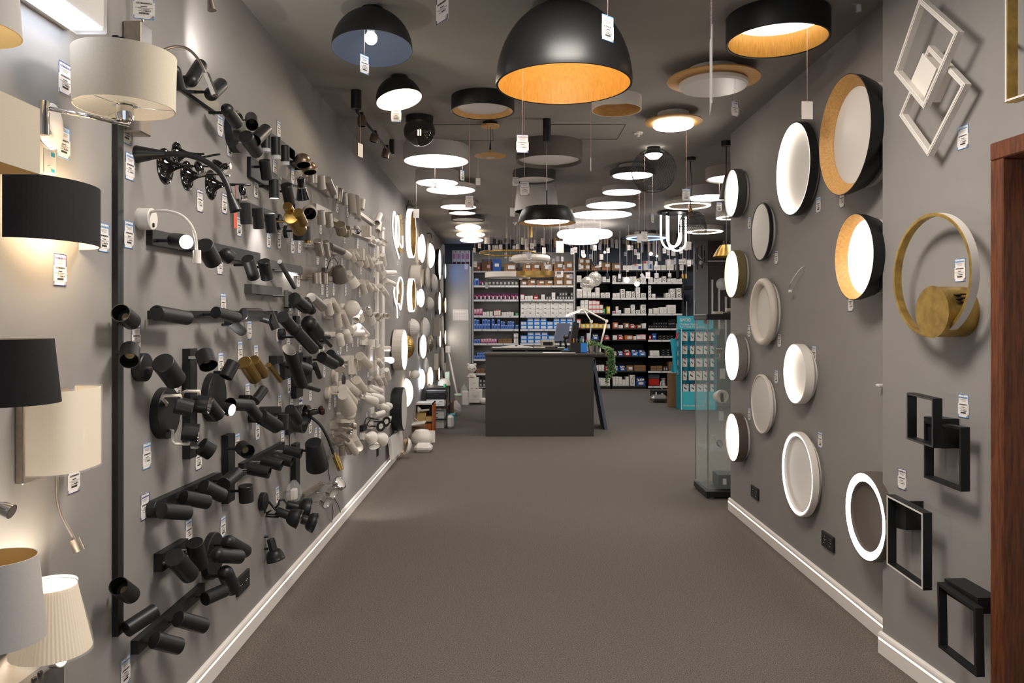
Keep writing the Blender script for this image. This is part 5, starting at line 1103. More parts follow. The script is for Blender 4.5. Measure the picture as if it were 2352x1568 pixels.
t.part('hoop', MB().lathe(c, NN, [(R_, 0), (R_, -.03), (R_ - .011, -.03), (R_ - .013, 0), (R_ - .003, .001), (R_, 0)], 96, mis=[0, 1, 1, 1, 1]), ['white', 'gold_leaf'])
c2 = (WN(2106, 716, p + .02) + WN(2176, 716, p + .02)) / 2; k = c2.y / F; c2.z = EYE - (716 - CY) * k; r2 = 60 * k
base = c2 - NN * (p + .02)
dk = t.part('disc', MB().lathe(base, NN, [(0, .0), (r2 * .97, 0), (r2 * .97, p + .017), (r2, p + .018), (r2, p + .02), (0, p + .02)], 64), 'gold_leaf')
g = MB(); 
for j in range(3): g.box(base + NN * (.07) - NU * (r2 * .86) + V((0, 0, r2 * .35 + j * .014)), (.03, .05, .004), Matrix((NN, V((-NN.y, NN.x, 0)), V((0, 0, 1)))).transposed())
t.part('vent_slots', g, 'black_inside', dk); LAMPS.append((2140, 640, 'gold hoop lamp', 'N'))
t = T('wall_lamp', 'black wall lamp of two offset square frames', 'wall lamp', WN(2150, 1010, 0))
frame(t, 'square_frame', [(2083, 901), (2144, 915), (2144, 1029), (2083, 1008)], .09, .125, .009, 'black', 'dark_grey'); frame(t, 'square_frame', [(2122, 966), (2207, 981), (2207, 1129), (2122, 1096)], .045, .08, .009, 'black')
b = MB(); q = [WN(x, y, .07) for x, y in ((2122, 956), (2163, 962), (2163, 1030), (2122, 1018))]; b.prism([v - NN * .07 for v in q], NN * .07); t.part('driver_box', b, 'black'); LAMPS.append((2150, 1000, 'black double square lamp', 'N'))
t = T('wall_lamp', 'black rectangular frame wall lamp with a pale edge', 'wall lamp', WN(2080, 1240, 0))
frame(t, 'rectangle_frame', [(2037, 1135), (2121, 1178), (2121, 1356), (2037, 1296)], .07, .105, .011, 'black', 'off_diffuser')
b = MB(); q = [WN(x, y, .045) for x, y in ((2060, 1150), (2097, 1151), (2097, 1217), (2060, 1208))]; b.prism([v - NN * .045 for v in q], NN * .075); t.part('driver_box', b, 'black'); LAMPS.append((2080, 1240, 'black frame lamp with pale edge', 'N'))
t = T('wall_lamp', 'lowest black wall lamp with a box over an open frame', 'wall lamp', WN(2210, 1430, 0))
frame(t, 'rectangle_frame', [(2152, 1336), (2240, 1396), (2243, 1555), (2155, 1485)], .085, .115, .011, 'black')
b = MB(); q = [WN(x, y, .08) for x, y in ((2169, 1328), (2246, 1373), (2246, 1410), (2171, 1362))]; b.prism([v - NN * .08 for v in q], NN * .08); t.part('driver_box', b, 'black'); LAMPS.append((2210, 1420, 'lowest black open frame lamp', 'N'))
# ---- left foreground: fabric shades and reading lamps
def shade(t, name, c, r0, r1, h, m, lining, seg=64, parent=None):   # open drum: bottom radius r0, top r1, c = bottom centre
    return t.part(name, MB().lathe(c, (0, 0, 1), [(r0, 0), (r1, h), (r1 - .003, h), (r0 - .003, 0), (r0, 0)], seg, mis=[0, 0, 1, 1]), [m, lining], parent)
d = 2.03; c = D(287, 249, d); t = T('swing_arm_lamp', 'cream drum shade wall lamp on a chrome swing arm', 'wall lamp', WL(110, 300, 0)); k = d / F
sh = shade(t, 'drum_shade', c, 107 * k, 110 * k, 124 * k, 'cream_fabric', 'cream_fabric')
for g in (.3, 2.4, 4.5): t.part('shade_spoke', MB().cyl(c + V((0, 0, .005)), c + V((105 * k * math.cos(g), 105 * k * math.sin(g), .003)), .001, n=4), 'chrome', sh)
t.part('lamp_holder', MB().lathe(c + V((0, 0, -.04)), (0, 0, 1), [(0, 0), (.012, 0), (.02, .006), (.023, .02), (.023, .044), (.031, .046), (.031, .052), (0, .052)], 28), 'chrome')
pv = D(101, 247, 1.93); t.part('arm', MB().tube([pv, D(297, 286, d), c + V((.002, 0, -.04))], .0062, 12), 'chrome'); 
t.part('pivot', MB().cyl(pv + V((0, 0, .016)), pv + V((0, 0, -.07)), .0125, n=20), 'chrome'); pl = WL(113, 290, .0)
t.part('backplate', MB().lathe((LW, pl.y, pl.z), (1, 0, 0), [(0, 0), (.062, 0), (.06, .012), (.055, .014), (0, .014)], 40, sy=.75), 'white'); t.part('arm_mount', MB().cyl((LW, pl.y, pv.z - .05), pv + V((0, 0, -.05)), .012, n=16), 'chrome')
LAMPS.append((285, 185, 'cream swing-arm drum lamp'))
def flexlamp(label, bx, by, pts, p, headpx, hw, m='nickel', short=None):
    t = T('reading_lamp', label, 'reading lamp', WL(bx, by, 0)); c = WL(bx, by, .03); dd = c.y
    t.part('mount', MB().rbox((LW + .03, c.y, c.z), (.06, .075, .075), .004), m)
    t.part('flexible_arm', MB().tube(bez([D(x, y, dd) if not isinstance(p, list) else WL(x, y, q) for (x, y), q in zip(pts, p if isinstance(p, list) else [0] * len(pts))]), .0045, 10), m)
    return t, dd
t, dd = flexlamp('nickel flexible reading lamp arching out of the frame at top left', 316, 84, [(330, 64), (328, 30), (345, -40), (400, -70), (455, -50), (482, -5)], 0, None, 0)
a, b_ = D(482, -8, dd), D(487, 24, dd); t.part('lamp_head', MB().cyl(a, b_, .008, .014, 20), 'nickel'); LAMPS.append((330, 84, 'nickel reading lamp at the top'))
t, dd = flexlamp('nickel flexible reading lamp with a square bar head', 314, 282, [(330, 262), (332, 200), (350, 140), (372, 118), (402, 107), (432, 113), (458, 140), (478, 182)], 0, None, 0)
a, b_ = D(473, 168, dd), D(494, 220, dd); u = (b_ - a).normalized(); x_ = u.cross(V((0, 1, 0))).normalized(); t.part('lamp_head', MB().rbox((a + b_) / 2, (.016, .02, (b_ - a).length), .002, Matrix((x_, V((0, 1, 0)), u)).transposed()), 'chrome'); LAMPS.append((430, 160, 'nickel arched reading lamp'))
# wrapped lit box lamp
t = T('wall_lamp', 'white box wall lamp in clear film, lit underneath, top left', 'wall lamp', WL(100, 30, 0)); zb = 2.254; yb = 2.10; ya = 1.45
bx = t.part('box_shade', MB().rbox((LW + .06, (ya + yb) / 2, zb + .105), (.08, yb - ya, .20), .003), 'white_fabric'); t.part('diffuser', MB().box((LW + .06, (ya + yb) / 2, zb + .003), (.074, yb - ya - .01, .004)), 'led_cool', bx)
t.part('backplate', MB().box((LW + .01, (ya + yb) / 2, zb + .09), (.02, yb - ya - .04, .19)), 'nickel'); t.part('film', MB().rbox((LW + .062, (ya + yb) / 2, zb + .1), (.088, yb - ya + .012, .215), .004), 'plastic_film', bx)
c = D(4, 70, 1.62); t = T('wall_lamp', 'white tapered shade cut off at the top left corner', 'wall lamp', WL(-60, 40, 0)); shade(t, 'shade', V((c.x - .085, c.y, c.z)), .11, .1, .16, 'white_fabric', 'amber_lining'); t.part('arm', MB().cyl((LW, c.y, c.z + .05), (c.x - .085, c.y, c.z + .05), .008), 'nickel')
# beige rectangular shade
t = T('wall_lamp', 'beige rectangular fabric shade at the left edge', 'wall lamp', WL(20, 300, 0)); y1 = 1.714; z1, z0 = 1.932, 1.785; b = MB(); x0_, x1_, y0_ = LW + .035, LW + .16, 1.40
def ring4(z, e): return [V((x0_ + e, y0_ + e, z)), V((x1_ - e, y0_ + e, z)), V((x1_ - e, y1 - e, z)), V((x0_ + e, y1 - e, z))]
for (A_, za), (B_, zb_) in (((0, z0), (0, z1)),):
    lo, hi, li, hi2 = ring4(z0, 0), ring4(z1, 0), ring4(z0, .003), ring4(z1, .003)
    for i in range(4):
        j = (i + 1) % 4; b.add([lo[i], lo[j], hi[j], hi[i]], [(0, 1, 2, 3)]); b.add([li[i], li[j], hi2[j], hi2[i]], [(3, 2, 1, 0)], 1); b.add([lo[i], lo[j], li[j], li[i]], [(3, 2, 1, 0)]); b.add([hi[i], hi[j], hi2[j], hi2[i]], [(0, 1, 2, 3)])
t.part('shade', b, ['cream_fabric', 'amber_lining']); t.part('arm', MB().cyl((LW, 1.57, z0 + .04), (LW + .1, 1.57, z0 + .04), .008), 'nickel'); LAMPS.append((50, 300, 'beige rectangular shade'))
# black half-oval shade
t = T('wall_lamp', 'black fabric half-oval wall lamp glowing below', 'wall lamp', WL(110, 490, 0)); yc, a_, b2, z1, z0 = 1.985, .165, .118, 1.812, 1.656
def ell(k, z): return [V((LW + .004 + b2 * k * math.sin(g), yc - a_ * k * math.cos(g), z)) for g in [math.pi * i / 36 for i in range(37)]]
b = MB(); o1, o2, i1, i2 = ell(1, z0), ell(1, z1), ell(.975, z0), ell(.975, z1)
for i in range(36):
    b.add([o1[i], o1[i + 1], o2[i + 1], o2[i]], [(0, 1, 2, 3)], 0, True); b.add([i1[i], i1[i + 1], i2[i + 1], i2[i]], [(3, 2, 1, 0)], 1, True); b.add([o1[i], o1[i + 1], i1[i + 1], i1[i]], [(3, 2, 1, 0)]); b.add([o2[i], o2[i + 1], i2[i + 1], i2[i]], [(0, 1, 2, 3)])
t.part('shade', b, ['black_fabric', 'cream_fabric']); t.part('backplate', MB().box((LW + .012, yc, (z0 + z1) / 2), (.02, .14, .09)), 'white')
t.part('bulb', MB().lathe((LW + .05, yc, (z0 + z1) / 2), (0, 1, 0), [(.016 * math.sin(i * math.pi / 8), -.03 * math.cos(i * math.pi / 8)) for i in range(9)], 12), 'filament')
l = bpy.data.lights.new('shade_bulb', 'POINT'); l.energy = 3.2; l.color = (1, .83, .6); l.shadow_soft_size = .03; lo = bpy.data.objects.new('shade_bulb', l); lo.location = V((LW + .07, yc, (z0 + z1) / 2)) - t.o; lo.parent = t.e; col.objects.link(lo); LAMPS.append((125, 490, 'black half-oval lamp'))
# black tapered shade
d = 1.6; c = D(14, 926, d); t = T('wall_lamp', 'black tapered fabric shade at the left edge', 'wall lamp', WL(-40, 860, 0)); k = d / F
shade(t, 'shade', c, 111 * k, 96 * k, 148 * k, 'black_fabric', 'cream_fabric'); t.part('arm', MB().cyl((LW, c.y, c.z + .03), (c.x, c.y, c.z + .03), .008), 'nickel')
# film-wrapped half round shade on a nickel plate
t = T('wall_lamp', 'white shade wrapped in film on a nickel plate with a flexible arm', 'wall lamp', WL(100, 1000, 0)); pa, pb = WL(52, 1000, .02), WL(160, 1000, .02); z0, z1 = EYE - (1113 - CY) * pa.y / F, EYE - (905 - CY) * pa.y / F
t.part('backplate', MB().rbox((LW + .0105, (pa.y + pb.y) / 2, (z0 + z1) / 2), (.02, pb.y - pa.y, z1 - z0), .002), 'nickel'); yc = (pa.y + pb.y) / 2 + .01; a_, b2 = .108, .098; zb = EYE - (1078 - CY) * (yc - .02) / F; zt = EYE - (893 - CY) * yc / F
b = MB(); sq = lambda g: (abs(math.sin(g)) ** .6, math.copysign(abs(math.cos(g)) ** .6, math.cos(g)))
def el2(k, z): return [V((LW + .025 + b2 * k * sq(g)[0], yc - a_ * k * sq(g)[1], z)) for g in [math.pi * i / 36 for i in range(37)]]
o1, o2, i1, i2 = el2(1, zb), el2(1, zt), el2(.975, zb), el2(.975, zt)
for i in range(36):
    b.add([o1[i], o1[i + 1], o2[i + 1], o2[i]], [(0, 1, 2, 3)], 0, True); b.add([i1[i], i1[i + 1], i2[i + 1], i2[i]], [(3, 2, 1, 0)], 0, True); b.add([o2[i], o2[i + 1], i2[i + 1], i2[i]], [(0, 1, 2, 3)])
sh = t.part('shade', b, 'shade_lit'); b = MB(); o1, o2 = el2(1.03, zb - .004), el2(1.035, zt + .006)
for i in range(36): b.add([o1[i], o1[i + 1], o2[i + 1], o2[i]], [(0, 1, 2, 3)], 0, True)
t.part('film', b, 'plastic_film', sh); dd = WL(131, 1085, .02).y
t.part('flexible_arm', MB().tube(bez([V((LW + .02, dd, D(131, 1080, dd).z)), D(131, 1085, dd), D(131, 1140, dd), D(140, 1180, dd), D(158, 1215, dd), D(172, 1240, dd)]), .0042, 10), 'nickel'); a, b_ = D(171, 1238, dd), D(183, 1265, dd); t.part('reading_head', MB().lathe(a, b_ - a, [(0, 0), (.0145, 0), (.0145, .034), (.012, .034), (.012, .03), (0, .03)], 24), 'nickel')
kb = t.part('switch', MB().cyl(WL(80, 1085, .02), WL(80, 1085, .02) + V((.012, 0, 0)), .006, n=14), 'brass'); LAMPS.append((120, 990, 'film-wrapped white shade'))
t = T('reading_lamp', 'chrome reading lamp head poking in at the left edge', 'reading lamp', WL(-60, 1150, 0)); a, b_ = D(-14, 1160, 1.6), D(30, 1176, 1.6); t.part('lamp_head', MB().lathe(a, b_ - a, [(0, 0), (.008, 0), (.014, .02), (.0155, .04), (.013, .04), (0, .03)], 24), 'chrome'); t.part('flexible_arm', MB().tube(bez([WL(-60, 1150, 0), D(-50, 1150, 1.55), a]), .004, 8), 'chrome')
# white drum shade and pleated shade
d = 1.62; c = D(-4, 1470, d); k = d / F; t = T('wall_lamp', 'plain white drum shade at the left edge near the floor', 'wall lamp', WL(-60, 1380, 0)); shade(t, 'shade', c, 97 * k, 80 * k, 190 * k, 'white_fabric', 'amber_lining'); t.part('arm', MB().cyl((LW, c.y, c.z + .02), (c.x, c.y, c.z + .02), .008), 'nickel')
t.part('bulb', MB().lathe((c.x, c.y, c.z + .09), (0, 0, 1), [(.02 * math.sin(i * math.pi / 8), -.025 * math.cos(i * math.pi / 8)) for i in range(9)], 14), 'off_diffuser')
t = T('wall_lamp', 'pleated white shade, lit, wrapped in film above a black switch box', 'wall lamp', WL(90, 1540, 0)); d = 1.86; c = D(117, 1494, d); k = d / F; z1 = 150 * k; b = MB(); n = 120; r0, r1 = 83 * k, 52 * k
lo_ = [V((c.x + (r0 + .002 * (i % 2)) * math.cos(6.2832 * i / n), c.y + (r0 + .002 * (i % 2)) * math.sin(6.2832 * i / n), c.z)) for i in range(n)]; hi_ = [V((c.x + (r1 + .0012 * (i % 2)) * math.cos(6.2832 * i / n), c.y + (r1 + .0012 * (i % 2)) * math.sin(6.2832 * i / n), c.z + z1)) for i in range(n)]
b.add(lo_ + hi_, [(i, (i + 1) % n, n + (i + 1) % n, n + i) for i in range(n)]); sh = t.part('pleated_shade', b, 'shade_lit')
t.part('film', MB().lathe(c + V((0, 0, -.004)), (0, 0, 1), [(r0 + .006, 0), (r0 + .002, .03), (r1 + .006, z1 * .9), (r1 + .003, z1 + .012)], 20), 'plastic_film', sh)
t.part('bulb', MB().lathe((c.x, c.y, c.z + z1 * .6), (0, 0, 1), [(.022 * math.sin(i * math.pi / 8), -.03 * math.cos(i * math.pi / 8)) for i in range(9)], 14), 'bulb_glow')
l = bpy.data.lights.new('shade_bulb', 'POINT'); l.energy = 5; l.color = (1, .88, .7); l.shadow_soft_size = .03; lo = bpy.data.objects.new('shade_bulb', l); lo.location = V((c.x, c.y, c.z + z1 * .75)) - t.o; lo.parent = t.e; col.objects.link(lo)
pa, pb = WL(66, 1540, .03), WL(148, 1540, .03); zz = EYE - (1516 - CY) * pb.y / F
bx = t.part('switch_box', MB().rbox((LW + .0155, (pa.y + pb.y) / 2, zz - .055), (.03, pb.y - pa.y, .13), .003), 'dark_grey')
for x, y in ((78, 1560), (92, 1546)): q = WL(x, y, .032); t.part('switch', MB().rbox(q, (.008, .014, .012), .002), 'black', bx)
a, b_ = WL(118, 1518, .045), WL(142, 1516, .085); t.part('reading_head', MB().lathe(a, b_ - a, [(0, 0), (.016, 0), (.019, .02), (.017, .045), (.014, .045), (0, .04)], 20, mis=[0, 0, 0, 0, 1]), ['chrome', 'led_cool']); t.part('holder', MB().cyl((LW + .02, c.y, c.z), c + V((0, 0, .02)), .008), 'nickel')
LAMPS.append((115, 1420, 'pleated white shade'))
c = WL(114, 372, .03); c = D(114, 372, 1.9); b = MB(); b.box(c, (.002, .05, .06)); b.box(c + V((.0013, .012, .02)), (.0006, .014, .01), mi=1); b.box(c + V((.0013, .012, -.02)), (.0006, .014, .008), mi=1); b.tube([c + V((.001, -.01, -.012)), c + V((.0015, 0, -.008)), c + V((.0015, .01, -.012))], .0006, 4, mi=2)
b.tube([c + V((0, 0, .03)), c + V((-.02, -.01, .055))], .001, 4, mi=2)
one('leaflet', b, ['cream', 'teal', 'ink_grey'], c, 'cream leaflet with teal corner hanging behind the beige shade', 'leaflet')
# ---- counter and what stands on it
Zm(0, 0, 1)
FD = 9.76; k = FD / F
def at(x, y, d): return D(x, y, d)
c0, c1 = at(1115, 900, FD).x, at(1364, 900, FD).x; ztop = at(0, 811, FD).z
t = T('sales_counter', 'dark grey sales counter standing in the aisle', 'counter', ((c0 + c1) / 2, FD, 0)); th = .032
t.part('front_panel', MB().rbox(((c0 + c1) / 2, FD + .012, (ztop - th) / 2), (c1 - c0, .024, ztop - th), .002), 'counter')
e1 = at(1389, 812, FD).x
t.part('worktop', MB().rbox(((c0 + e1) / 2 - .006, FD + .27, ztop - th / 2), (e1 - c0 + .012, .58, th), .003), 'counter')
for x in (c0 + .012, c1 - .012): t.part('side_panel', MB().box((x, FD + .29, (ztop - th) / 2), (.024, .53, ztop - th)), 'counter')
DD = 11.0; z2 = at(0, 799, DD).z; x0, x1 = at(1127, 800, DD).x, at(1292, 800, DD).x
t = T('desk_shelf', 'dark two-compartment desk behind the counter', 'desk', ((x0 + x1) / 2, DD, 0)); w_ = x1 - x0
t.part('top', MB().box(((x0 + x1) / 2, DD + .3, z2 - .015), (w_, .62, .03)), 'counter')
for x in (x0 + .015, (x0 + x1) / 2, x1 - .015): t.part('side_panel', MB().box((x, DD + .3, (z2 - .03) / 2), (.03, .6, z2 - .03)), 'counter')
t.part('back_panel', MB().box(((x0 + x1) / 2, DD + .59, (z2 - .03) / 2), (w_ - .03, .02, z2 - .03)), 'black')
t.part('shelf', MB().box(((x0 + x1) / 2, DD + .3, z2 - .25), (w_ - .03, .58, .025)), 'counter')
# open catalogue, papers
c = V((at(1186, 797, DD).x, DD + .15, z2)); b = MB()
for s_ in (-1, 1):
    pts = [(0, .001), (0, .012), (.03 * s_, .035), (.09 * s_, .03), (.17 * s_, .018), (.24 * s_, .008), (.25 * s_, .001)]; b.prism([c + V((x, -.14, z)) for x, z in pts], (0, .28, 0))
one('open_catalogue', b, 'paper', c, 'thick open catalogue lying on the desk behind the counter', 'book')
c = V((at(1145, 798, DD).x, DD + .16, z2 + .004)); one('paper_stack', MB().box(c, (.18, .24, .008)), 'paper', c, 'loose paper stack left of the open catalogue', 'paper')
c = V((at(1240, 797, DD).x, DD + .16, z2 + .006)); one('magazine', MB().box(c, (.16, .24, .012)), 'off_diffuser', c, 'flat magazine right of the open catalogue', 'magazine')
c = V((at(1285, 811, FD).x, FD + .12, ztop + .003)); one('paper_sheet', MB().box(c, (.42, .16, .005)), 'paper', c, 'white paper sheets lying on the front counter', 'paper')
c = V((at(1302, 806, FD).x, FD + .15, ztop)); b = MB().rbox(c + V((0, 0, .02)), (.12, .1, .035), .01); b.rbox(c + V((.0, -.03, .045)), (.06, .03, .02), .006, mi=1); one('stapler', b, ['black', 'blue_bright'], c, 'black and blue desk tool on the counter beside the paper', 'office supply')
# printer / till block and green paper
c = V((at(1258, 786, 11.2).x, 11.25, 1.0)); t = T('receipt_printer', 'grey receipt printer on the rear desk', 'printer', V((c.x, c.y, z2)))
t.part('body', MB().rbox(V((c.x, c.y, z2 + .06)), (.2, .22, .11), .012), 'taupe_light'); t.part('paper_slot', MB().box(V((c.x, c.y - .105, z2 + .06)), (.14, .02, .05)), 'black_inside')
c = V((at(1290, 795, DD).x, DD + .1, z2 + .004)); one('paper_sheet', MB().box(c, (.1, .12, .006)), 'green_paper', c, 'pale green slip on the rear desk', 'paper')
# monitor seen from behind
dm = 11.15; q = [at(x, y, dm) for x, y in ((1281, 742), (1311, 742), (1304, 783), (1273, 783))]; q[1].y += .1; q[2].y += .1
n_ = (q[1] - q[0]).cross(q[3] - q[0]).normalized(); t = T('monitor', 'tilted computer monitor with its grey back to the aisle', 'monitor', V((q[0].x + .06, dm, ztop)))
t.part('screen_back', MB().prism(q, n_ * .02 if n_.y > 0 else -n_ * .02), 'screen'); m_ = (q[2] + q[3]) / 2; t.part('stand', MB().cyl((m_.x, m_.y + .06, z2), m_ + V((0, .04, .1)), .015, n=12), 'black'); t.part('foot', MB().cyl((m_.x, m_.y + .06, z2 - .0), (m_.x, m_.y + .06, z2 + .012), .09, n=24), 'black')
q = [at(x, y, 10.1) for x, y in ((1318, 738), (1331, 742), (1324, 790), (1310, 786))]; t = T('monitor', 'second monitor seen edge-on behind the pen box', 'monitor', V((q[3].x, 10.1, ztop)))
t.part('screen_back', MB().prism(q, (0, .18, 0)), 'black'); t.part('stand', MB().cyl((q[2].x, 10.17, ztop), (q[2].x, 10.17, q[2].z + .05), .012), 'black')
# scanner, headset
c = V((at(1299, 790, 10.2).x, 10.15, ztop)); b = MB(); b.tube([c, c + V((0, 0, .1)), c + V((-.02, 0, .15)), c + V((.01, -.02, .2))], .014, 8); b.rbox(c + V((0, -.02, .2)), (.07, .09, .05), .015); b.cyl(c, c + V((0, 0, .012)), .05, n=20)
one('barcode_scanner', b, 'black', c, 'black barcode scanner standing on its holder', 'scanner')
# pen box
c = V((at(1331, 799, FD).x, FD + .14, ztop)); t = T('pen_box', 'black desk organiser with a blue side, full of pens', 'desk organiser', c)
bw = 38 * k; bh = 24 * k; f_ = MB()
for x, y, w__, d__ in ((0, -.06, bw, .006), (0, .06, bw, .006), (-bw / 2 + .003, 0, .006, .12), (bw / 2 - .003, 0, .006, .12)): f_.box(c + V((x, y, bh / 2 + .001)), (w__, d__, bh))
f_.box(c + V((0, 0, .004)), (bw, .12, .006)); bx = t.part('box', f_, 'black'); t.part('blue_card', MB().box(c + V((bw * .3, -.0645, bh / 2)), (bw * .38, .003, bh * .9)), 'blue_bright', bx)
PC = ['red', 'yellow', 'blue_dark', 'orange_box', 'green', 'black', 'white', 'red']
for i in range(8):
    q = c + V((-bw * .4 + bw * .8 * i / 7, .01 * (i % 3 - 1), .012)); e = q + V((.012 * ((i * 7) % 5 - 2), .006, bh + .035 + .008 * (i % 3)))
    one('pen', MB().cyl(q, e, .005, n=8), PC[i], q, ORD[i] + ' pen from the left in the black desk organiser', 'pen', 'pens in the desk organiser')
# magnifier lamp
t = T('magnifier_lamp', 'white folding arm lamp with a slim lit head over the counter', 'desk lamp', V((at(1378, 800, 10.25).x, 10.25, ztop))); P = [at(x, y, 10.25) for x, y in ((1376, 806), (1393, 737), (1342, 710))]
b = MB().tube(P[:2], .012, 8); t.part('lower_arm', b, 'white'); t.part('upper_arm', MB().tube(P[1:], .012, 8), 'white'); P2 = [at(x, y, 10.35) for x, y in ((1341, 712), (1358, 738), (1353, 800))]; t.part('second_arm', MB().tube(P2, .009, 8), 'white')
for q in P[1:] + [P2[1]]: t.part('hinge', MB().lathe(q - V((0, .02, 0)), (0, 1, 0), [(0, 0), (.022, 0), (.022, .04), (0, .04)], 16), 'white')
a, b_ = at(1338, 711, 10.25), at(1299, 725, 10.2); u = (b_ - a).normalized(); y_ = V((0, 1, 0)); hd = t.part('lamp_head', MB().rbox((a + b_) / 2, ((b_ - a).length, .09, .03), .01, Matrix((u, y_, u.cross(y_))).transposed()), 'white')
t.part('light_strip', MB().box((a + b_) / 2 + V((-.02, -.046, -.014)), ((b_ - a).length * .8, .004, .012), Matrix((u, y_, u.cross(y_))).transposed()), 'led_cool', hd); t.part('clamp', MB().box(V((P[0].x, P[0].y, ztop + .0255)), (.04, .05, .05)), 'white')
# pots and plants
def leaves(c, n, rx, rz, sz, hang=0):
    b = MB()
    for i in range(n):
        g = random.uniform(0, 6.283); rr = math.sqrt(random.random()); p = c + V((rx * rr * math.cos(g), rx * rr * math.sin(g) * .8, random.uniform(0, rz) * (1.1 - rr * .4)))
        u = V((random.uniform(-1, 1), random.uniform(-1, 1), random.uniform(-.4, 1))).normalized(); v = u.orthogonal().normalized(); s_ = sz * random.uniform(.7, 1.3)
        b.add([p, p + u * s_ * .5 + v * s_ * .3, p + u * s_, p + u * s_ * .5 - v * s_ * .3], [(0, 1, 2, 3)])
    return b
for i, (x, lb) in enumerate(((1360, 'bushy green plant in a zinc pot on the counter, left of the pair'), (1375, 'trailing ivy in a zinc pot at the counter end'))):
    c = V((at(x, 811, FD).x, FD + .12 + .05 * i, ztop)); t = T('potted_plant', lb, 'potted plant', c); h_ = 17 * k
    t.part('zinc_pot', MB().lathe(c, (0, 0, 1), [(0, 0), (.03, 0), (.041, h_), (.038, h_), (.03, h_ - .012), (0, h_ - .012)], 28), 'silver')
    if i == 0: t.part('foliage', leaves(c + V((0, 0, h_ - .01)), 260, .062, .085, .022), 'leaf')
    else:
        b = leaves(c + V((0, 0, h_ - .01)), 140, .05, .06, .022)
        for j in range(7):
            x_ = e1 + .03 + .012 * j; tz = random.uniform(-.45, -.2); st = [c + V((0, 0, h_)), V((x_ - .01, FD + .0, ztop + .05)), V((x_ + .01, FD - .02, ztop - .1)), V((x_ + random.uniform(-.05, .03), FD - .02, ztop + tz))]
            for p in bez(st, 16):
                for _ in range(2):
                    u = V((random.uniform(-1, 1), random.uniform(-1, .3), random.uniform(-1, .5))).normalized(); v = u.orthogonal().normalized(); b.add([p, p + u * .014 + v * .01, p + u * .03, p + u * .014 - v * .01], [(0, 1, 2, 3)])
            b.tube(bez(st, 5), .0015, 4)
        t.part('trailing_ivy', b, 'leaf')
c = V((at(1352, 770, 10.3).x, 10.3, ztop)); b = MB().box(c + V((0, 0, .13)), (.05, .012, .24)); one('card_holder', b, 'acrylic', c, 'clear upright card holder behind the plants', 'card holder')
c = V((at(1338, 778, 10.1).x, 10.12, ztop)); b = MB().box(c + V((0, 0, .11)), (.035, .1, .2)); one('file_box', b, 'screen', c, 'grey-blue file box standing behind the pen box', 'file box')
# folding sign leaning behind the counter's right side
t = T('folding_sign', 'dark folding sign board standing beside the counter', 'sign board', V((at(1375, 948, 10.2).x, 10.4, 0))); xa, xb = at(1363, 825, 10.4).x, at(1392, 948, 10.4).x
for xe, nm in ((xb, 'board'), (xa - .12, 'rear_board')):
    q0, q1 = V((xe, 0, .0)), V((xa, 0, at(0, 824, 10.4).z)); u = (q1 - q0); nx = V((u.z, 0, -u.x)).normalized() * .02
    t.part(nm, MB().prism([q0 - nx + V((0, 10.37, 0)), q0 + nx + V((0, 10.37, 0)), q1 + nx + V((0, 10.37, 0)), q1 - nx + V((0, 10.37, 0))], (0, .5, 0)), 'counter' if nm == 'rear_board' else 'wall_blue')
# ---- cabinet end panel at the left wall
d = 14.2; x0, x1 = at(1023.5, 700, d).x, at(1077, 700, d).x; zt = at(0, 606, d).z
t = T('tall_cabinet', 'tall pale grey cabinet side at the end of the left wall', 'cabinet', V(((x0 + x1) / 2, d, 0))); t.part('side_panel', MB().rbox(((x0 + x1) / 2, d + .45, zt / 2), (x1 - x0, .9, zt), .004), 'shelf_back')
b = MB(); c = at(1058, 723, d - .003); b.box(c, (36 * d / F, .002, 25 * d / F)); 
for i in range(7): b.box(c + V((0, -.0013, -.085 + .028 * i)), (33 * d / F, .0006, .002), mi=1)
for i in range(6): b.box(c + V((-.11 + .044 * i, -.0013, 0)), (.002, .0006, .19), mi=1)
one('paper_sheet', b, ['paper', 'ink_grey'], c, 'white table sheet taped to the grey cabinet', 'paper'); c = at(1071, 612, d - .003); one('label_card', MB().box(c, (8 * d / F, .002, 12 * d / F)), 'paper', c, 'small label at the top corner of the grey cabinet', 'label')
# ---- rear shelving
SD = 16.8; sk = SD / F
def sx(x): return (x - CX) * SD / F
def sz(y): return EYE + (CY - y) * SD / F
DEP = .42
BAY = {}
def bay(key, lb, x0, x1, ys, m, back, ytop, strip):
    t = T('shelving_unit', lb, 'shelving', V(((sx(x0) + sx(x1)) / 2, SD, 0))); zt = sz(ytop)
    for x in (x0, x1): t.part('upright', MB().box((sx(x), SD + DEP / 2, zt / 2), (.03, DEP, zt)), m)
    t.part('back_panel', MB().box(((sx(x0) + sx(x1)) / 2, SD + DEP + .01, zt / 2), (sx(x1) - sx(x0), .02, zt)), back)
    for y in ys:
        s = t.part('shelf', MB().box(((sx(x0) + sx(x1)) / 2, SD + DEP / 2, sz(y) - .014), (sx(x1) - sx(x0) - .032, DEP - .002, .028)), m)
        if strip and y in strip:
            b = MB(); b.box(((sx(x0) + sx(x1)) / 2, SD - .004, sz(y) - .024), (sx(x1) - sx(x0) - .032, .006, .042), mi=0); n = int((x1 - x0) / 4.2)
            for i in range(n):
                if (i * 7 + int(y)) % 9 == 0: continue
                b.box((sx(x0 + 3 + (x1 - x0 - 6) * (i + .5) / n), SD - .0075, sz(y) - .024), (.033, .001, .034), mi=1)
            t.part('price_strip', b, ['shelf_grey', 'paper'], s)
    BAY[key] = (x0, x1, ys, lb)
yA = [622.5, 655, 687.5, 724.5, 755.5, 788, 824, 857, 888]
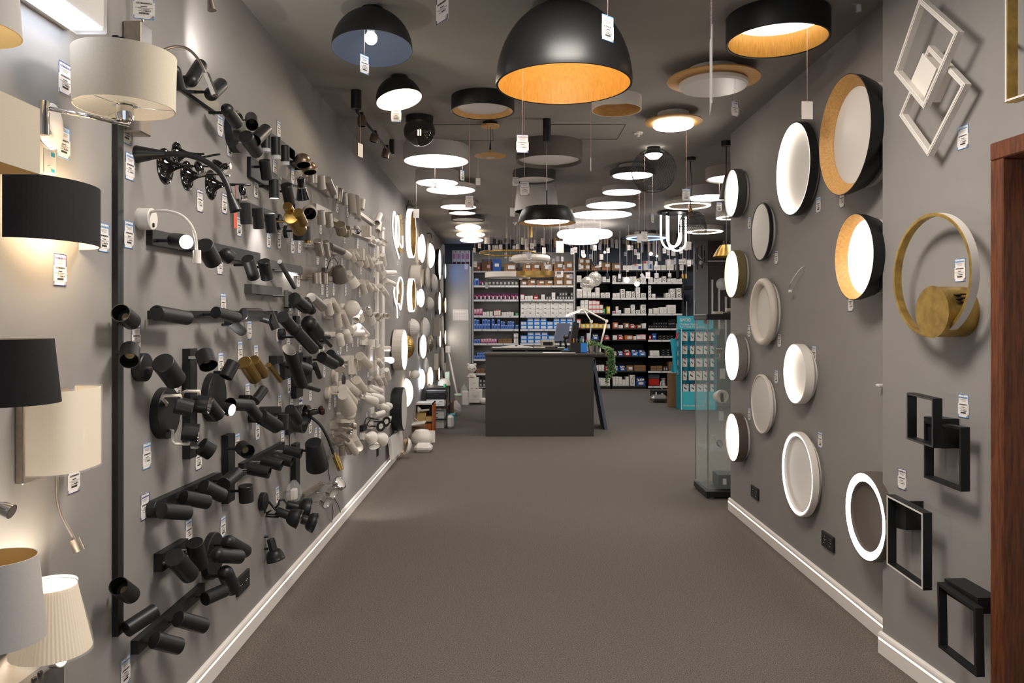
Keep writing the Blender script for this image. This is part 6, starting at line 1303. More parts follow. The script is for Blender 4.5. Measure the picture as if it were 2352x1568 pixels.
bay('A', 'light grey shelving unit at the left of the rear wall', 1086, 1193, yA, 'shelf_grey', 'shelf_back', 575, yA[1:8])
bay('B', 'second light grey shelving unit behind the counter', 1193, 1319, yA, 'shelf_grey', 'shelf_back', 575, yA[1:8])
yC = [620, 647.5, 683.5, 719.5, 753.5, 779.8, 817, 851.5, 886]
bay('C', 'black shelving unit behind the magnifier lamp', 1322, 1404, yC, 'shelf_black', 'black_inside', 620, [])
bay('D', 'middle black shelving unit on the rear wall', 1404, 1486.5, yC, 'shelf_black', 'black_inside', 620, yC[1:4])
bay('E', 'right black shelving unit beside the teal stand', 1486.5, 1569, yC, 'shelf_black', 'black_inside', 620, yC[1:])
slab('trim_20', 'shelf_black', sx(1322), sx(1569), SD + .02, SD + DEP, 0, sz(888))
b = MB(); b.box((sx(1580), SD + .2, sz(660)), (sx(1592) - sx(1567), .3, .08)); struct('trim_21', b, 'black')
b = MB(); b.box((sx(1580), SD + .2, sz(600)), (sx(1595) - sx(1500), .02, .11)); struct('trim_22', b, 'off_diffuser')
# product boxes: unit meshes 1x1x1, base at the origin, front at y=0
def unit(name, mats, decor):
    b = MB().box((0, .5, .5), (1, 1, 1))
    for x, z, w_, h_, mi in decor: b.box((x, -.004, z), (w_, .008, h_), mi=mi)
    return b.mesh(name, mats)
U = {}
U['purple'] = unit('bulb_box', ['purple', 'white', 'magenta'], [(.28, .3, .3, .45, 1), (-.2, .55, .4, .3, 2)])
U['pink'] = unit('bulb_box', ['pink', 'white', 'purple'], [(0, .75, .5, .3, 1), (0, .2, .8, .2, 2)])
U['blue'] = unit('bulb_box', ['blue_box', 'blue_pale', 'blue_dark'], [(0, .85, .7, .16, 1), (.1, .4, .45, .5, 2)])
U['dark'] = unit('bulb_box', ['dark_grey', 'off_diffuser', 'ink'], [(0, .45, .5, .45, 1), (0, .45, .2, .2, 2)])
U['white'] = unit('lamp_box', ['white', 'ink', 'ink_grey'], [(-.2, .55, .3, .12, 1), (.12, .28, .5, .06, 2), (.3, .5, .18, .05, 2)])
U['plain'] = unit('lamp_box', ['white', 'ink_grey'], [(0, .3, .5, .08, 1)])
U['spot'] = None
def ringbox(dark):
    b = MB().box((0, .5, .5), (1, 1, 1)); b.lathe((0, -.004, .45), (0, -1, 0), [(.3, 0), (.3, .006), (.19, .006), (.19, 0)], 18, mi=1); b.box((.3, -.004, .85), (.2, .008, .12), mi=2); return b.mesh('downlight_box', ['white', 'black' if dark else 'ink_grey', 'ink'])
U['spot'] = ringbox(True); U['spotg'] = ringbox(False)
b = MB().box((0, .5, .5), (1, 1, 1)); b.lathe((0, -.004, .48), (0, -1, 0), [(.36, 0), (.36, .006), (.30, .008), (0, .008)], 24, mi=1, sy=1); U['panel'] = b.mesh('panel_light_box', ['white', 'cream'])
U['carton'] = unit('carton', ['cardboard', 'paper', 'cardboard_dark'], [(.1, .5, .55, .5, 1), (0, .96, 1, .03, 2)])
U['cartono'] = unit('carton', ['cardboard', 'paper', 'orange_box'], [(.15, .6, .5, .35, 1), (-.2, .15, .5, .2, 2)])
U['brown'] = unit('carton', ['cardboard', 'cardboard_dark'], [(0, .55, 1, .04, 1)])
U['brownd'] = unit('carton', ['cardboard_dark', 'pink', 'blue_dark'], [(.2, .4, .3, .25, 1), (0, .9, .5, .1, 2)])
U['bluelabel'] = unit('bulb_carton', ['blue_bright', 'paper', 'ink_grey'], [(0, .48, .76, .62, 1), (0, .4, .5, .06, 2), (0, .58, .6, .06, 2)])
U['redwhite'] = unit('lamp_box', ['white', 'red'], [(0, .93, 1, .12, 1), (0, .05, 1, .08, 1), (.46, .5, .06, .9, 1)])
U['yellow'] = unit('yellow_box', ['yellow', 'paper'], [(.1, .5, .5, .5, 1)])
U['red'] = unit('red_box', ['red', 'paper'], [(0, .5, .7, .4, 1)])
U['orange'] = unit('orange_box', ['orange_box', 'paper'], [(.1, .5, .55, .6, 1)])
U['black'] = unit('black_box', ['black', 'off_diffuser'], [(.3, .5, .15, .14, 1), (-.25, .5, .1, .14, 1)])
U['navy'] = unit('navy_box', ['blue_dark', 'white'], [(0, .5, .5, .25, 1)])
U['green'] = unit('green_box', ['green', 'white'], [(0, .5, .4, .2, 1)])
U['medkit'] = unit('white_carton', ['off_diffuser', 'red', 'blue_dark'], [(-.35, .85, .3, .25, 1), (.2, .4, .35, .5, 2)])
def bin_(colr):
    b = MB(); o = .5
    b.add([(-.46, .0, 0), (.46, 0, 0), (.5, 1, 0), (-.5, 1, 0), (-.5, -.0, .55), (.5, -.0, .55), (.5, 1, 1), (-.5, 1, 1)], [(0, 1, 5, 4), (1, 2, 6, 5), (2, 3, 7, 6), (3, 0, 4, 7), (0, 3, 2, 1)])
    b.box((0, -.01, .3), (.5, .02, .3), mi=1)
    random.seed(len(colr))
    for i in range(16): b.lathe((random.uniform(-.36, .36), random.uniform(.15, .8), random.uniform(.5, .85)), (random.random(), random.random(), random.random() + .2), [(0, -.12), (.1, -.08), (.14, .05), (0, .14)], 6, mi=2)
    return b.mesh('parts_bin', [colr, 'paper', 'off_diffuser'])
for c_ in ('blue_dark', 'red', 'blue_bright', 'cardboard', 'orange_box'): U['bin_' + c_] = bin_(c_)
KIND = dict(purple=('purple bulb box', 'box'), pink=('pink bulb box', 'box'), blue=('blue bulb box', 'box'), dark=('dark bulb box', 'box'), white=('black-printed white box', 'box'), plain=('plain white box', 'box'),
    spot=('black-ring downlight box', 'box'), spotg=('grey-ring downlight box', 'box'), panel=('white panel light box', 'box'), carton=('labelled brown carton', 'carton'), cartono=('orange-taped brown carton', 'carton'), brown=('plain brown carton', 'carton'), brownd=('dark brown carton', 'carton'),
    bluelabel=('white-labelled blue carton', 'carton'), redwhite=('red-edged white box', 'box'), yellow=('yellow box', 'box'), red=('red box', 'box'), orange=('orange box', 'box'), black=('flat black box', 'box'), navy=('navy box', 'box'), green=('green box', 'box'), medkit=('picture-printed white carton', 'carton'))
for c_, w_ in (('blue_dark', 'dark blue'), ('red', 'red'), ('blue_bright', 'bright blue'), ('cardboard', 'cardboard'), ('orange_box', 'orange')): KIND['bin_' + c_] = (w_ + ' parts bin', 'bin')
CNT = {}
BN = dict(A='left grey unit', B='second grey unit', C='left black unit', D='middle black unit', E='right black unit')
SN = ['top', 'second', 'third', 'fourth', 'fifth', 'sixth', 'seventh', 'eighth', 'lowest']
RN = {1: [''], 2: ['lower row, ', 'upper row, '], 3: ['bottom row, ', 'middle row, ', 'top row, '], 5: [ORD[i] + ' layer up, ' for i in range(5)]}
def stock(bk, si, items):
    # items: (kind, x0, x1, n, height px, rows[, depth])
    x0b, x1b, ys, _ = BAY[bk]; y = ys[si]
    for it in items:
        kd, xa, xb, n, hp, rows = it[:6]; dp = it[6] if len(it) > 6 else .24
        if not (si == 0 and bk in 'CDE'): xa, xb = max(xa, x0b + 2.4), min(xb, x1b - 2.4)
        if si > 0: hp = min(hp, (y - ys[si - 1] - 3.6) / rows)
        w_ = (xb - xa) / n
        for r in range(rows):
            for i in range(n):
                if rows > 1 and r == rows - 1 and (i * 5 + si * 3 + n) % 4 == 0 and kd not in ('white',): continue
                xc = xa + w_ * (i + .5); key = (bk, si, kd, RN[rows][r]); CNT[key] = CNT.get(key, 0) + 1; nm = U[kd].name.split('.')[0]
                lb = '%s %s from left, %s%s shelf, %s' % (ORD[min(CNT[key] - 1, 39)], KIND[kd][0], RN[rows][r], SN[si], BN[bk])
                o_ = put(nm, U[kd], (sx(xc), SD + .015 + .01 * ((i * 3 + r) % 3), sz(y) + .0005 + r * (hp * sk + .0005)), lb, KIND[kd][1], 'goods on the %s shelf of the %s' % (SN[si], BN[bk]), (w_ * sk * (.9 if kd in ('plain', 'spot', 'spotg', 'dark') else .95), dp, hp * sk * (.88 + .12 * ((i * 5 + r * 3) % 4) / 3 if r == rows - 1 and kd not in ('white', 'bluelabel') else 1)))
                if kd not in ('white', 'bluelabel') and n < 9: o_.rotation_euler = (0, 0, .012 * ((i * 7 + r * 3 + si) % 5 - 2) / 2)
stock('A', 0, [('brownd', 1089, 1104, 1, 22, 1), ('brownd', 1106, 1129, 1, 31, 1), ('navy', 1131, 1151, 1, 32, 1), ('carton', 1157, 1186, 1, 20, 1)])
stock('A', 1, [('blue', 1089, 1100, 1, 18, 1), ('purple', 1101, 1111, 1, 14, 1), ('dark', 1112, 1192, 9, 11, 1)])
stock('A', 2, [('purple', 1088, 1172, 9, 16, 1), ('purple', 1173, 1192, 2, 16, 1)])
stock('A', 3, [('pink', 1088, 1108, 3, 17, 1), ('plain', 1109, 1132, 3, 10, 1), ('redwhite', 1134, 1150, 3, 14, 1), ('plain', 1152, 1180, 5, 9, 1), ('green', 1184, 1191, 1, 7, 1)])
stock('A', 4, [('blue', 1088, 1126, 6, 11.5, 2), ('blue', 1129, 1149, 3, 11.5, 2), ('blue', 1150, 1181, 6, 9, 2), ('blue', 1184, 1192, 2, 11, 1)])
stock('A', 5, [('blue', 1089, 1103, 2, 10, 1), ('pink', 1104, 1141, 6, 11, 1), ('brown', 1144, 1176, 3, 11, 1), ('plain', 1180, 1192, 2, 4.5, 5)])
stock('A', 6, [('blue', 1088, 1128, 6, 7.5, 2)])
stock('A', 7, [('brown', 1093, 1112, 2, 11, 1), ('carton', 1105, 1115, 1, 8, 1)]) if 0 else stock('A', 7, [('brown', 1093, 1113, 2, 12, 1)])
stock('A', 8, [('dark', 1100, 1116, 2, 9, 2)])
stock('B', 0, [('cartono', 1200, 1240, 2, 20, 1), ('carton', 1242, 1270, 1, 23, 1), ('cartono', 1272, 1316, 2, 24, 1)])
stock('B', 1, [('carton', 1195, 1210, 1, 12, 1), ('cartono', 1212, 1230, 1, 15, 1), ('cartono', 1232, 1270, 2, 13, 1), ('carton', 1272, 1316, 2, 15, 2)])
stock('B', 2, [('redwhite', 1195, 1205, 1, 14, 1), ('plain', 1206, 1224, 3, 9, 1), ('red', 1226, 1236, 1, 10, 1), ('plain', 1243, 1252, 1, 13, 1), ('dark', 1254, 1266, 2, 9, 1), ('plain', 1267, 1276, 1, 18, 1), ('dark', 1278, 1317, 6, 8.5, 2)])
stock('B', 3, [('white', 1195, 1317, 7, 10.5, 3)])
stock('B', 4, [('bluelabel', 1195, 1317, 8, 8.7, 3)])
stock('B', 5, [('bluelabel', 1195, 1275, 5, 8.7, 3)])
stock('C', 0, [('carton', 1328, 1356, 2, 14, 2), ('cartono', 1358, 1380, 1, 15, 1), ('cartono', 1382, 1403, 1, 20, 1)])
stock('C', 1, [('panel', 1325, 1336, 1, 17, 1), ('dark', 1345, 1358, 1, 15, 1), ('plain', 1384, 1402, 2, 14, 1)])
stock('C', 2, [('panel', 1324, 1338, 1, 23, 1), ('plain', 1339, 1378, 4, 12, 2), ('spotg', 1380, 1402, 2, 13, 1)])
stock('C', 3, [('plain', 1324, 1352, 3, 16, 2), ('redwhite', 1353, 1386, 4, 10, 3), ('green', 1384, 1390, 1, 12, 1), ('yellow', 1394, 1402, 1, 18, 1)])
stock('C', 4, [('redwhite', 1325, 1334, 1, 24, 1), ('yellow', 1335, 1394, 6, 11, 1), ('plain', 1395, 1402, 1, 10, 1)])
stock('C', 5, [('bin_blue_dark', 1360, 1376, 1, 15, 1), ('bin_red', 1388, 1401, 1, 12, 1)])
stock('C', 6, [('carton', 1390, 1400, 1, 13, 1), ('bin_orange_box', 1390, 1402, 1, 7, 1)]) if 0 else stock('C', 6, [('carton', 1390, 1401, 1, 16, 1)])
stock('C', 7, [('plain', 1368, 1388, 3, 14, 1), ('bin_red', 1390, 1402, 1, 12, 1)])
stock('C', 8, [('plain', 1374, 1402, 5, 6, 3)])
stock('D', 0, [('carton', 1405, 1427, 1, 18, 1), ('plain', 1430, 1454, 1, 12, 1), ('medkit', 1456, 1476, 1, 16, 1)])
stock('D', 1, [('spotg', 1406, 1416, 1, 17, 1), ('dark', 1418, 1428, 1, 16, 1), ('plain', 1430, 1462, 4, 13, 1), ('spot', 1463, 1470, 1, 9, 1), ('plain', 1471, 1485, 2, 13, 1)])
stock('D', 2, [('plain', 1407, 1424, 2, 12, 1), ('spot', 1426, 1436, 1, 10, 2), ('spotg', 1438, 1450, 1, 17, 1), ('spot', 1451, 1459, 1, 16, 1), ('spotg', 1461, 1471, 1, 12, 2), ('spot', 1473, 1484, 1, 12, 1)])
stock('D', 3, [('pink', 1406, 1414, 2, 6, 1), ('plain', 1415, 1427, 2, 8, 2), ('panel', 1436, 1448, 1, 14, 1), ('spotg', 1450, 1459, 1, 10, 2), ('spot', 1461, 1471, 1, 9, 1), ('spot', 1473, 1484, 1, 10, 2)])
stock('D', 4, [('orange', 1407, 1420, 1, 15, 1), ('plain', 1421, 1431, 2, 8, 1), ('carton', 1433, 1445, 1, 14, 1), ('bin_red', 1446, 1461, 1, 11, 1), ('carton', 1463, 1473, 1, 9, 1), ('plain', 1475, 1485, 3, 12, 1)])
stock('D', 5, [('plain', 1407, 1418, 1, 11, 1), ('bin_red', 1419, 1433, 1, 13, 1), ('orange', 1435, 1454, 1, 11, 1), ('plain', 1455, 1462, 1, 9, 1), ('redwhite', 1463, 1484, 2, 13, 1)])
stock('D', 6, [('bin_cardboard', 1406, 1418, 1, 13, 1), ('bin_blue_dark', 1419, 1433, 1, 13, 1), ('bin_red', 1434, 1449, 1, 16, 1), ('bin_blue_bright', 1451, 1467, 1, 15, 1), ('bin_blue_bright', 1468, 1485, 1, 14, 1)])
stock('D', 7, [('bin_blue_dark', 1406, 1422, 1, 14, 1), ('bin_blue_dark', 1423, 1438, 1, 14, 1), ('carton', 1439, 1455, 1, 13, 1), ('brown', 1457, 1485, 1, 14, 1)])
stock('D', 8, [('plain', 1407, 1445, 5, 7, 3), ('spotg', 1447, 1459, 1, 28, 1), ('bin_blue_dark', 1461, 1484, 1, 22, 1)])
stock('E', 0, [('medkit', 1478, 1500, 1, 24, 1), ('panel', 1502, 1518, 1, 13, 1), ('panel', 1519, 1530, 1, 13, 1), ('panel', 1531, 1548, 1, 15, 1), ('panel', 1552, 1571, 1, 13, 1)])
stock('E', 1, [('plain', 1489, 1500, 2, 12, 1), ('plain', 1502, 1520, 3, 10, 1), ('spot', 1522, 1531, 1, 15, 1), ('plain', 1533, 1567, 5, 9, 1)])
stock('E', 2, [('spot', 1489, 1496, 1, 14, 2), ('plain', 1498, 1506, 1, 10, 1), ('spotg', 1529, 1551, 2, 11, 2), ('spot', 1554, 1566, 1, 11, 2)])
stock('E', 3, [('plain', 1490, 1499, 1, 12, 1), ('panel', 1501, 1514, 1, 14, 1), ('panel', 1515, 1532, 1, 16, 1), ('panel', 1533, 1553, 1, 22, 1)])
stock('E', 4, [('carton', 1490, 1505, 1, 14, 1), ('black', 1507, 1540, 3, 7, 3), ('black', 1541, 1560, 3, 22, 1)]) if 0 else stock('E', 4, [('black', 1489, 1533, 4, 7, 2), ('black', 1535, 1552, 3, 22, 1), ('spot', 1554, 1560, 1, 12, 1)])
stock('E', 5, [('red', 1491, 1496, 1, 11, 1), ('navy', 1498, 1508, 1, 16, 1), ('black', 1512, 1565, 3, 5, 2)])
stock('E', 6, [('spotg', 1492, 1516, 1, 4, 3), ('black', 1518, 1540, 1, 4.5, 3)]) if 0 else stock('E', 6, [('plain', 1492, 1516, 1, 4, 3), ('black', 1518, 1540, 1, 5, 3)])
stock('E', 7, [('brown', 1495, 1522, 2, 12, 1), ('dark', 1524, 1534, 2, 11, 1), ('brown', 1536, 1565, 2, 7, 3)])
c = V((sx(1503), SD + .2, sz(886) + .002)); t = T('toolbox', 'red and grey toolbox on the lowest shelf of the right black unit', 'toolbox', c); t.part('red_tray', MB().rbox(c + V((0, 0, .075)), (.24, .3, .15), .01), 'red'); t.part('lid', MB().rbox(c + V((0, 0, .2)), (.26, .3, .09), .01), 'wall_blue')
c = V((sx(1526), SD + .12, sz(886) + .002)); t = T('cable_reel', 'white cable reel on the lowest shelf beside the toolbox', 'cable reel', c)
t.part('spool', MB().lathe(c, (0, 0, 1), [(0, 0), (.06, 0), (.06, .015), (.045, .015), (.045, .15), (.06, .15), (.06, .165), (0, .165)], 20), 'off_diffuser'); t.part('cable_end', MB().tube(bez([c + V((-.06, -.06, .1)), c + V((-.09, -.13, -.02)), c + V((0, -.14, -.09)), c + V((.1, -.12, -.04)), c + V((.09, -.06, .05))]), .008, 6), 'off_diffuser')
# ---- boxes on top of the cabinet
for i in range(4):
    x = 1043.5 + 10.2 * i; dd = 14.3; c = V(((x - CX) * dd / F, dd, zt_ := at(0, 606, 14.2).z + .0006)); b = MB().box(c + V((0, .08, .13)), (.078, .16, .26)); b.box(c + V((0, -.001, .15)), (.05, .002, .1), mi=1); b.box(c + V((0, -.001, .025)), (.06, .002, .04), mi=2); b.lathe(c + V((.022, 0, .235)), (0, -1, 0), [(.011, .0), (.011, .003), (0, .003)], 10, mi=3)
    one('lamp_box', b, ['white', 'pink', 'purple', 'red'], c, ORD[i] + ' white and pink box from the left on top of the grey cabinet', 'box', 'boxes on the grey cabinet')
# ---- bear lamp on its boxes
dd = 13.6; kk = dd / F
def boxat(lb, name, x0, x1, y0, y1, d, dep, mats, decor=(), cat='box'):
    a, b_ = at(x0, y0, d), at(x1, y1, d); c = V(((a.x + b_.x) / 2, d + dep / 2, b_.z)); h_ = a.z - b_.z; w_ = b_.x - a.x; b = MB().box(c + V((0, 0, h_ / 2)), (w_, dep, h_))
    for x, z, w2, h2, mi in decor: b.box(c + V((x * w_, -dep / 2 - .001, z * h_)), (w2 * w_, .002, h2 * h_), mi=mi)
    return one(name, b, mats, c, lb, cat)
boxat('white box with a pale animal print, lower of the two under the bear lamp', 'lamp_box', 1077, 1107, 895, 924.0, dd, .22, ['white', 'off_diffuser', 'ink_grey'], [(0, .5, .6, .7, 1), (-.1, .55, .05, .04, 2), (.12, .55, .05, .04, 2), (0, .45, .3, .02, 2)])
boxat('white box with tiny face print, upper of the two under the bear lamp', 'lamp_box', 1077, 1099, 868, 895, dd, .18, ['white', 'ink', 'ink_grey'], [(0, .55, .06, .05, 1), (.12, .58, .06, .05, 1), (.3, .12, .15, .08, 2), (-.2, .1, .2, .04, 2)])
c = V((at(1083, 868, dd).x, dd + .09, at(0, 868, dd).z)); t = T('bear_lamp', 'white bear-shaped night lamp sitting on two boxes', 'night lamp', c)
def sph(c, r, sq=1.0, n=14): return MB().lathe(c, (0, 0, 1), [(r * math.sin(i * math.pi / n), -r * sq * math.cos(i * math.pi / n)) for i in range(n + 1)], 22)
t.part('body', sph(c + V((0, 0, .045)), .065, .7), 'white'); t.part('head', sph(c + V((0, 0, .17)), .086, .88), 'white')
for s_ in (-1, 1): t.part('ear', sph(c + V((.06 * s_, 0, .235)), .026), 'white'); t.part('paw', sph(c + V((.055 * s_, -.04, .025)), .03, .8), 'white'); t.part('eye', sph(c + V((.035 * s_ + .01, -.079, .175)), .008), 'black')
t.part('nose', sph(c + V((.012, -.088, .155)), .007), 'black')
c = V((at(1066, 922, 13.4).x, 13.4, 0)); b = MB().lathe(c, (0, 0, 1), [(0, 0), (.1, 0), (.085, .1), (.07, .22), (.05, .32), (.012, .36), (.0, .4)], 12); WB = one('wrapped_bundle', b, 'plastic_film', c, 'tall bundle in clear film left of the bear lamp boxes', 'bundle')
c = V((at(1068, 922, 13.4).x, 13.42, 0)); b = MB().rbox(c + V((0, 0, .13)), (.12, .1, .26), .02); ob = bpy.data.objects.new('contents', b.mesh('contents', 'off_diffuser', WB.location)); col.objects.link(ob); ob.parent = WB
c = V((at(1110, 918, 13.6).x, 13.62, 0)); one('bag', sph(c + V((0, 0, .06)), .07, .85), 'off_diffuser', c, 'small crumpled white bag right of the bear lamp boxes', 'bag')
# ---- teal accessory stand
d = 12.76; x0, x1 = at(1563, 900, d).x, at(1646, 900, d).x; zt = at(0, 725, d).z; w_ = x1 - x0; xc = (x0 + x1) / 2; t = T('display_stand', 'teal cardboard stand of mobile accessories reading BWOO', 'display stand', V((xc, d, 0)))
base_h = at(0, 900, d).z; t.part('base', MB().box((xc, d + .15, base_h / 2), (w_, .3, base_h)), 'teal_light'); t.part('back_board', MB().box((xc, d + .27, (zt + base_h) / 2), (w_, .02, zt - base_h)), 'teal'); t.part('header', MB().box((xc, d + .235, (zt + at(0, 757, d).z) / 2), (w_, .03, zt - at(0, 757, d).z)), 'teal_light')
sp = t.part('side_panel', MB().prism([V((x0 + .012, d - .02, 0)), V((x0 + .012, d + .28, 0)), V((x0 + .012, d + .28, at(0, 757, d).z)), V((x0 + .012, d + .02, at(0, 760, d).z)), V((x0 + .012, d - .02, at(0, 765, d).z))], (-.028, 0, 0)), 'teal_dark'); t.part('side_panel', MB().box((x1 - .01, d + .13, .68), (.02, .28, 1.36)), 'teal_dark')
t.part('edge_trim', MB().box((x0 + .012, d - .021, .68), (.014, .004, 1.35)), 'white', sp)
for i in range(5): t.part('round_logo', MB().lathe((x0 - .0165, d + .12, .62 + .16 * i), (-1, 0, 0), [(.05, 0), (.05, .001), (0, .001)], 20, sy=.6), 'white', sp)
def textmesh(s_, size, bold=0):
    cu = bpy.data.curves.new('lettering', 'FONT'); cu.body = s_; cu.size = size; cu.extrude = .0006; cu.offset = bold; ob = bpy.data.objects.new('lettering', cu); col.objects.link(ob)
    dg = bpy.context.evaluated_depsgraph_get(); me = bpy.data.meshes.new_from_object(ob.evaluated_get(dg)); bpy.data.objects.remove(ob); return me
def letter(t, s_, loc, size, m, bold=0, parent=None, rot=(math.pi / 2, 0, 0), fit=None):
    me = textmesh(s_, size, bold); me.materials.clear(); me.materials.append(M[m]); ob = bpy.data.objects.new('lettering', me); col.objects.link(ob); ob.parent = parent or t.e; ob.location = V(loc) - t.o; ob.rotation_euler = rot
    if fit:
        w0 = max(v.co.x for v in me.vertices) - min(v.co.x for v in me.vertices); ob.scale = (fit / w0, 1, 1)
    return ob
fx = x0 + .04; letter(t, 'BWOO', (fx, d + .218, at(0, 738, d).z), .075, 'white', .002, fit=.18); letter(t, 'The Best Choice', (fx, d + .218, at(0, 746.5, d).z), .045, 'white', .001, fit=.29); letter(t, 'For Mobile Accessories', (fx, d + .218, at(0, 752.5, d).z), .045, 'white', .001, fit=.42)
letter(t, 'The Best Choice For Mobile', (fx + .01, d - .002, at(0, 933, d).z), .035, 'white', .001, fit=.36)
t.part('gold_seal', MB().lathe((at(1630, 737, d).x, d + .22, at(0, 737, d).z), (0, -1, 0), [(.055, 0), (.055, .002), (.04, .003), (0, .003)], 24, mis=[0, 0, 1]), ['brass', 'ink'])
rows = [(763, 783, ((1573, 12), (1590, 8), (1606, 17), (1623, 13), (1639, 13))), (794, 813, ((1573, 11), (1590, 9), (1606, 16), (1623, 12), (1638, 13))), (823, 842, ((1573, 11), (1590, 9), (1606, 15), (1623, 12), (1638, 12))), (852, 873, ((1573, 9), (1589, 14), (1605, 15), (1621, 13), (1638, 13))), (882, 901, ((1575, 13), (1592, 13), (1608, 14), (1622, 11), (1639, 14)))]
pk = MB().box((0, .5, -.5), (1, 1, 1)); pk.box((-.05, -.02, -.5), (.5, .03, .16), Matrix.Rotation(.5, 3, 'Y'), mi=1); pk.box((.3, -.02, -.15), (.14, .03, .08), mi=1); PK = pk.mesh('accessory_pack', ['white', 'dark_grey'])
for r, (ya, yb, cols) in enumerate(rows):
    for i, (x, wp) in enumerate(cols):
        q = at(x, ya, d + .1); kk2 = (d + .1) / F
        put('accessory_pack', PK, (q.x, d + .1, q.z), '%s white accessory pack from the left in the %s row of the teal stand' % (ORD[i], ['top', 'second', 'third', 'fourth', 'bottom'][r]), 'pack', 'packs on the teal stand', (wp * kk2, .02, (yb - ya) * kk2))
        hk = MB().cyl((q.x, d + .26, q.z - .008), (q.x, d + .08, q.z - .008), .003, n=6); hk.box((q.x, d + .085, q.z + .002), (.016, .012, .028), mi=1); t.part('hook', hk, ['chrome', 'red'])
q = at(1550, 800, 12.7); b = MB()
for i in range(5): b.box(q + V((.008 * i - .02, .02 * i, -.12 + .0 * i)), (.05, .004, .56), Matrix.Rotation(.06 * (i - 2), 3, 'Y'))
b.box(q + V((.045, .05, .2)), (.025, .02, .14), Matrix.Rotation(.3, 3, 'Y'), mi=1); b.cyl(q + V((.0, .0, .15)), q + V((.12, .12, .15)), .004, n=6)
one('paper_bags', b, ['teal', 'red'], q, 'bunch of teal bags hanging on the side of the teal stand', 'bag')
boxat('tall brown cardboard sheet box left of the teal stand', 'carton', 1534, 1558, 857, 933.9, 13.2, .05, ['cardboard'], cat='carton')
boxat('white boxes stacked between the cardboard and the teal stand', 'lamp_box', 1557, 1565, 834, 934.5, 13.15, .2, ['white', 'ink_grey'], [(0, .3, .6, .1, 1), (0, .6, .6, .02, 1)])
boxat('black box with white print on the floor by the shelves', 'black_box', 1500, 1535, 897, 912, 14.2, .3, ['black', 'white'], [(-.3, .6, .1, .4, 1), (.1, .5, .12, .3, 1)])
c = V((at(1516, 926, 13.9).x, 14.0, 0)); one('foil_bag', MB().rbox(c + V((0, 0, .075)), (.31, .25, .115), .05), 'silver', c + V((0, 0, .02)), 'crumpled silver foil bag on the floor under the black box', 'bag')
b = MB().box((at(1517, 912, 14.2).x, 14.35, at(0, 912, 14.2).z / 2), (.28, .26, at(0, 912, 14.2).z - .001)); one('black_box', b, 'black', (at(1517, 912, 14.2).x, 14.35, 0), 'second black box beneath the printed one', 'box')
# ---- right rear: grey wall, brown panel with tubes, far lamps
GY = 13.6
slab('wall_rear_side', 'wall_paint', at(1596, 700, GY).x, at(1626, 700, GY).x, GY, GY + .12, 0, H)
slab('wall_rear_panel', 'panel_brown', at(1626, 700, GY).x, 6.2, GY - .03, GY + .1, 0, H)
for i, (x, y0, y1) in enumerate(((1636, 642, 760), (1651.5, 662, 760), (1667, 681, 790))):
    a, b_ = at(x, y0, GY - .06), at(x, y1, GY - .06); t = T('tube_lamp', ['first', 'second', 'third'][i] + ' white vertical tube lamp from the left on the brown panel', 'wall lamp', V((a.x, GY - .03, b_.z)), 'tube lamps on the brown panel'); t.part('tube', MB().box((a + b_) / 2, (.03, .03, a.z - b_.z)), 'off_diffuser'); t.part('bracket', MB().box((a + b_) / 2 + V((0, .022, 0)), (.02, .016, .1)), 'white')
a, b_ = at(1626, 599.5, GY - .08), at(1672, 599.5, GY - .08); t = T('tube_lamp', 'white horizontal tube lamp on the brown panel', 'wall lamp', V((a.x, GY - .03, a.z))); t.part('tube', MB().cyl(a, b_, .013, n=12), 'off_diffuser'); t.part('bracket', MB().box((a + b_) / 2 + V((0, .025, 0)), (.04, .05, .02)), 'white')
t = T('wall_sign', 'brown panel sign with white letters C and T', 'sign', at(1664, 562, GY - .03)); letter(t, 'C:', (at(1659, 565, GY).x, GY - .033, at(0, 563, GY).z), .14, 'white', .004); t.part('underline', MB().box(at(1662, 565.5, GY - .032), (.06, .004, .01)), 'white')
c = at(1661, 652, GY - .1); one('wall_lamp', MB().lathe(c + V((0, .07, 0)), (0, -1, 0), [(0, 0), (.11, 0), (.11, .02), (.08, .05), (0, .06)], 28), 'off_diffuser', c, 'round white wall lamp half hidden beside the olive lamp', 'wall lamp')
t = T('wall_lamp', 'black abstract bar wall lamp on the rear grey wall', 'wall lamp', at(1609, 590, GY)); b = MB()
for x, y0, y1 in ((1601, 568, 619), (1612, 563, 616), (1618, 575, 602), (1598, 583, 606)): a, b_ = at(x, y0, GY - .09), at(x + .6, y1, GY - .09); b.tube([a, b_], .008, 6)
t.part('bars', b, 'black'); t.part('hub', MB().cyl(at(1610, 603, GY), at(1610, 603, GY - .09), .035, n=16), 'white'); t.part('arm', MB().tube([at(1603, 585, GY - .09), at(1612, 596, GY - .09), at(1618, 590, GY - .09)], .007, 6), 'white')
for i, (xa, ya, xb, yb) in enumerate(((1578, 692, 1582, 735), (1597, 690, 1590, 735))): a, b_ = at(xa, ya, 13.5), at(xb, yb, 13.4); b_ = b_ + (b_ - a) * (b_.z / max(.1, a.z - b_.z)); b_.y = 13.25; b_.x = at(1582 + 8 * i, 0, 13.25).x; one('metal_profile', MB().tube([a, b_], .01, 6), 'silver', b_, ['left', 'right'][i] + ' of two metal profiles leaning behind the teal stand', 'metal profile')
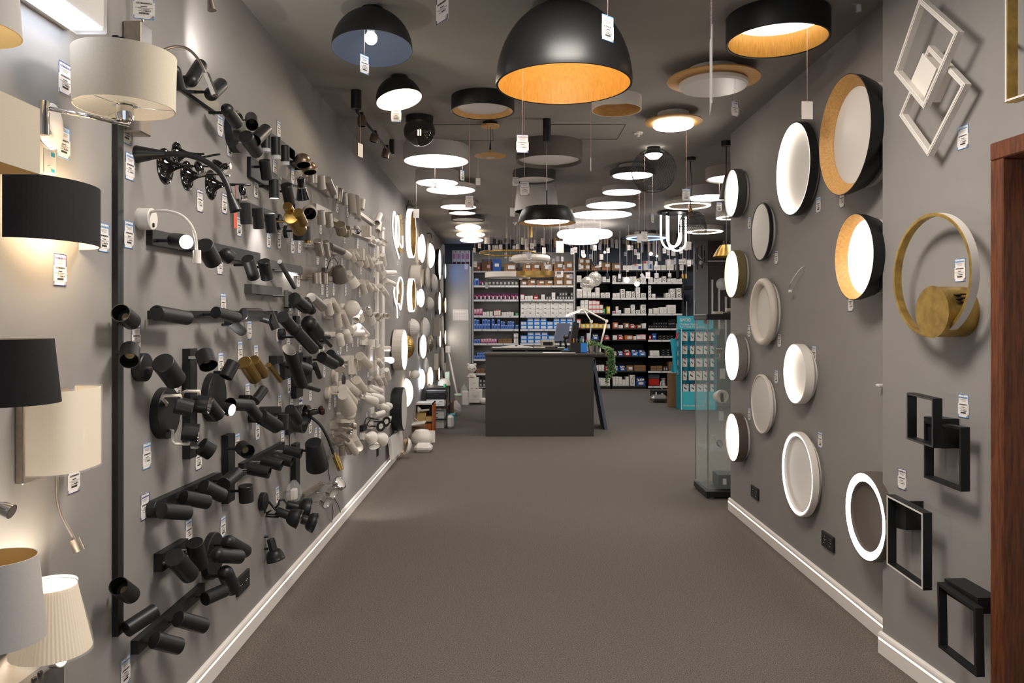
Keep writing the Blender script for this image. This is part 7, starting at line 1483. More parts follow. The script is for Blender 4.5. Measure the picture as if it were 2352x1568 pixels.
# ---- glass display case by the wall corner
d = 6.3; xl, xr = at(1625, 900, d).x, at(1625, 900, d).x + .46; zt = at(0, 722, d).z; dep = .42; t = T('display_case', 'slim glass display case with black top and base', 'display case', V(((xl + xr) / 2, d, 0)))
t.part('base', MB().rbox(((xl + xr) / 2, d + dep / 2, .035), (xr - xl + .02, dep + .02, .05), .003), 'black'); t.part('top', MB().rbox(((xl + xr) / 2, d + dep / 2, zt - .02), (xr - xl + .02, dep + .02, .045), .003), 'black')
for x, y in ((xl + .04, d + .03), (xl + .04, d + dep - .03), (xr - .04, d + .03)): t.part('foot', MB().cyl((x, y, 0), (x, y, .012), .02, n=12), 'off_diffuser')
for nm, c, s_ in (('glass_panel', (xl + .003, d + dep / 2, (zt + .06) / 2), (.005, dep, zt - .1)), ('glass_panel', ((xl + xr) / 2, d + .003, (zt + .06) / 2), (xr - xl, .005, zt - .1)), ('glass_panel', ((xl + xr) / 2, d + dep - .003, (zt + .06) / 2), (xr - xl, .005, zt - .1))): t.part(nm, MB().box(c, s_), 'glass')
for x, y in ((xl + .004, d + .004), (xl + .004, d + dep - .004)): t.part('corner_profile', MB().box((x, y, (zt + .06) / 2), (.009, .009, zt - .1)), 'silver')
SHZ = [at(0, y, d + .2).z for y in (826, 926, 1028)]
for z in SHZ: t.part('glass_shelf', MB().box(((xl + xr) / 2, d + dep / 2, z), (xr - xl - .02, dep - .02, .006)), 'glass')
for i, (x, z, nm, m, lb) in enumerate(((1655, 0, 'spotlight', 'silver', 'silver ribbed spotlight on the upper glass shelf'), (1655, 1, 'downlight', 'cream', 'round cream downlight with cable on the middle glass shelf'), (1650, 2, 'downlight', 'chrome', 'small chrome fitting on the lower glass shelf'))):
    c = V((at(x, 800, d + .2).x, d + .2, SHZ[z] + .004)); b = MB()
    if i == 0:
        for j in range(5): b.lathe(c + V((-.03 + .018 * j, 0, .05)), (1, 0, .15), [(.045, 0), (.045, .006), (.03, .006)], 18)
        b.cyl(c + V((0, 0, .0)), c + V((0, 0, .05)), .012); b.cyl(c + V((.04, 0, .05)), c + V((.1, 0, .06)), .04, .05, 18)
    elif i == 1: b.lathe(c + V((0, 0, .055)), (.2, -1, .1), [(0, .03), (.03, .03), (.035, .04), (.055, .04), (.055, 0), (.04, -.06), (0, -.06)], 24); b.box(c + V((0, -.045, .05)), (.02, .02, .07), mi=1)
    else: b.lathe(c + V((0, 0, .03)), (.3, -1, .3), [(0, 0), (.02, .0), (.032, .02), (.028, .022), (.0, .01)], 16); b.tube([c + V((0, 0, .03)), c + V((-.03, 0, .07)), c + V((-.05, 0, .1))], .003, 5)
    one(nm, b, [m, 'black'], c, lb, 'lamp')
c = V((xl + .2, d + .2, .06)); b = MB().rbox(c + V((0, 0, .06)), (.16, .2, .11), .006); b.box(c + V((-.03, -.1, .06)), (.03, .004, .05), mi=1); one('transformer_box', b, ['black', 'off_diffuser'], c, 'black boxes on the floor of the glass display case', 'box')
c = V((at(1650, 716, d + .1).x, d + .12, zt + .003)); b = MB().rbox(c + V((0, 0, .012)), (.075, .06, .022), .003); b.rbox(c + V((.1, 0, .008)), (.1, .05, .014), .003, mi=1); b.rbox(c + V((.11, .03, .035)), (.07, .04, .03), .006); one('display_item', b, ['cream', 'dark_grey'], c, 'small cream fittings lying on top of the glass case', 'fitting')
c = V((xl + .25, d + .26, SHZ[0] + .2)); 
for i, (x, y, w_, h_) in enumerate(((1659, 748, 10, 15), (1648, 762, 9, 14), (1660, 858, 12, 24), (1657, 955, 11, 22))):
    q = at(x, y, d + dep - .02); b = MB().box(q, (w_ * .0037, .002, h_ * .0037)); b.tube([q + V((0, 0, h_ * .0018)), q + V((0, 0, .12))], .0008, 4, mi=1); one('price_tag', b, ['paper', 'ink_grey'], q, ORD[i] + ' white price tag from the top inside the glass case', 'price tag', 'tags in the glass case')
# ---- things on the floor along the far left wall
Zm(860, 880, 7.538)
def fbox(lb, name, x0, x1, y0, y1, d, dep, m, cat='box', decor=(), mats=None, z0=None, ch=.004):
    a, b_ = D(x0, y0, d), D(x1, y1, d); zb = b_.z if z0 is None else z0; h_ = a.z - zb; w_ = b_.x - a.x; c = V(((a.x + b_.x) / 2, d + dep / 2, zb)); b = MB().rbox(c + V((0, 0, h_ / 2)), (w_, dep, h_), ch)
    for x, z, w2, h2, mi in decor: b.box(c + V((x * w_, -dep / 2 - .001, z * h_)), (w2 * w_, .002, h2 * h_), mi=mi)
    return one(name, b, mats or m, c, lb, cat)
def fd(y, up=0): return (EYE - up) * F / (px(0, y)[1] - CY)
# leaning wrapped panel
p0, p1 = V((LW + .045, 7.5, .1)), V((LW + .02, 7.5, .31)); q = MB()
q.prism([p0, p0 + V((0, .72, 0)), p1 + V((0, .72, 0)), p1], (.04, 0, .01), ch=.01); one('wrapped_parcel', q, 'off_diffuser', p0, 'flat panel in white bubble wrap leaning on the left wall', 'panel')
def dish(lb, cx, cy, w_, h_, d, ax, m, rim=None):
    c = D(cx, cy, d); R_ = h_ / ZS * d / F / 2; pr = [(0, -.07)] + [(R_ * math.sin(i * math.pi / 2 / 10), -.07 * math.cos(i * math.pi / 2 / 10)) for i in range(1, 11)] + [(R_, .006), (R_ * .96, .006), (R_ * .8, -.03), (0, -.055)]
    c.z = max(c.z, R_ * math.sqrt(max(0, 1 - V(ax).normalized().z ** 2)) + .004); return one('lamp_dish', MB().lathe(c, ax, pr, 40, mis=[0] * 10 + [1] * 4), [m, rim or m], c, lb, 'lamp shade')
dish('round glass shade with a gilded rim leaning by the baseboard', 520, 1095, 0, 330, fd(1290), (-.75, -.35, .3), 'off_diffuser', 'champagne')
dish('large white dish shade standing against the wall behind the gilded one', 640, 910, 0, 330, 9.75, (.6, -.8, .2), 'white')
c = V((D(805, 1050, fd(1045)).x, fd(1045) + .1, 0)); R_ = .135; one('glass_bowl', MB().lathe(c, (0, 0, 1), [(R_ * .9, 0), (R_, .04), (R_ * .9, .1), (R_ * .6, .15), (0, .165)], 28), 'white', c, 'white domed bowl upside down beside the white cylinder', 'lamp shade')
c = V((D(975, 1040, 9.2).x, 9.3, 0)); t = T('ceiling_spot', 'white cylinder ceiling spot standing on the floor', 'ceiling spot', c); h_ = 195 / ZS * 9.2 / F; t.part('cylinder', MB().lathe(c, (0, 0, 1), [(0, 0), (.044, 0), (.044, h_ * .5), (.0425, h_ * .51), (.044, h_ * .52), (.044, h_), (.038, h_), (.038, h_ - .02), (0, h_ - .02)], 28), 'white')
for k in (-.016, .016): t.part('lens', MB().cyl(c + V((k, 0, h_ - .019)), c + V((k, 0, h_ - .008)), .011, n=12), 'chrome')
fbox('long pack wrapped in white film lying on the carpet', 'wrapped_pack', 680, 990, 1062, 1208, fd(1205), .18, 'off_diffuser', 'pack', ch=.035)
fbox('open brown carton behind the white bowl', 'carton', 640, 858, 765, 930, 9.6, .3, 'cardboard', 'carton', [(.44, .5, .02, .9, 1)], ['cardboard', 'cardboard_dark'], z0=0)
a = D(690, 690, 9.55); b = MB().rbox(D(720, 700, 9.6), (.24, .2, .03), .012, Matrix.Rotation(-.15, 3, 'Y')); one('wrapped_pack', b, 'off_diffuser', D(720, 700, 9.6) - V((0, 0, .0)), 'white wrapped pack lying across the open carton', 'pack')
# wood-edged open box with cartons
d = 9.95; x0, x1, zt = D(680, 500, d).x, D(1025, 500, d).x, D(0, 345, d).z; t = T('open_cabinet', 'small open cabinet with orange wood edges, full of cartons', 'cabinet', V(((x0 + x1) / 2, d, 0))); w_ = x1 - x0
for x in (x0 + .01, x1 - .01): t.part('side_panel', MB().box((x, d + .15, zt / 2), (.02, .3, zt)), 'orange_box')
t.part('top', MB().box(((x0 + x1) / 2, d + .15, zt - .01), (w_, .3, .02)), 'off_diffuser'); t.part('back_panel', MB().box(((x0 + x1) / 2, d + .29, zt / 2), (w_ - .04, .015, zt - .02)), 'black'); t.part('shelf', MB().box(((x0 + x1) / 2, d + .15, zt * .38), (w_ - .04, .28, .015)), 'black')
zz = zt * .38 + .008
one('carton', MB().box(V((x0 + .09, d + .17, zz + .055)), (.12, .2, .11)), 'amber_lining', (x0 + .09, d + .17, zz), 'yellowish carton on the middle shelf of the open cabinet', 'carton'); one('carton', MB().box(V((x0 + .195, d + .12, zz + .03)), (.08, .16, .06)), 'amber_lining', (x0 + .195, d + .12, zz), 'flat yellowish carton in front on the open cabinet shelf', 'carton')
one('carton', MB().box(V((x1 - .085, d + .14, .07)), (.11, .24, .14)), 'orange_box', (x1 - .1, d + .14, 0), 'orange carton on the floor of the open cabinet', 'carton'); one('lamp_part', MB().tube(bez([(x0 + .05, d + .05, zt - .08), (x0 + .09, d + .04, zt - .1), (x0 + .2, d + .05, zt - .09)]), .014, 8).lathe((x0 + .05, d + .05, zt - .09), (1, 0, 0), [(0, 0), (.05, 0), (.02, .04), (0, .04)], 16), 'cream', (x0 + .1, d + .05, zz + .115), 'cream lamp part on top of the cartons in the open cabinet', 'lamp part')
# black wire rack
d = 10.5; x0, x1, zt = D(885, 500, d).x, D(1215, 500, d).x, D(0, 60, d).z; t = T('wire_rack', 'black metal rack with a printer and white boxes', 'rack', V(((x0 + x1) / 2, d, 0))); b = MB()
for x in (x0, x1 + .03):
    for y in (d, d + .5): t.part('post', MB().box((x, y, zt / 2), (.018, .018, zt)), 'black')
zs = [D(0, y, d).z for y in (790, 615, 395)]
for z in zs + [zt - .01]: t.part('shelf', MB().box(((x0 + x1 + .03) / 2, d + .25, z - .008), (x1 - x0 + .05, .52, .014)), 'black')
def rb(lb, z, h_, w_, dx, m, mats=None, decor=(), name='white_box', cat='box', dep=.34):
    c = V(((x0 + x1) / 2 + dx, d + .2, z + .0)); b = MB().box(c + V((0, 0, h_ / 2)), (w_, dep, h_))
    for x, zf, w2, h2, mi in decor: b.box(c + V((x * w_, -dep / 2 - .001, zf * h_)), (w2 * w_, .002, h2 * h_), mi=mi)
    one(name, b, mats or m, c, lb, cat)
dk = [(0, .3, .6, .06, 1), (.3, .7, .2, .1, 1)]
for i in range(4): rb(ORD[i] + ' white box from the bottom on the lowest rack shelf', zs[0] + .0005 + i * .031, .029, .24, 0, 'white', ['white', 'ink_grey'], dk)
for i in range(2): rb(['lower', 'upper'][i] + ' grey box on the middle rack shelf', zs[1] + .0005 + i * .05, .048, .24, 0, 'off_diffuser', ['off_diffuser', 'black'], [(-.1, .4, .5, .2, 1)])
rb('white wide box on the upper rack shelf', zs[2] + .0005, .085, .25, 0, 'white', ['white', 'ink_grey'], dk)
c = V(((x0 + x1) / 2, d + .2, zs[2] + .0865)); t2 = T('printer', 'black printer with white paper tray on the rack', 'printer', c); t2.part('body', MB().rbox(c + V((0, 0, .04)), (.3, .34, .08), .01), 'black'); t2.part('tray', MB().rbox(c + V((0, -.02, .1)), (.29, .3, .035), .006), 'dark_grey'); t2.part('paper', MB().box(c + V((0, -.02, .128)), (.28, .28, .018)), 'paper')
fbox('big brown carton with recycling marks behind the rack', 'carton', 848, 1225, 80, 330, 11.2, .4, 'cardboard', 'carton', [(-.1, .8, .08, .14, 1), (.1, .8, .08, .14, 1)], ['cardboard', 'cardboard_dark'], z0=.42)
fbox('dark brown carton under the big one, behind the rack', 'carton', 1000, 1340, 330, 560, 11.3, .4, 'cardboard_dark', 'carton', z0=0)
fbox('teal box on the floor right of the rack', 'teal_box', 1252, 1382, 545, 640, 10.9, .2, 'teal', 'box', [(0, .2, 1, .3, 1)], ['teal', 'off_diffuser'], z0=0)
c = V((D(1300, 740, 10.45).x, 10.55, 0)); b = MB().rbox(c + V((0, 0, .09)), (.1, .14, .18), .03); one('paper_bag', b, 'off_diffuser', c, 'white crumpled paper bag at the right foot of the rack', 'bag')
c = V((D(1400, 330, 12.0).x, 12.1, 0)); t = T('bag', 'white plastic bag of tangled cords near the cabinet', 'bag', c); t.part('bag_body', MB().lathe(c, (0, 0, 1), [(0, 0), (.07, .0), (.09, .06), (.08, .14), (.04, .19), (.02, .22), (0, .225)], 18), 'off_diffuser'); random.seed(3)
for i in range(3): t.part('cord', MB().tube(bez([c + V((-.1, -.09, .2 - .03 * i)), c + V((-.05, -.12, .12)), c + V((.02 + .03 * i, -.12, .06)), c + V((-.04, -.11, .02 + .02 * i))]), .006, 6), 'off_diffuser')
c = V((D(1450, 268, 12.9).x, 12.9, 0)); t = T('bucket', 'small grey bucket with a green rim beside the cabinet', 'bucket', c); hh = D(0, 185, 12.9).z; t.part('bucket_body', MB().cyl(c, c + V((0, 0, hh * .9)), .05, .06, 20), 'taupe_light'); t.part('lid', MB().cyl(c + V((0, 0, hh * .9)), c + V((0, 0, hh)), .065, n=20), 'green_paper')
Zm(880, 740, 8.167)
a, b_ = D(1215, 530, 13.2), D(1305, 1180, 13.0); t = T('wall_bracket', 'white perforated metal strip leaning beside the cabinet', 'metal strip', V((b_.x, b_.y, 0))); b_.z = .0; b = MB(); u = (b_ - a).normalized()
t.part('strip', MB().tube([a, b_ + V((.12, 0, 0))], .02, 4), 'off_diffuser'); t.part('end_piece', MB().rbox(a + V((0, 0, .02)), (.09, .05, .12), .01), 'white')
c = D(1150, 1180, 10.8); c.z = zt + .0; one('glass_dome', MB().lathe(V((c.x, 10.75, zt)), (0, 0, 1), [(.09, 0), (.085, .05), (.05, .09), (0, .1)], 24), 'cream', V((c.x, 10.75, zt)), 'glossy cream glass dome lying on top of the rack', 'lamp shade')
c = D(1235, 1180, 10.8); b = MB().box(V((c.x - .03, 10.9, zt + .09)), (.06, .1, .18)); one('lamp_box', b, 'green_paper', V((c.x - .03, 10.9, zt)), 'pale teal upright box on top of the rack', 'box')
c = D(1205, 1290, 10.6); b = MB().cyl(V((c.x - .03, 10.56, zs[2] + .235)), V((c.x - .03, 10.56, zs[2] + .3)), .02, n=12); one('green_bottle', b, 'green', V((c.x - .03, 10.56, zs[2] + .23)), 'small green bottle standing on the printer', 'bottle')
# ---- price tags
def tagmesh(bc, barcode, hd):
    b = MB(); W_, H_ = .057, .086
    b.box((0, 0, 0), (W_, .0008, H_))
    def q(x, z, w_, h_, mi): b.box((x, -.0007, z), (w_, .0006, h_), mi=mi)
    for s_ in (-1, 1): q(0, s_ * (H_ / 2 - .001), W_, .002, 1)
    for s_ in (-1, 1): q(s_ * (W_ / 2 - .001), .026, .002, .034, 1); q(s_ * (W_ / 2 - .001), -.037, .002, .011, 1)
    b.box((0, -.0004, -.011), (W_ + .002, .0012, .041)); yy = -.0014
    def r(x, z, w_, h_, mi): b.box((x, yy, z), (w_, .0004, h_), mi=mi)
    b.lathe((0, -.0005, .038), (0, -1, 0), [(.0014, 0), (.0014, .0006), (0, .0006)], 8, mi=2)
    for i, w_ in enumerate((.036, .03, .022)): q(0, .024 - .0035 * i, w_, .0011, 3)
    r(0, -.0045, .018, .0022, 2); r(0, -.009, .05, .0012, 3); r(0, -.0125, .03, .0012, 3); r(-.01, -.018, .012, .0016, 3)
    if barcode:
        for i in range(15): r(-.013 + .0019 * i, -.025, .0011 if i % 3 else .0015, .0055, 2)
    b.prism([(W_ / 2 - .002, yy, -H_ / 2 + .003), (W_ / 2 - .002, yy, -H_ / 2 + .014), (W_ / 2 - .013, yy, -H_ / 2 + .003)], (0, -.0003, 0), mi=3)
    me = b.mesh('price_tag', ['paper', bc, 'ink', 'ink_grey'])
    import bmesh
    bm = bmesh.new(); bm.from_mesh(me)
    for s_, x0, z0, sz_, wd, mi in (('AZYMARKETA', -.024, .029, .0075, .048, 1), ('AZYMARKETA', -.022, .003, .0065, .044, 2), (hd, -.002, -.0195, .006, .021, 2)):
        tm = textmesh(s_, sz_, .00012); n0 = len(bm.faces); vb = len(bm.verts); bm.from_mesh(tm); bm.verts.ensure_lookup_table(); bm.faces.ensure_lookup_table()
        xs = [v.co.x for v in bm.verts[vb:]]; k = wd / (max(xs) - min(xs)); m0 = min(xs)
        for v in bm.verts[vb:]: v.co = V((x0 + (v.co.x - m0) * k, yy - .0004 - v.co.z * .3, z0 + v.co.y))
        for f in bm.faces[n0:]: f.material_index = mi
    bm.to_mesh(me); bm.free(); return me
TG = {('b', 0): tagmesh('tag_blue', True, '94,60 €'), ('n', 0): tagmesh('tag_navy', False, '44,90 €'), ('b', 1): tagmesh('tag_blue', False, '36,00 €'), ('n', 1): tagmesh('tag_navy', True, '70,00 €')}
b = MB().box((0, 0, 0), (.057, .0008, .086)); TG['p'] = b.mesh('price_tag', 'paper')
lab_used = {}
def taglabel(x, y, side, pre):
    c = [l for l in LAMPS if (l[3] if len(l) > 3 else 'L') == side]
    c.sort(key=lambda l: (l[0] - x) ** 2 + (l[1] - y) ** 2)
    for l in c:
        dx, dy = x - l[0], y - l[1]
        rel = ('below' if dy > 0 else 'above') if abs(dy) > abs(dx) * .8 else ('right of' if dx > 0 else 'left of')
        nm = l[2]; lb = '%s %s the %s' % (pre, rel, nm)
        if len(lb.split()) > 16 or lb in lab_used: continue
        lab_used[lb] = 1; return lb
TL = []
def ltag(x, y, kind='b', v=None):
    a, b_ = px(x, y)
    if any((a - q[0]) ** 2 + (b_ - q[1]) ** 2 < 90 for q in TL): return
    TL.append((a, b_)); c = WL(x, y, .0015); v = len(TL) % 2 if v is None else v
    pre = 'price tag with %s border on the wall' % ('light blue' if kind == 'b' else 'navy')
    put('price_tag', TG[(kind, v)], c, taglabel(a, b_, 'L', pre.replace(' on the wall', '')), 'price tag', 'price tags on the left wall', rot=(0, 0, math.pi / 2))
for z, l in (((0, 0, 3.92), [(585, 710, 'n'), (573, 1285, 'b'), (1170, 1500, 'b')]),
             ((0, 400, 3.92), [(935, 570, 'b'), (540, 860, 'n'), (1160, 545, 'b'), (1225, 1470, 'n'), (1800, 240, 'n')]),
             ((0, 800, 3.92), [(1322, 965, 'b'), (1305, 1420, 'n'), (665, 1160, 'n'), (1600, 340, 'b'), (1788, 990, 'n')]),
             ((0, 1168, 3.92), [(1130, 1460, 'b'), (1700, 200, 'b')]),
             ((240, 60, 4.9), [(248, 1170, 'b'), (1300, 1125, 'b'), (1410, 1360, 'b')]),
             ((240, 300, 4.9), [(1070, 790, 'n'), (1350, 820, 'n'), (1515, 1080, 'b'), (1705, 655, 'n'), (1297, 1500, 'n')]),
             ((500, 220, 6.533), [(915, 505, 'b'), (855, 1090, 'b'), (1125, 1205, 'b')]),
             ((500, 440, 6.533), [(x, y, 'bn'[i % 3 == 1]) for i, (x, y) in enumerate(((765, 715), (920, 735), (1125, 815), (1225, 815), (1208, 1325), (1500, 1000), (1625, 1045), (1545, 545), (1795, 230), (1570, 1455), (1640, 1490), (1740, 1470), (1920, 1480), (1710, 1080)))]),
             ((240, 580, 4.9), [(1337, 575, 'b'), (1630, 870, 'b'), (1310, 1240, 'b'), (1525, 1105, 'b'), (1705, 1140, 'b')]),
             ((500, 660, 6.533), [(x, y, 'b') for x, y in ((1085, 370), (1228, 370), (1060, 835), (1235, 865), (905, 690), (1535, 915), (1590, 850), (945, 1290), (1840, 920), (1940, 880), (1600, 1255), (1070, 1470))]),
             ((240, 840, 4.9), [(1607, 300, 'b'), (1723, 730, 'b'), (1495, 870, 'b'), (1945, 1450, 'b')]),
             ((500, 860, 6.533), [(x, y, 'b') for x, y in ((930, 430), (1108, 430), (1245, 460), (970, 970), (1470, 900), (1245, 300), (1392, 290), (1680, 430), (1760, 400), (1390, 780), (1535, 890))]),
             ((240, 1080, 4.261), [(1160, 550, 'b')]),
             ((680, 360, 8.167), [(775, 950, 'b'), (962, 1030, 'n'), (465, 1340, 'b'), (912, 1520, 'b')]),
             ((680, 540, 8.167), [(x, y, 'b') for x, y in ((60, 200), (410, 430), (560, 490), (670, 540), (865, 540), (935, 570), (1160, 160), (1470, 330), (1218, 640), (1465, 710), (490, 1000), (585, 1040), (707, 1030), (928, 1050), (1195, 1070), (1480, 1130))]),
             ((680, 700, 8.167), [(x, y, 'b') for x, y in ((1065, 300), (1170, 320), (1480, 380), (830, 820), (953, 780), (1060, 690), (1160, 690), (1357, 830), (535, 1240), (785, 970), (1035, 1320), (1130, 1330), (1175, 1320), (1350, 1270))]),
             ((680, 870, 8.167), [(630, 450, 'b'), (730, 420, 'b'), (1330, 720, 'b'), (365, 1030, 'b')])):
    Zm(*z)
    for q in l: ltag(*q)
Zm(880, 590, 9.8)
for x, y in ((330, 105), (370, 1240), (885, 150), (990, 790), (1165, 835), (875, 1150), (1083, 1310)): ltag(x, y)
Zm(0, 0, 1)
for x, y, k in ((1880, 470, 'b'), (1934, 457, 'n'), (1721.5, 512, 'b'), (1783, 591, 'n'), (1954, 695, 'n'), (1720.5, 760, 'b'), (1790, 782, 'n'), (1870, 812, 'b'), (1783, 865, 'b'), (1721, 951, 'b'), (1884, 1010, 'b')):
    put('price_tag', TG[(k, 0)], WR(x, y, .0015), taglabel(x, y, 'R', 'price tag on the right wall'), 'price tag', 'price tags on the right wall', rot=(0, 0, -math.pi / 2))
na = math.atan2(-NU.y, -NU.x)
for x, y, k in ((2212, 315, 'b'), (2205, 620, 'b'), (2213, 932, 'b'), (2072, 1100, 'n'), (2301, 1367, 'b')):
    put('price_tag', TG[(k, 0)], WN(x, y, .0015), taglabel(x, y, 'N', 'price tag with %s border' % ('light blue' if k == 'b' else 'navy')), 'price tag', 'price tags on the near right wall', rot=(0, 0, na))
# hanging tags: string and card
bpy.context.view_layer.update(); DG = bpy.context.evaluated_depsgraph_get()
def htag(x, y, d, ytop, yaw, kind, lb, size=1.0, r=.0012):
    c = D(x, y, d); top = D(x, ytop, d) if ytop is not None else V((c.x, c.y, H)); hit = sc.ray_cast(DG, c + V((0, 0, .05)), V((0, 0, 1))); top = V((c.x, c.y, hit[1].z if hit[0] else H)); t = T('price_tag', lb, 'price tag', c, 'price tags hanging from lamps')
    me = TG[kind if kind == 'p' else (kind, 0)]; ob = bpy.data.objects.new('card', me); ob.parent = t.e; ob.rotation_euler = (0, 0, yaw); ob.scale = (size,) * 3; col.objects.link(ob)
    t.part('string', MB().tube([c + V((0, -.001, .037 * size)), V((c.x, c.y, (c.z + top.z) / 2)), top], r, 5), 'string_red')
for a_ in ((837, 148, 3.55, 72, 1.0, 'b', 'price tag hanging from the large black half-dome'), (1016, 12, 1.95, None, -.95, 'n', 'price tag hanging at the top edge, left of the big dome'), (910, 263, 4.5, 232, .15, 'b', 'price tag hanging from the smaller half-dome'),
           (1396, 65, 2.6, None, .72, 'b', 'price tag hanging in front of the big black dome, upper right'), (1200, 330, 3.6, 165, .15, 'n', 'price tag hanging below the big dome on a long red string'), (1205, 433, 4.7, 250, -.2, 'n', 'lower price tag hanging over the white tapered shade'),
           (1184, 417, 7.0, 350, .2, 'n', 'small price tag left of the tapered shade'), (1633, 165, .86, -40, 1.35, 'p', 'blurred edge-on white tag close to the camera'), (1854, 253, 3.7, 118, .1, 'p', 'blank white tag hanging from the gold-lined drum'),
           (1688, 250, 4.4, 178, .6, 'n', 'price tag hanging from the large oak disc lamp'), (828, 345, 4.9, 262, 1.2, 'p', 'blank tag hanging from the black ceiling track'), (1357, 377, 4.95, 252, 1.4, 'p', 'edge-on tag hanging from the oak-lined ring'),
           (999, 423, 6.4, 345, .9, 'b', 'price tag hanging in front of the second white drum'), (1078, 463, 5.3, 275, .1, 'n', 'price tag hanging below the black oak drum'), (956, 490, 7.4, 425, .2, 'p', 'blank tag beside the upper gold ring lamp'),
           (1177, 487, 7.5, 430, .6, 'p', 'blank tag hanging left of the black bowl'), (1576, 447, 5.5, 300, .15, 'b', 'price tag hanging from the small oak disc lamp'), (1652, 475, 7.2, 413, .3, 'b', 'price tag hanging from the corner taupe drum'),
           (1480, 543, 6.4, 442, .2, 'n', 'price tag hanging from the mesh globe'), (1468, 548, 8.2, 445, .5, 'p', 'blank tag beside the mesh globe tag'), (1499, 501, 7.1, 412, 1.0, 'b', 'price tag between the mesh globe and neon tubes'),
           (1582, 564, 8.2, 530, .1, 'p', 'blank tag right of the neon tubes'), (1286, 567, 5.6, 522, .1, 'p', 'large blank tag hanging under the black bowl'), (1062, 403, 6.4, 384, 1.1, 'b', 'small tag hanging from the largest white drum rim')):
    htag(*a_)
htag(1098, 417, 5.6, 372, .2, 'p', 'small blank tag hanging from the wooden saucer', .6); htag(1215, 588, 8.6, 520, .3, 'b', 'blue-edged tag hanging over the thick white ring'); htag(1118, 655, 10.2, 640, .9, 'p', 'blank tag hanging from the flat white disc pendant'); htag(331, 12, 2.3, -30, .3, 'b', 'price tag with readable price at the top of the left wall', r=.0018)
# crowd of small ceiling fittings and tags before the shelves
cy_ = [(1119, 545, 556, 13, 'white'), (1148, 546, 562, 8.5, 'black'), (1176.5, 546, 557, 10, 'black'), (1201, 545, 558, 8, 'white'), (1209.5, 542, 572, 8, 'white'), (1246.7, 549, 562, 10, 'white'), (1268, 552, 562, 7, 'black'), (1277.7, 549, 568, 9, 'oak'), (1361, 551, 570, 10, 'white'), (1378, 551, 558, 6, 'black'), (1392, 550, 559, 7, 'brass'), (1400, 551, 558, 7, 'black'),
       (1406.5, 553, 571, 8, 'taupe_light'), (1417, 546, 563, 7.5, 'white'), (1426.5, 550, 565, 6, 'black'), (1441, 549, 562, 7, 'brass'), (1448.6, 551, 574, 5.5, 'black'), (1466, 552, 571, 5.5, 'brass'), (1475, 551, 578, 6.5, 'white'), (1491, 551, 582, 5.5, 'brass'), (1502.5, 550, 587, 7, 'white'), (1515.5, 551, 596, 7.5, 'cream'), (1135, 548, 557, 7, 'black'), (1162, 549, 556, 6, 'black'), (1229, 549, 560, 6, 'white'), (1293, 551, 560, 7, 'dark_grey'), (1310, 551, 561, 6, 'white'), (1345, 551, 560, 6, 'black')]
dd = 13.3
cy_.sort()
for i, (x, y0, y1, w_, m) in enumerate(cy_):
    d = dd + .5 * ((i * 7) % 5) / 5 - .2; q = D(x, y1, d); h_ = (y1 - y0) * d / F; zb = H - h_ - .02; zb = min(zb, q.z + .02); c = V((q.x, d, H)); r = w_ * d / F / 2
    t = T('downlight', '%s small surface downlight, %s from the left before the shelves' % ({'white': 'white', 'black': 'black', 'oak': 'oak', 'brass': 'brass', 'taupe_light': 'taupe', 'cream': 'cream', 'dark_grey': 'grey'}[m], ORD[i]), 'downlight', c, 'small downlights before the shelves')
    t.part('cylinder', MB().lathe((c.x, c.y, zb), (0, 0, 1), [(0, .01), (r * .85, .01), (r * .9, 0), (r, 0), (r, H - zb), (0, H - zb)], 18), m)
d = 10.9; q = D(1218, 545, d); t = T('pendant_lamp', 'brass cylinder pendant under a white ceiling disc', 'pendant lamp', V((q.x, d, H))); t.part('canopy', MB().cyl((q.x, d, H), (q.x, d, H - .03), .085, n=28), 'white'); t.part('cylinder', MB().cyl((q.x, d, H - .03), (q.x, d, q.z), .03, n=20), 'brass')
d = 12.5; a, b_ = D(1557, 575, d), D(1557, 641, d); t = T('pendant_lamp', 'long black cylinder pendant in front of the right shelves', 'pendant lamp', V((a.x, d, H))); t.part('cylinder', MB().cyl(V((a.x, d, H)), b_, .028, n=18), 'black')
for i, (x, y, ex, ey, w_, m) in enumerate(((1361, 601, 1367, 611, 8, 'black'), (1395, 628, 1396, 640, 8, 'black'), (1424, 627, 1423, 641, 9, 'dark_grey'), (1473, 629, 1479, 640, 8, 'white'), (1491, 632, 1487, 638, 7, 'brass'), (1508, 628, 1508, 640, 10, 'white'), (1538, 628, 1538, 637, 8, 'white'), (1568, 630, 1568, 640, 6, 'brass'), (1576, 630, 1576, 640, 6, 'brass'))):
    d = 12.2; a, b_ = D(x, y, d), D(ex, ey, d); r = w_ * d / F / 2; t = T('track_spot', '%s hanging track spot, %s from the left before the black shelves' % ({'dark_grey': 'grey'}.get(m, m), ORD[i]), 'spotlight', V((a.x, d, H)), 'hanging track spots'); t.part('spot_head', MB().lathe(a, b_ - a + V((0, -.02, 0)), [(0, 0), (r, 0), (r, (b_ - a).length), (r * .8, (b_ - a).length), (0, .03)], 16), m); t.part('suspension_rod', MB().cyl((a.x, d, H), a, .004, n=6), 'off_diffuser')
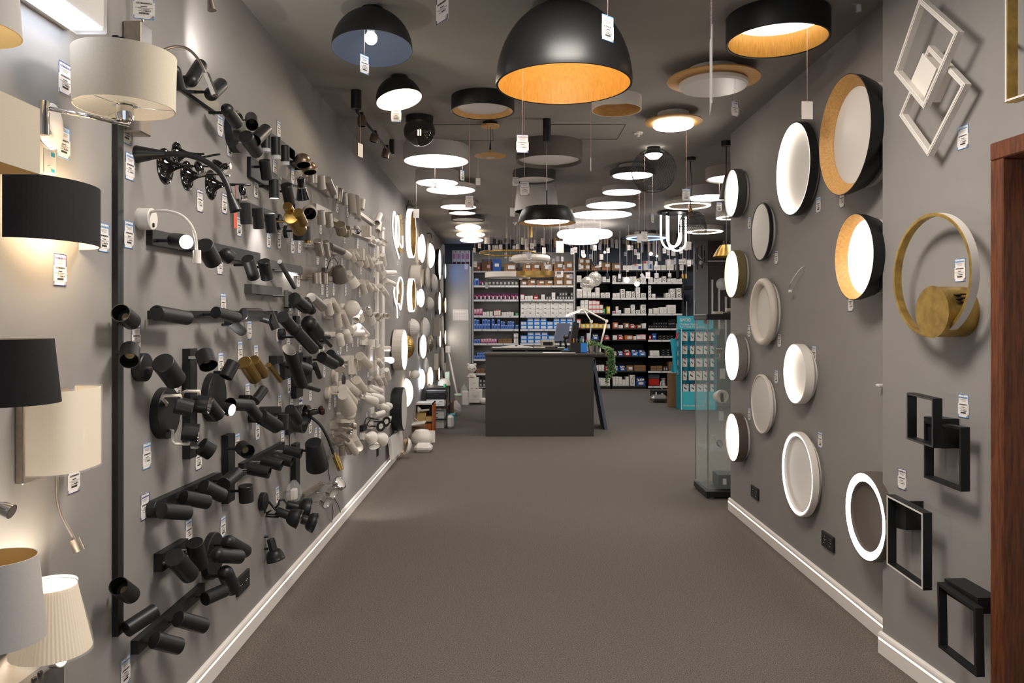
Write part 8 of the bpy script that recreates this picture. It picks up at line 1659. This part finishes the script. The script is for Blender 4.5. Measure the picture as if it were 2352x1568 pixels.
for i, (x, y, r, m, lb) in enumerate(((1341, 587, 4.5, 'bulb_glow', 'bright bare bulb hanging over the left black shelves'), (1389, 579, 2.6, 'bulb_glow', 'tiny bright bulb among the hanging tags'), (1495, 583, 4, 'bulb_glow', 'bright bulb hanging over the middle shelves'), (1509, 588, 2.5, 'bulb_glow', 'small bright bulb right of the middle bulb'), (1439.5, 643, 6, 'bulb_glow', 'half-mirror lit globe pendant before the middle shelves'), (1463, 652, 6.5, 'acrylic', 'clear globe pendant with a bright core before the middle shelves'))):
    d = 11.8; c = D(x, y, d); R_ = r * d / F; t = T('pendant_lamp', lb, 'pendant lamp', V((c.x, d, H))); t.part('globe', sph(c, R_), m); t.part('cord', MB().cyl((c.x, d, H), c + V((0, 0, R_)), .0018, n=5), 'nickel')
    if m == 'acrylic': t.part('bulb', sph(c, R_ * .5), 'bulb_glow')
    t.part('cap', MB().cyl(c + V((0, 0, R_ * .8)), c + V((0, 0, R_ * 1.5)), R_ * .35, n=10), 'brass')
random.seed(21); pts = []
tries = 0
while len(pts) < 66 and tries < 4000:
    tries += 1; x = random.uniform(1088, 1585); y = random.choice((568, 578, 590, 603, 616, 632)) + random.uniform(-5, 5)
    if y > 610 and random.random() < .5: continue
    if all(abs(x - a) > 6 or abs(y - b__) > 15 for a, b__, _ in pts): pts.append((x, y, random.uniform(10.2, 13.4)))
pts.sort(); rn = {}
for x, y, d in pts:
    row = 'upper' if y < 585 else ('middle' if y < 609 else 'lower'); rn[row] = rn.get(row, 0) + 1; c = D(x, y, d); k = random.random(); kind = 'p' if k < .3 else ('b' if k < .65 else 'n'); sz_ = random.uniform(.8, 1.05); W_, H_ = .057 * sz_, .086 * sz_; yaw = random.uniform(-1, 1)
    R_ = Matrix.Rotation(yaw, 3, 'Z'); b = MB().box(c, (W_, .001, H_), R_)
    if kind != 'p':
        for zz, hh, mi in ((.36, .07, 2), (.05, .07, 3), (-.15, .12, 3)): b.box(c + R_ @ V((0, -.001, zz * H_)), (W_ * .7, .0008, hh * H_), R_, mi)
    b.tube([c + V((0, 0, H_ * .45)), V((c.x, c.y, H))], .0011, 4, mi=1); one('price_tag', b, ['paper', 'string_red', 'tag_blue' if kind == 'b' else 'tag_navy', 'ink_grey'], V((c.x, c.y, H)), 'small white hanging tag, %s from the left in the %s row before the shelves' % (ORD[rn[row] - 1], row), 'price tag', 'small tags hanging before the shelves')
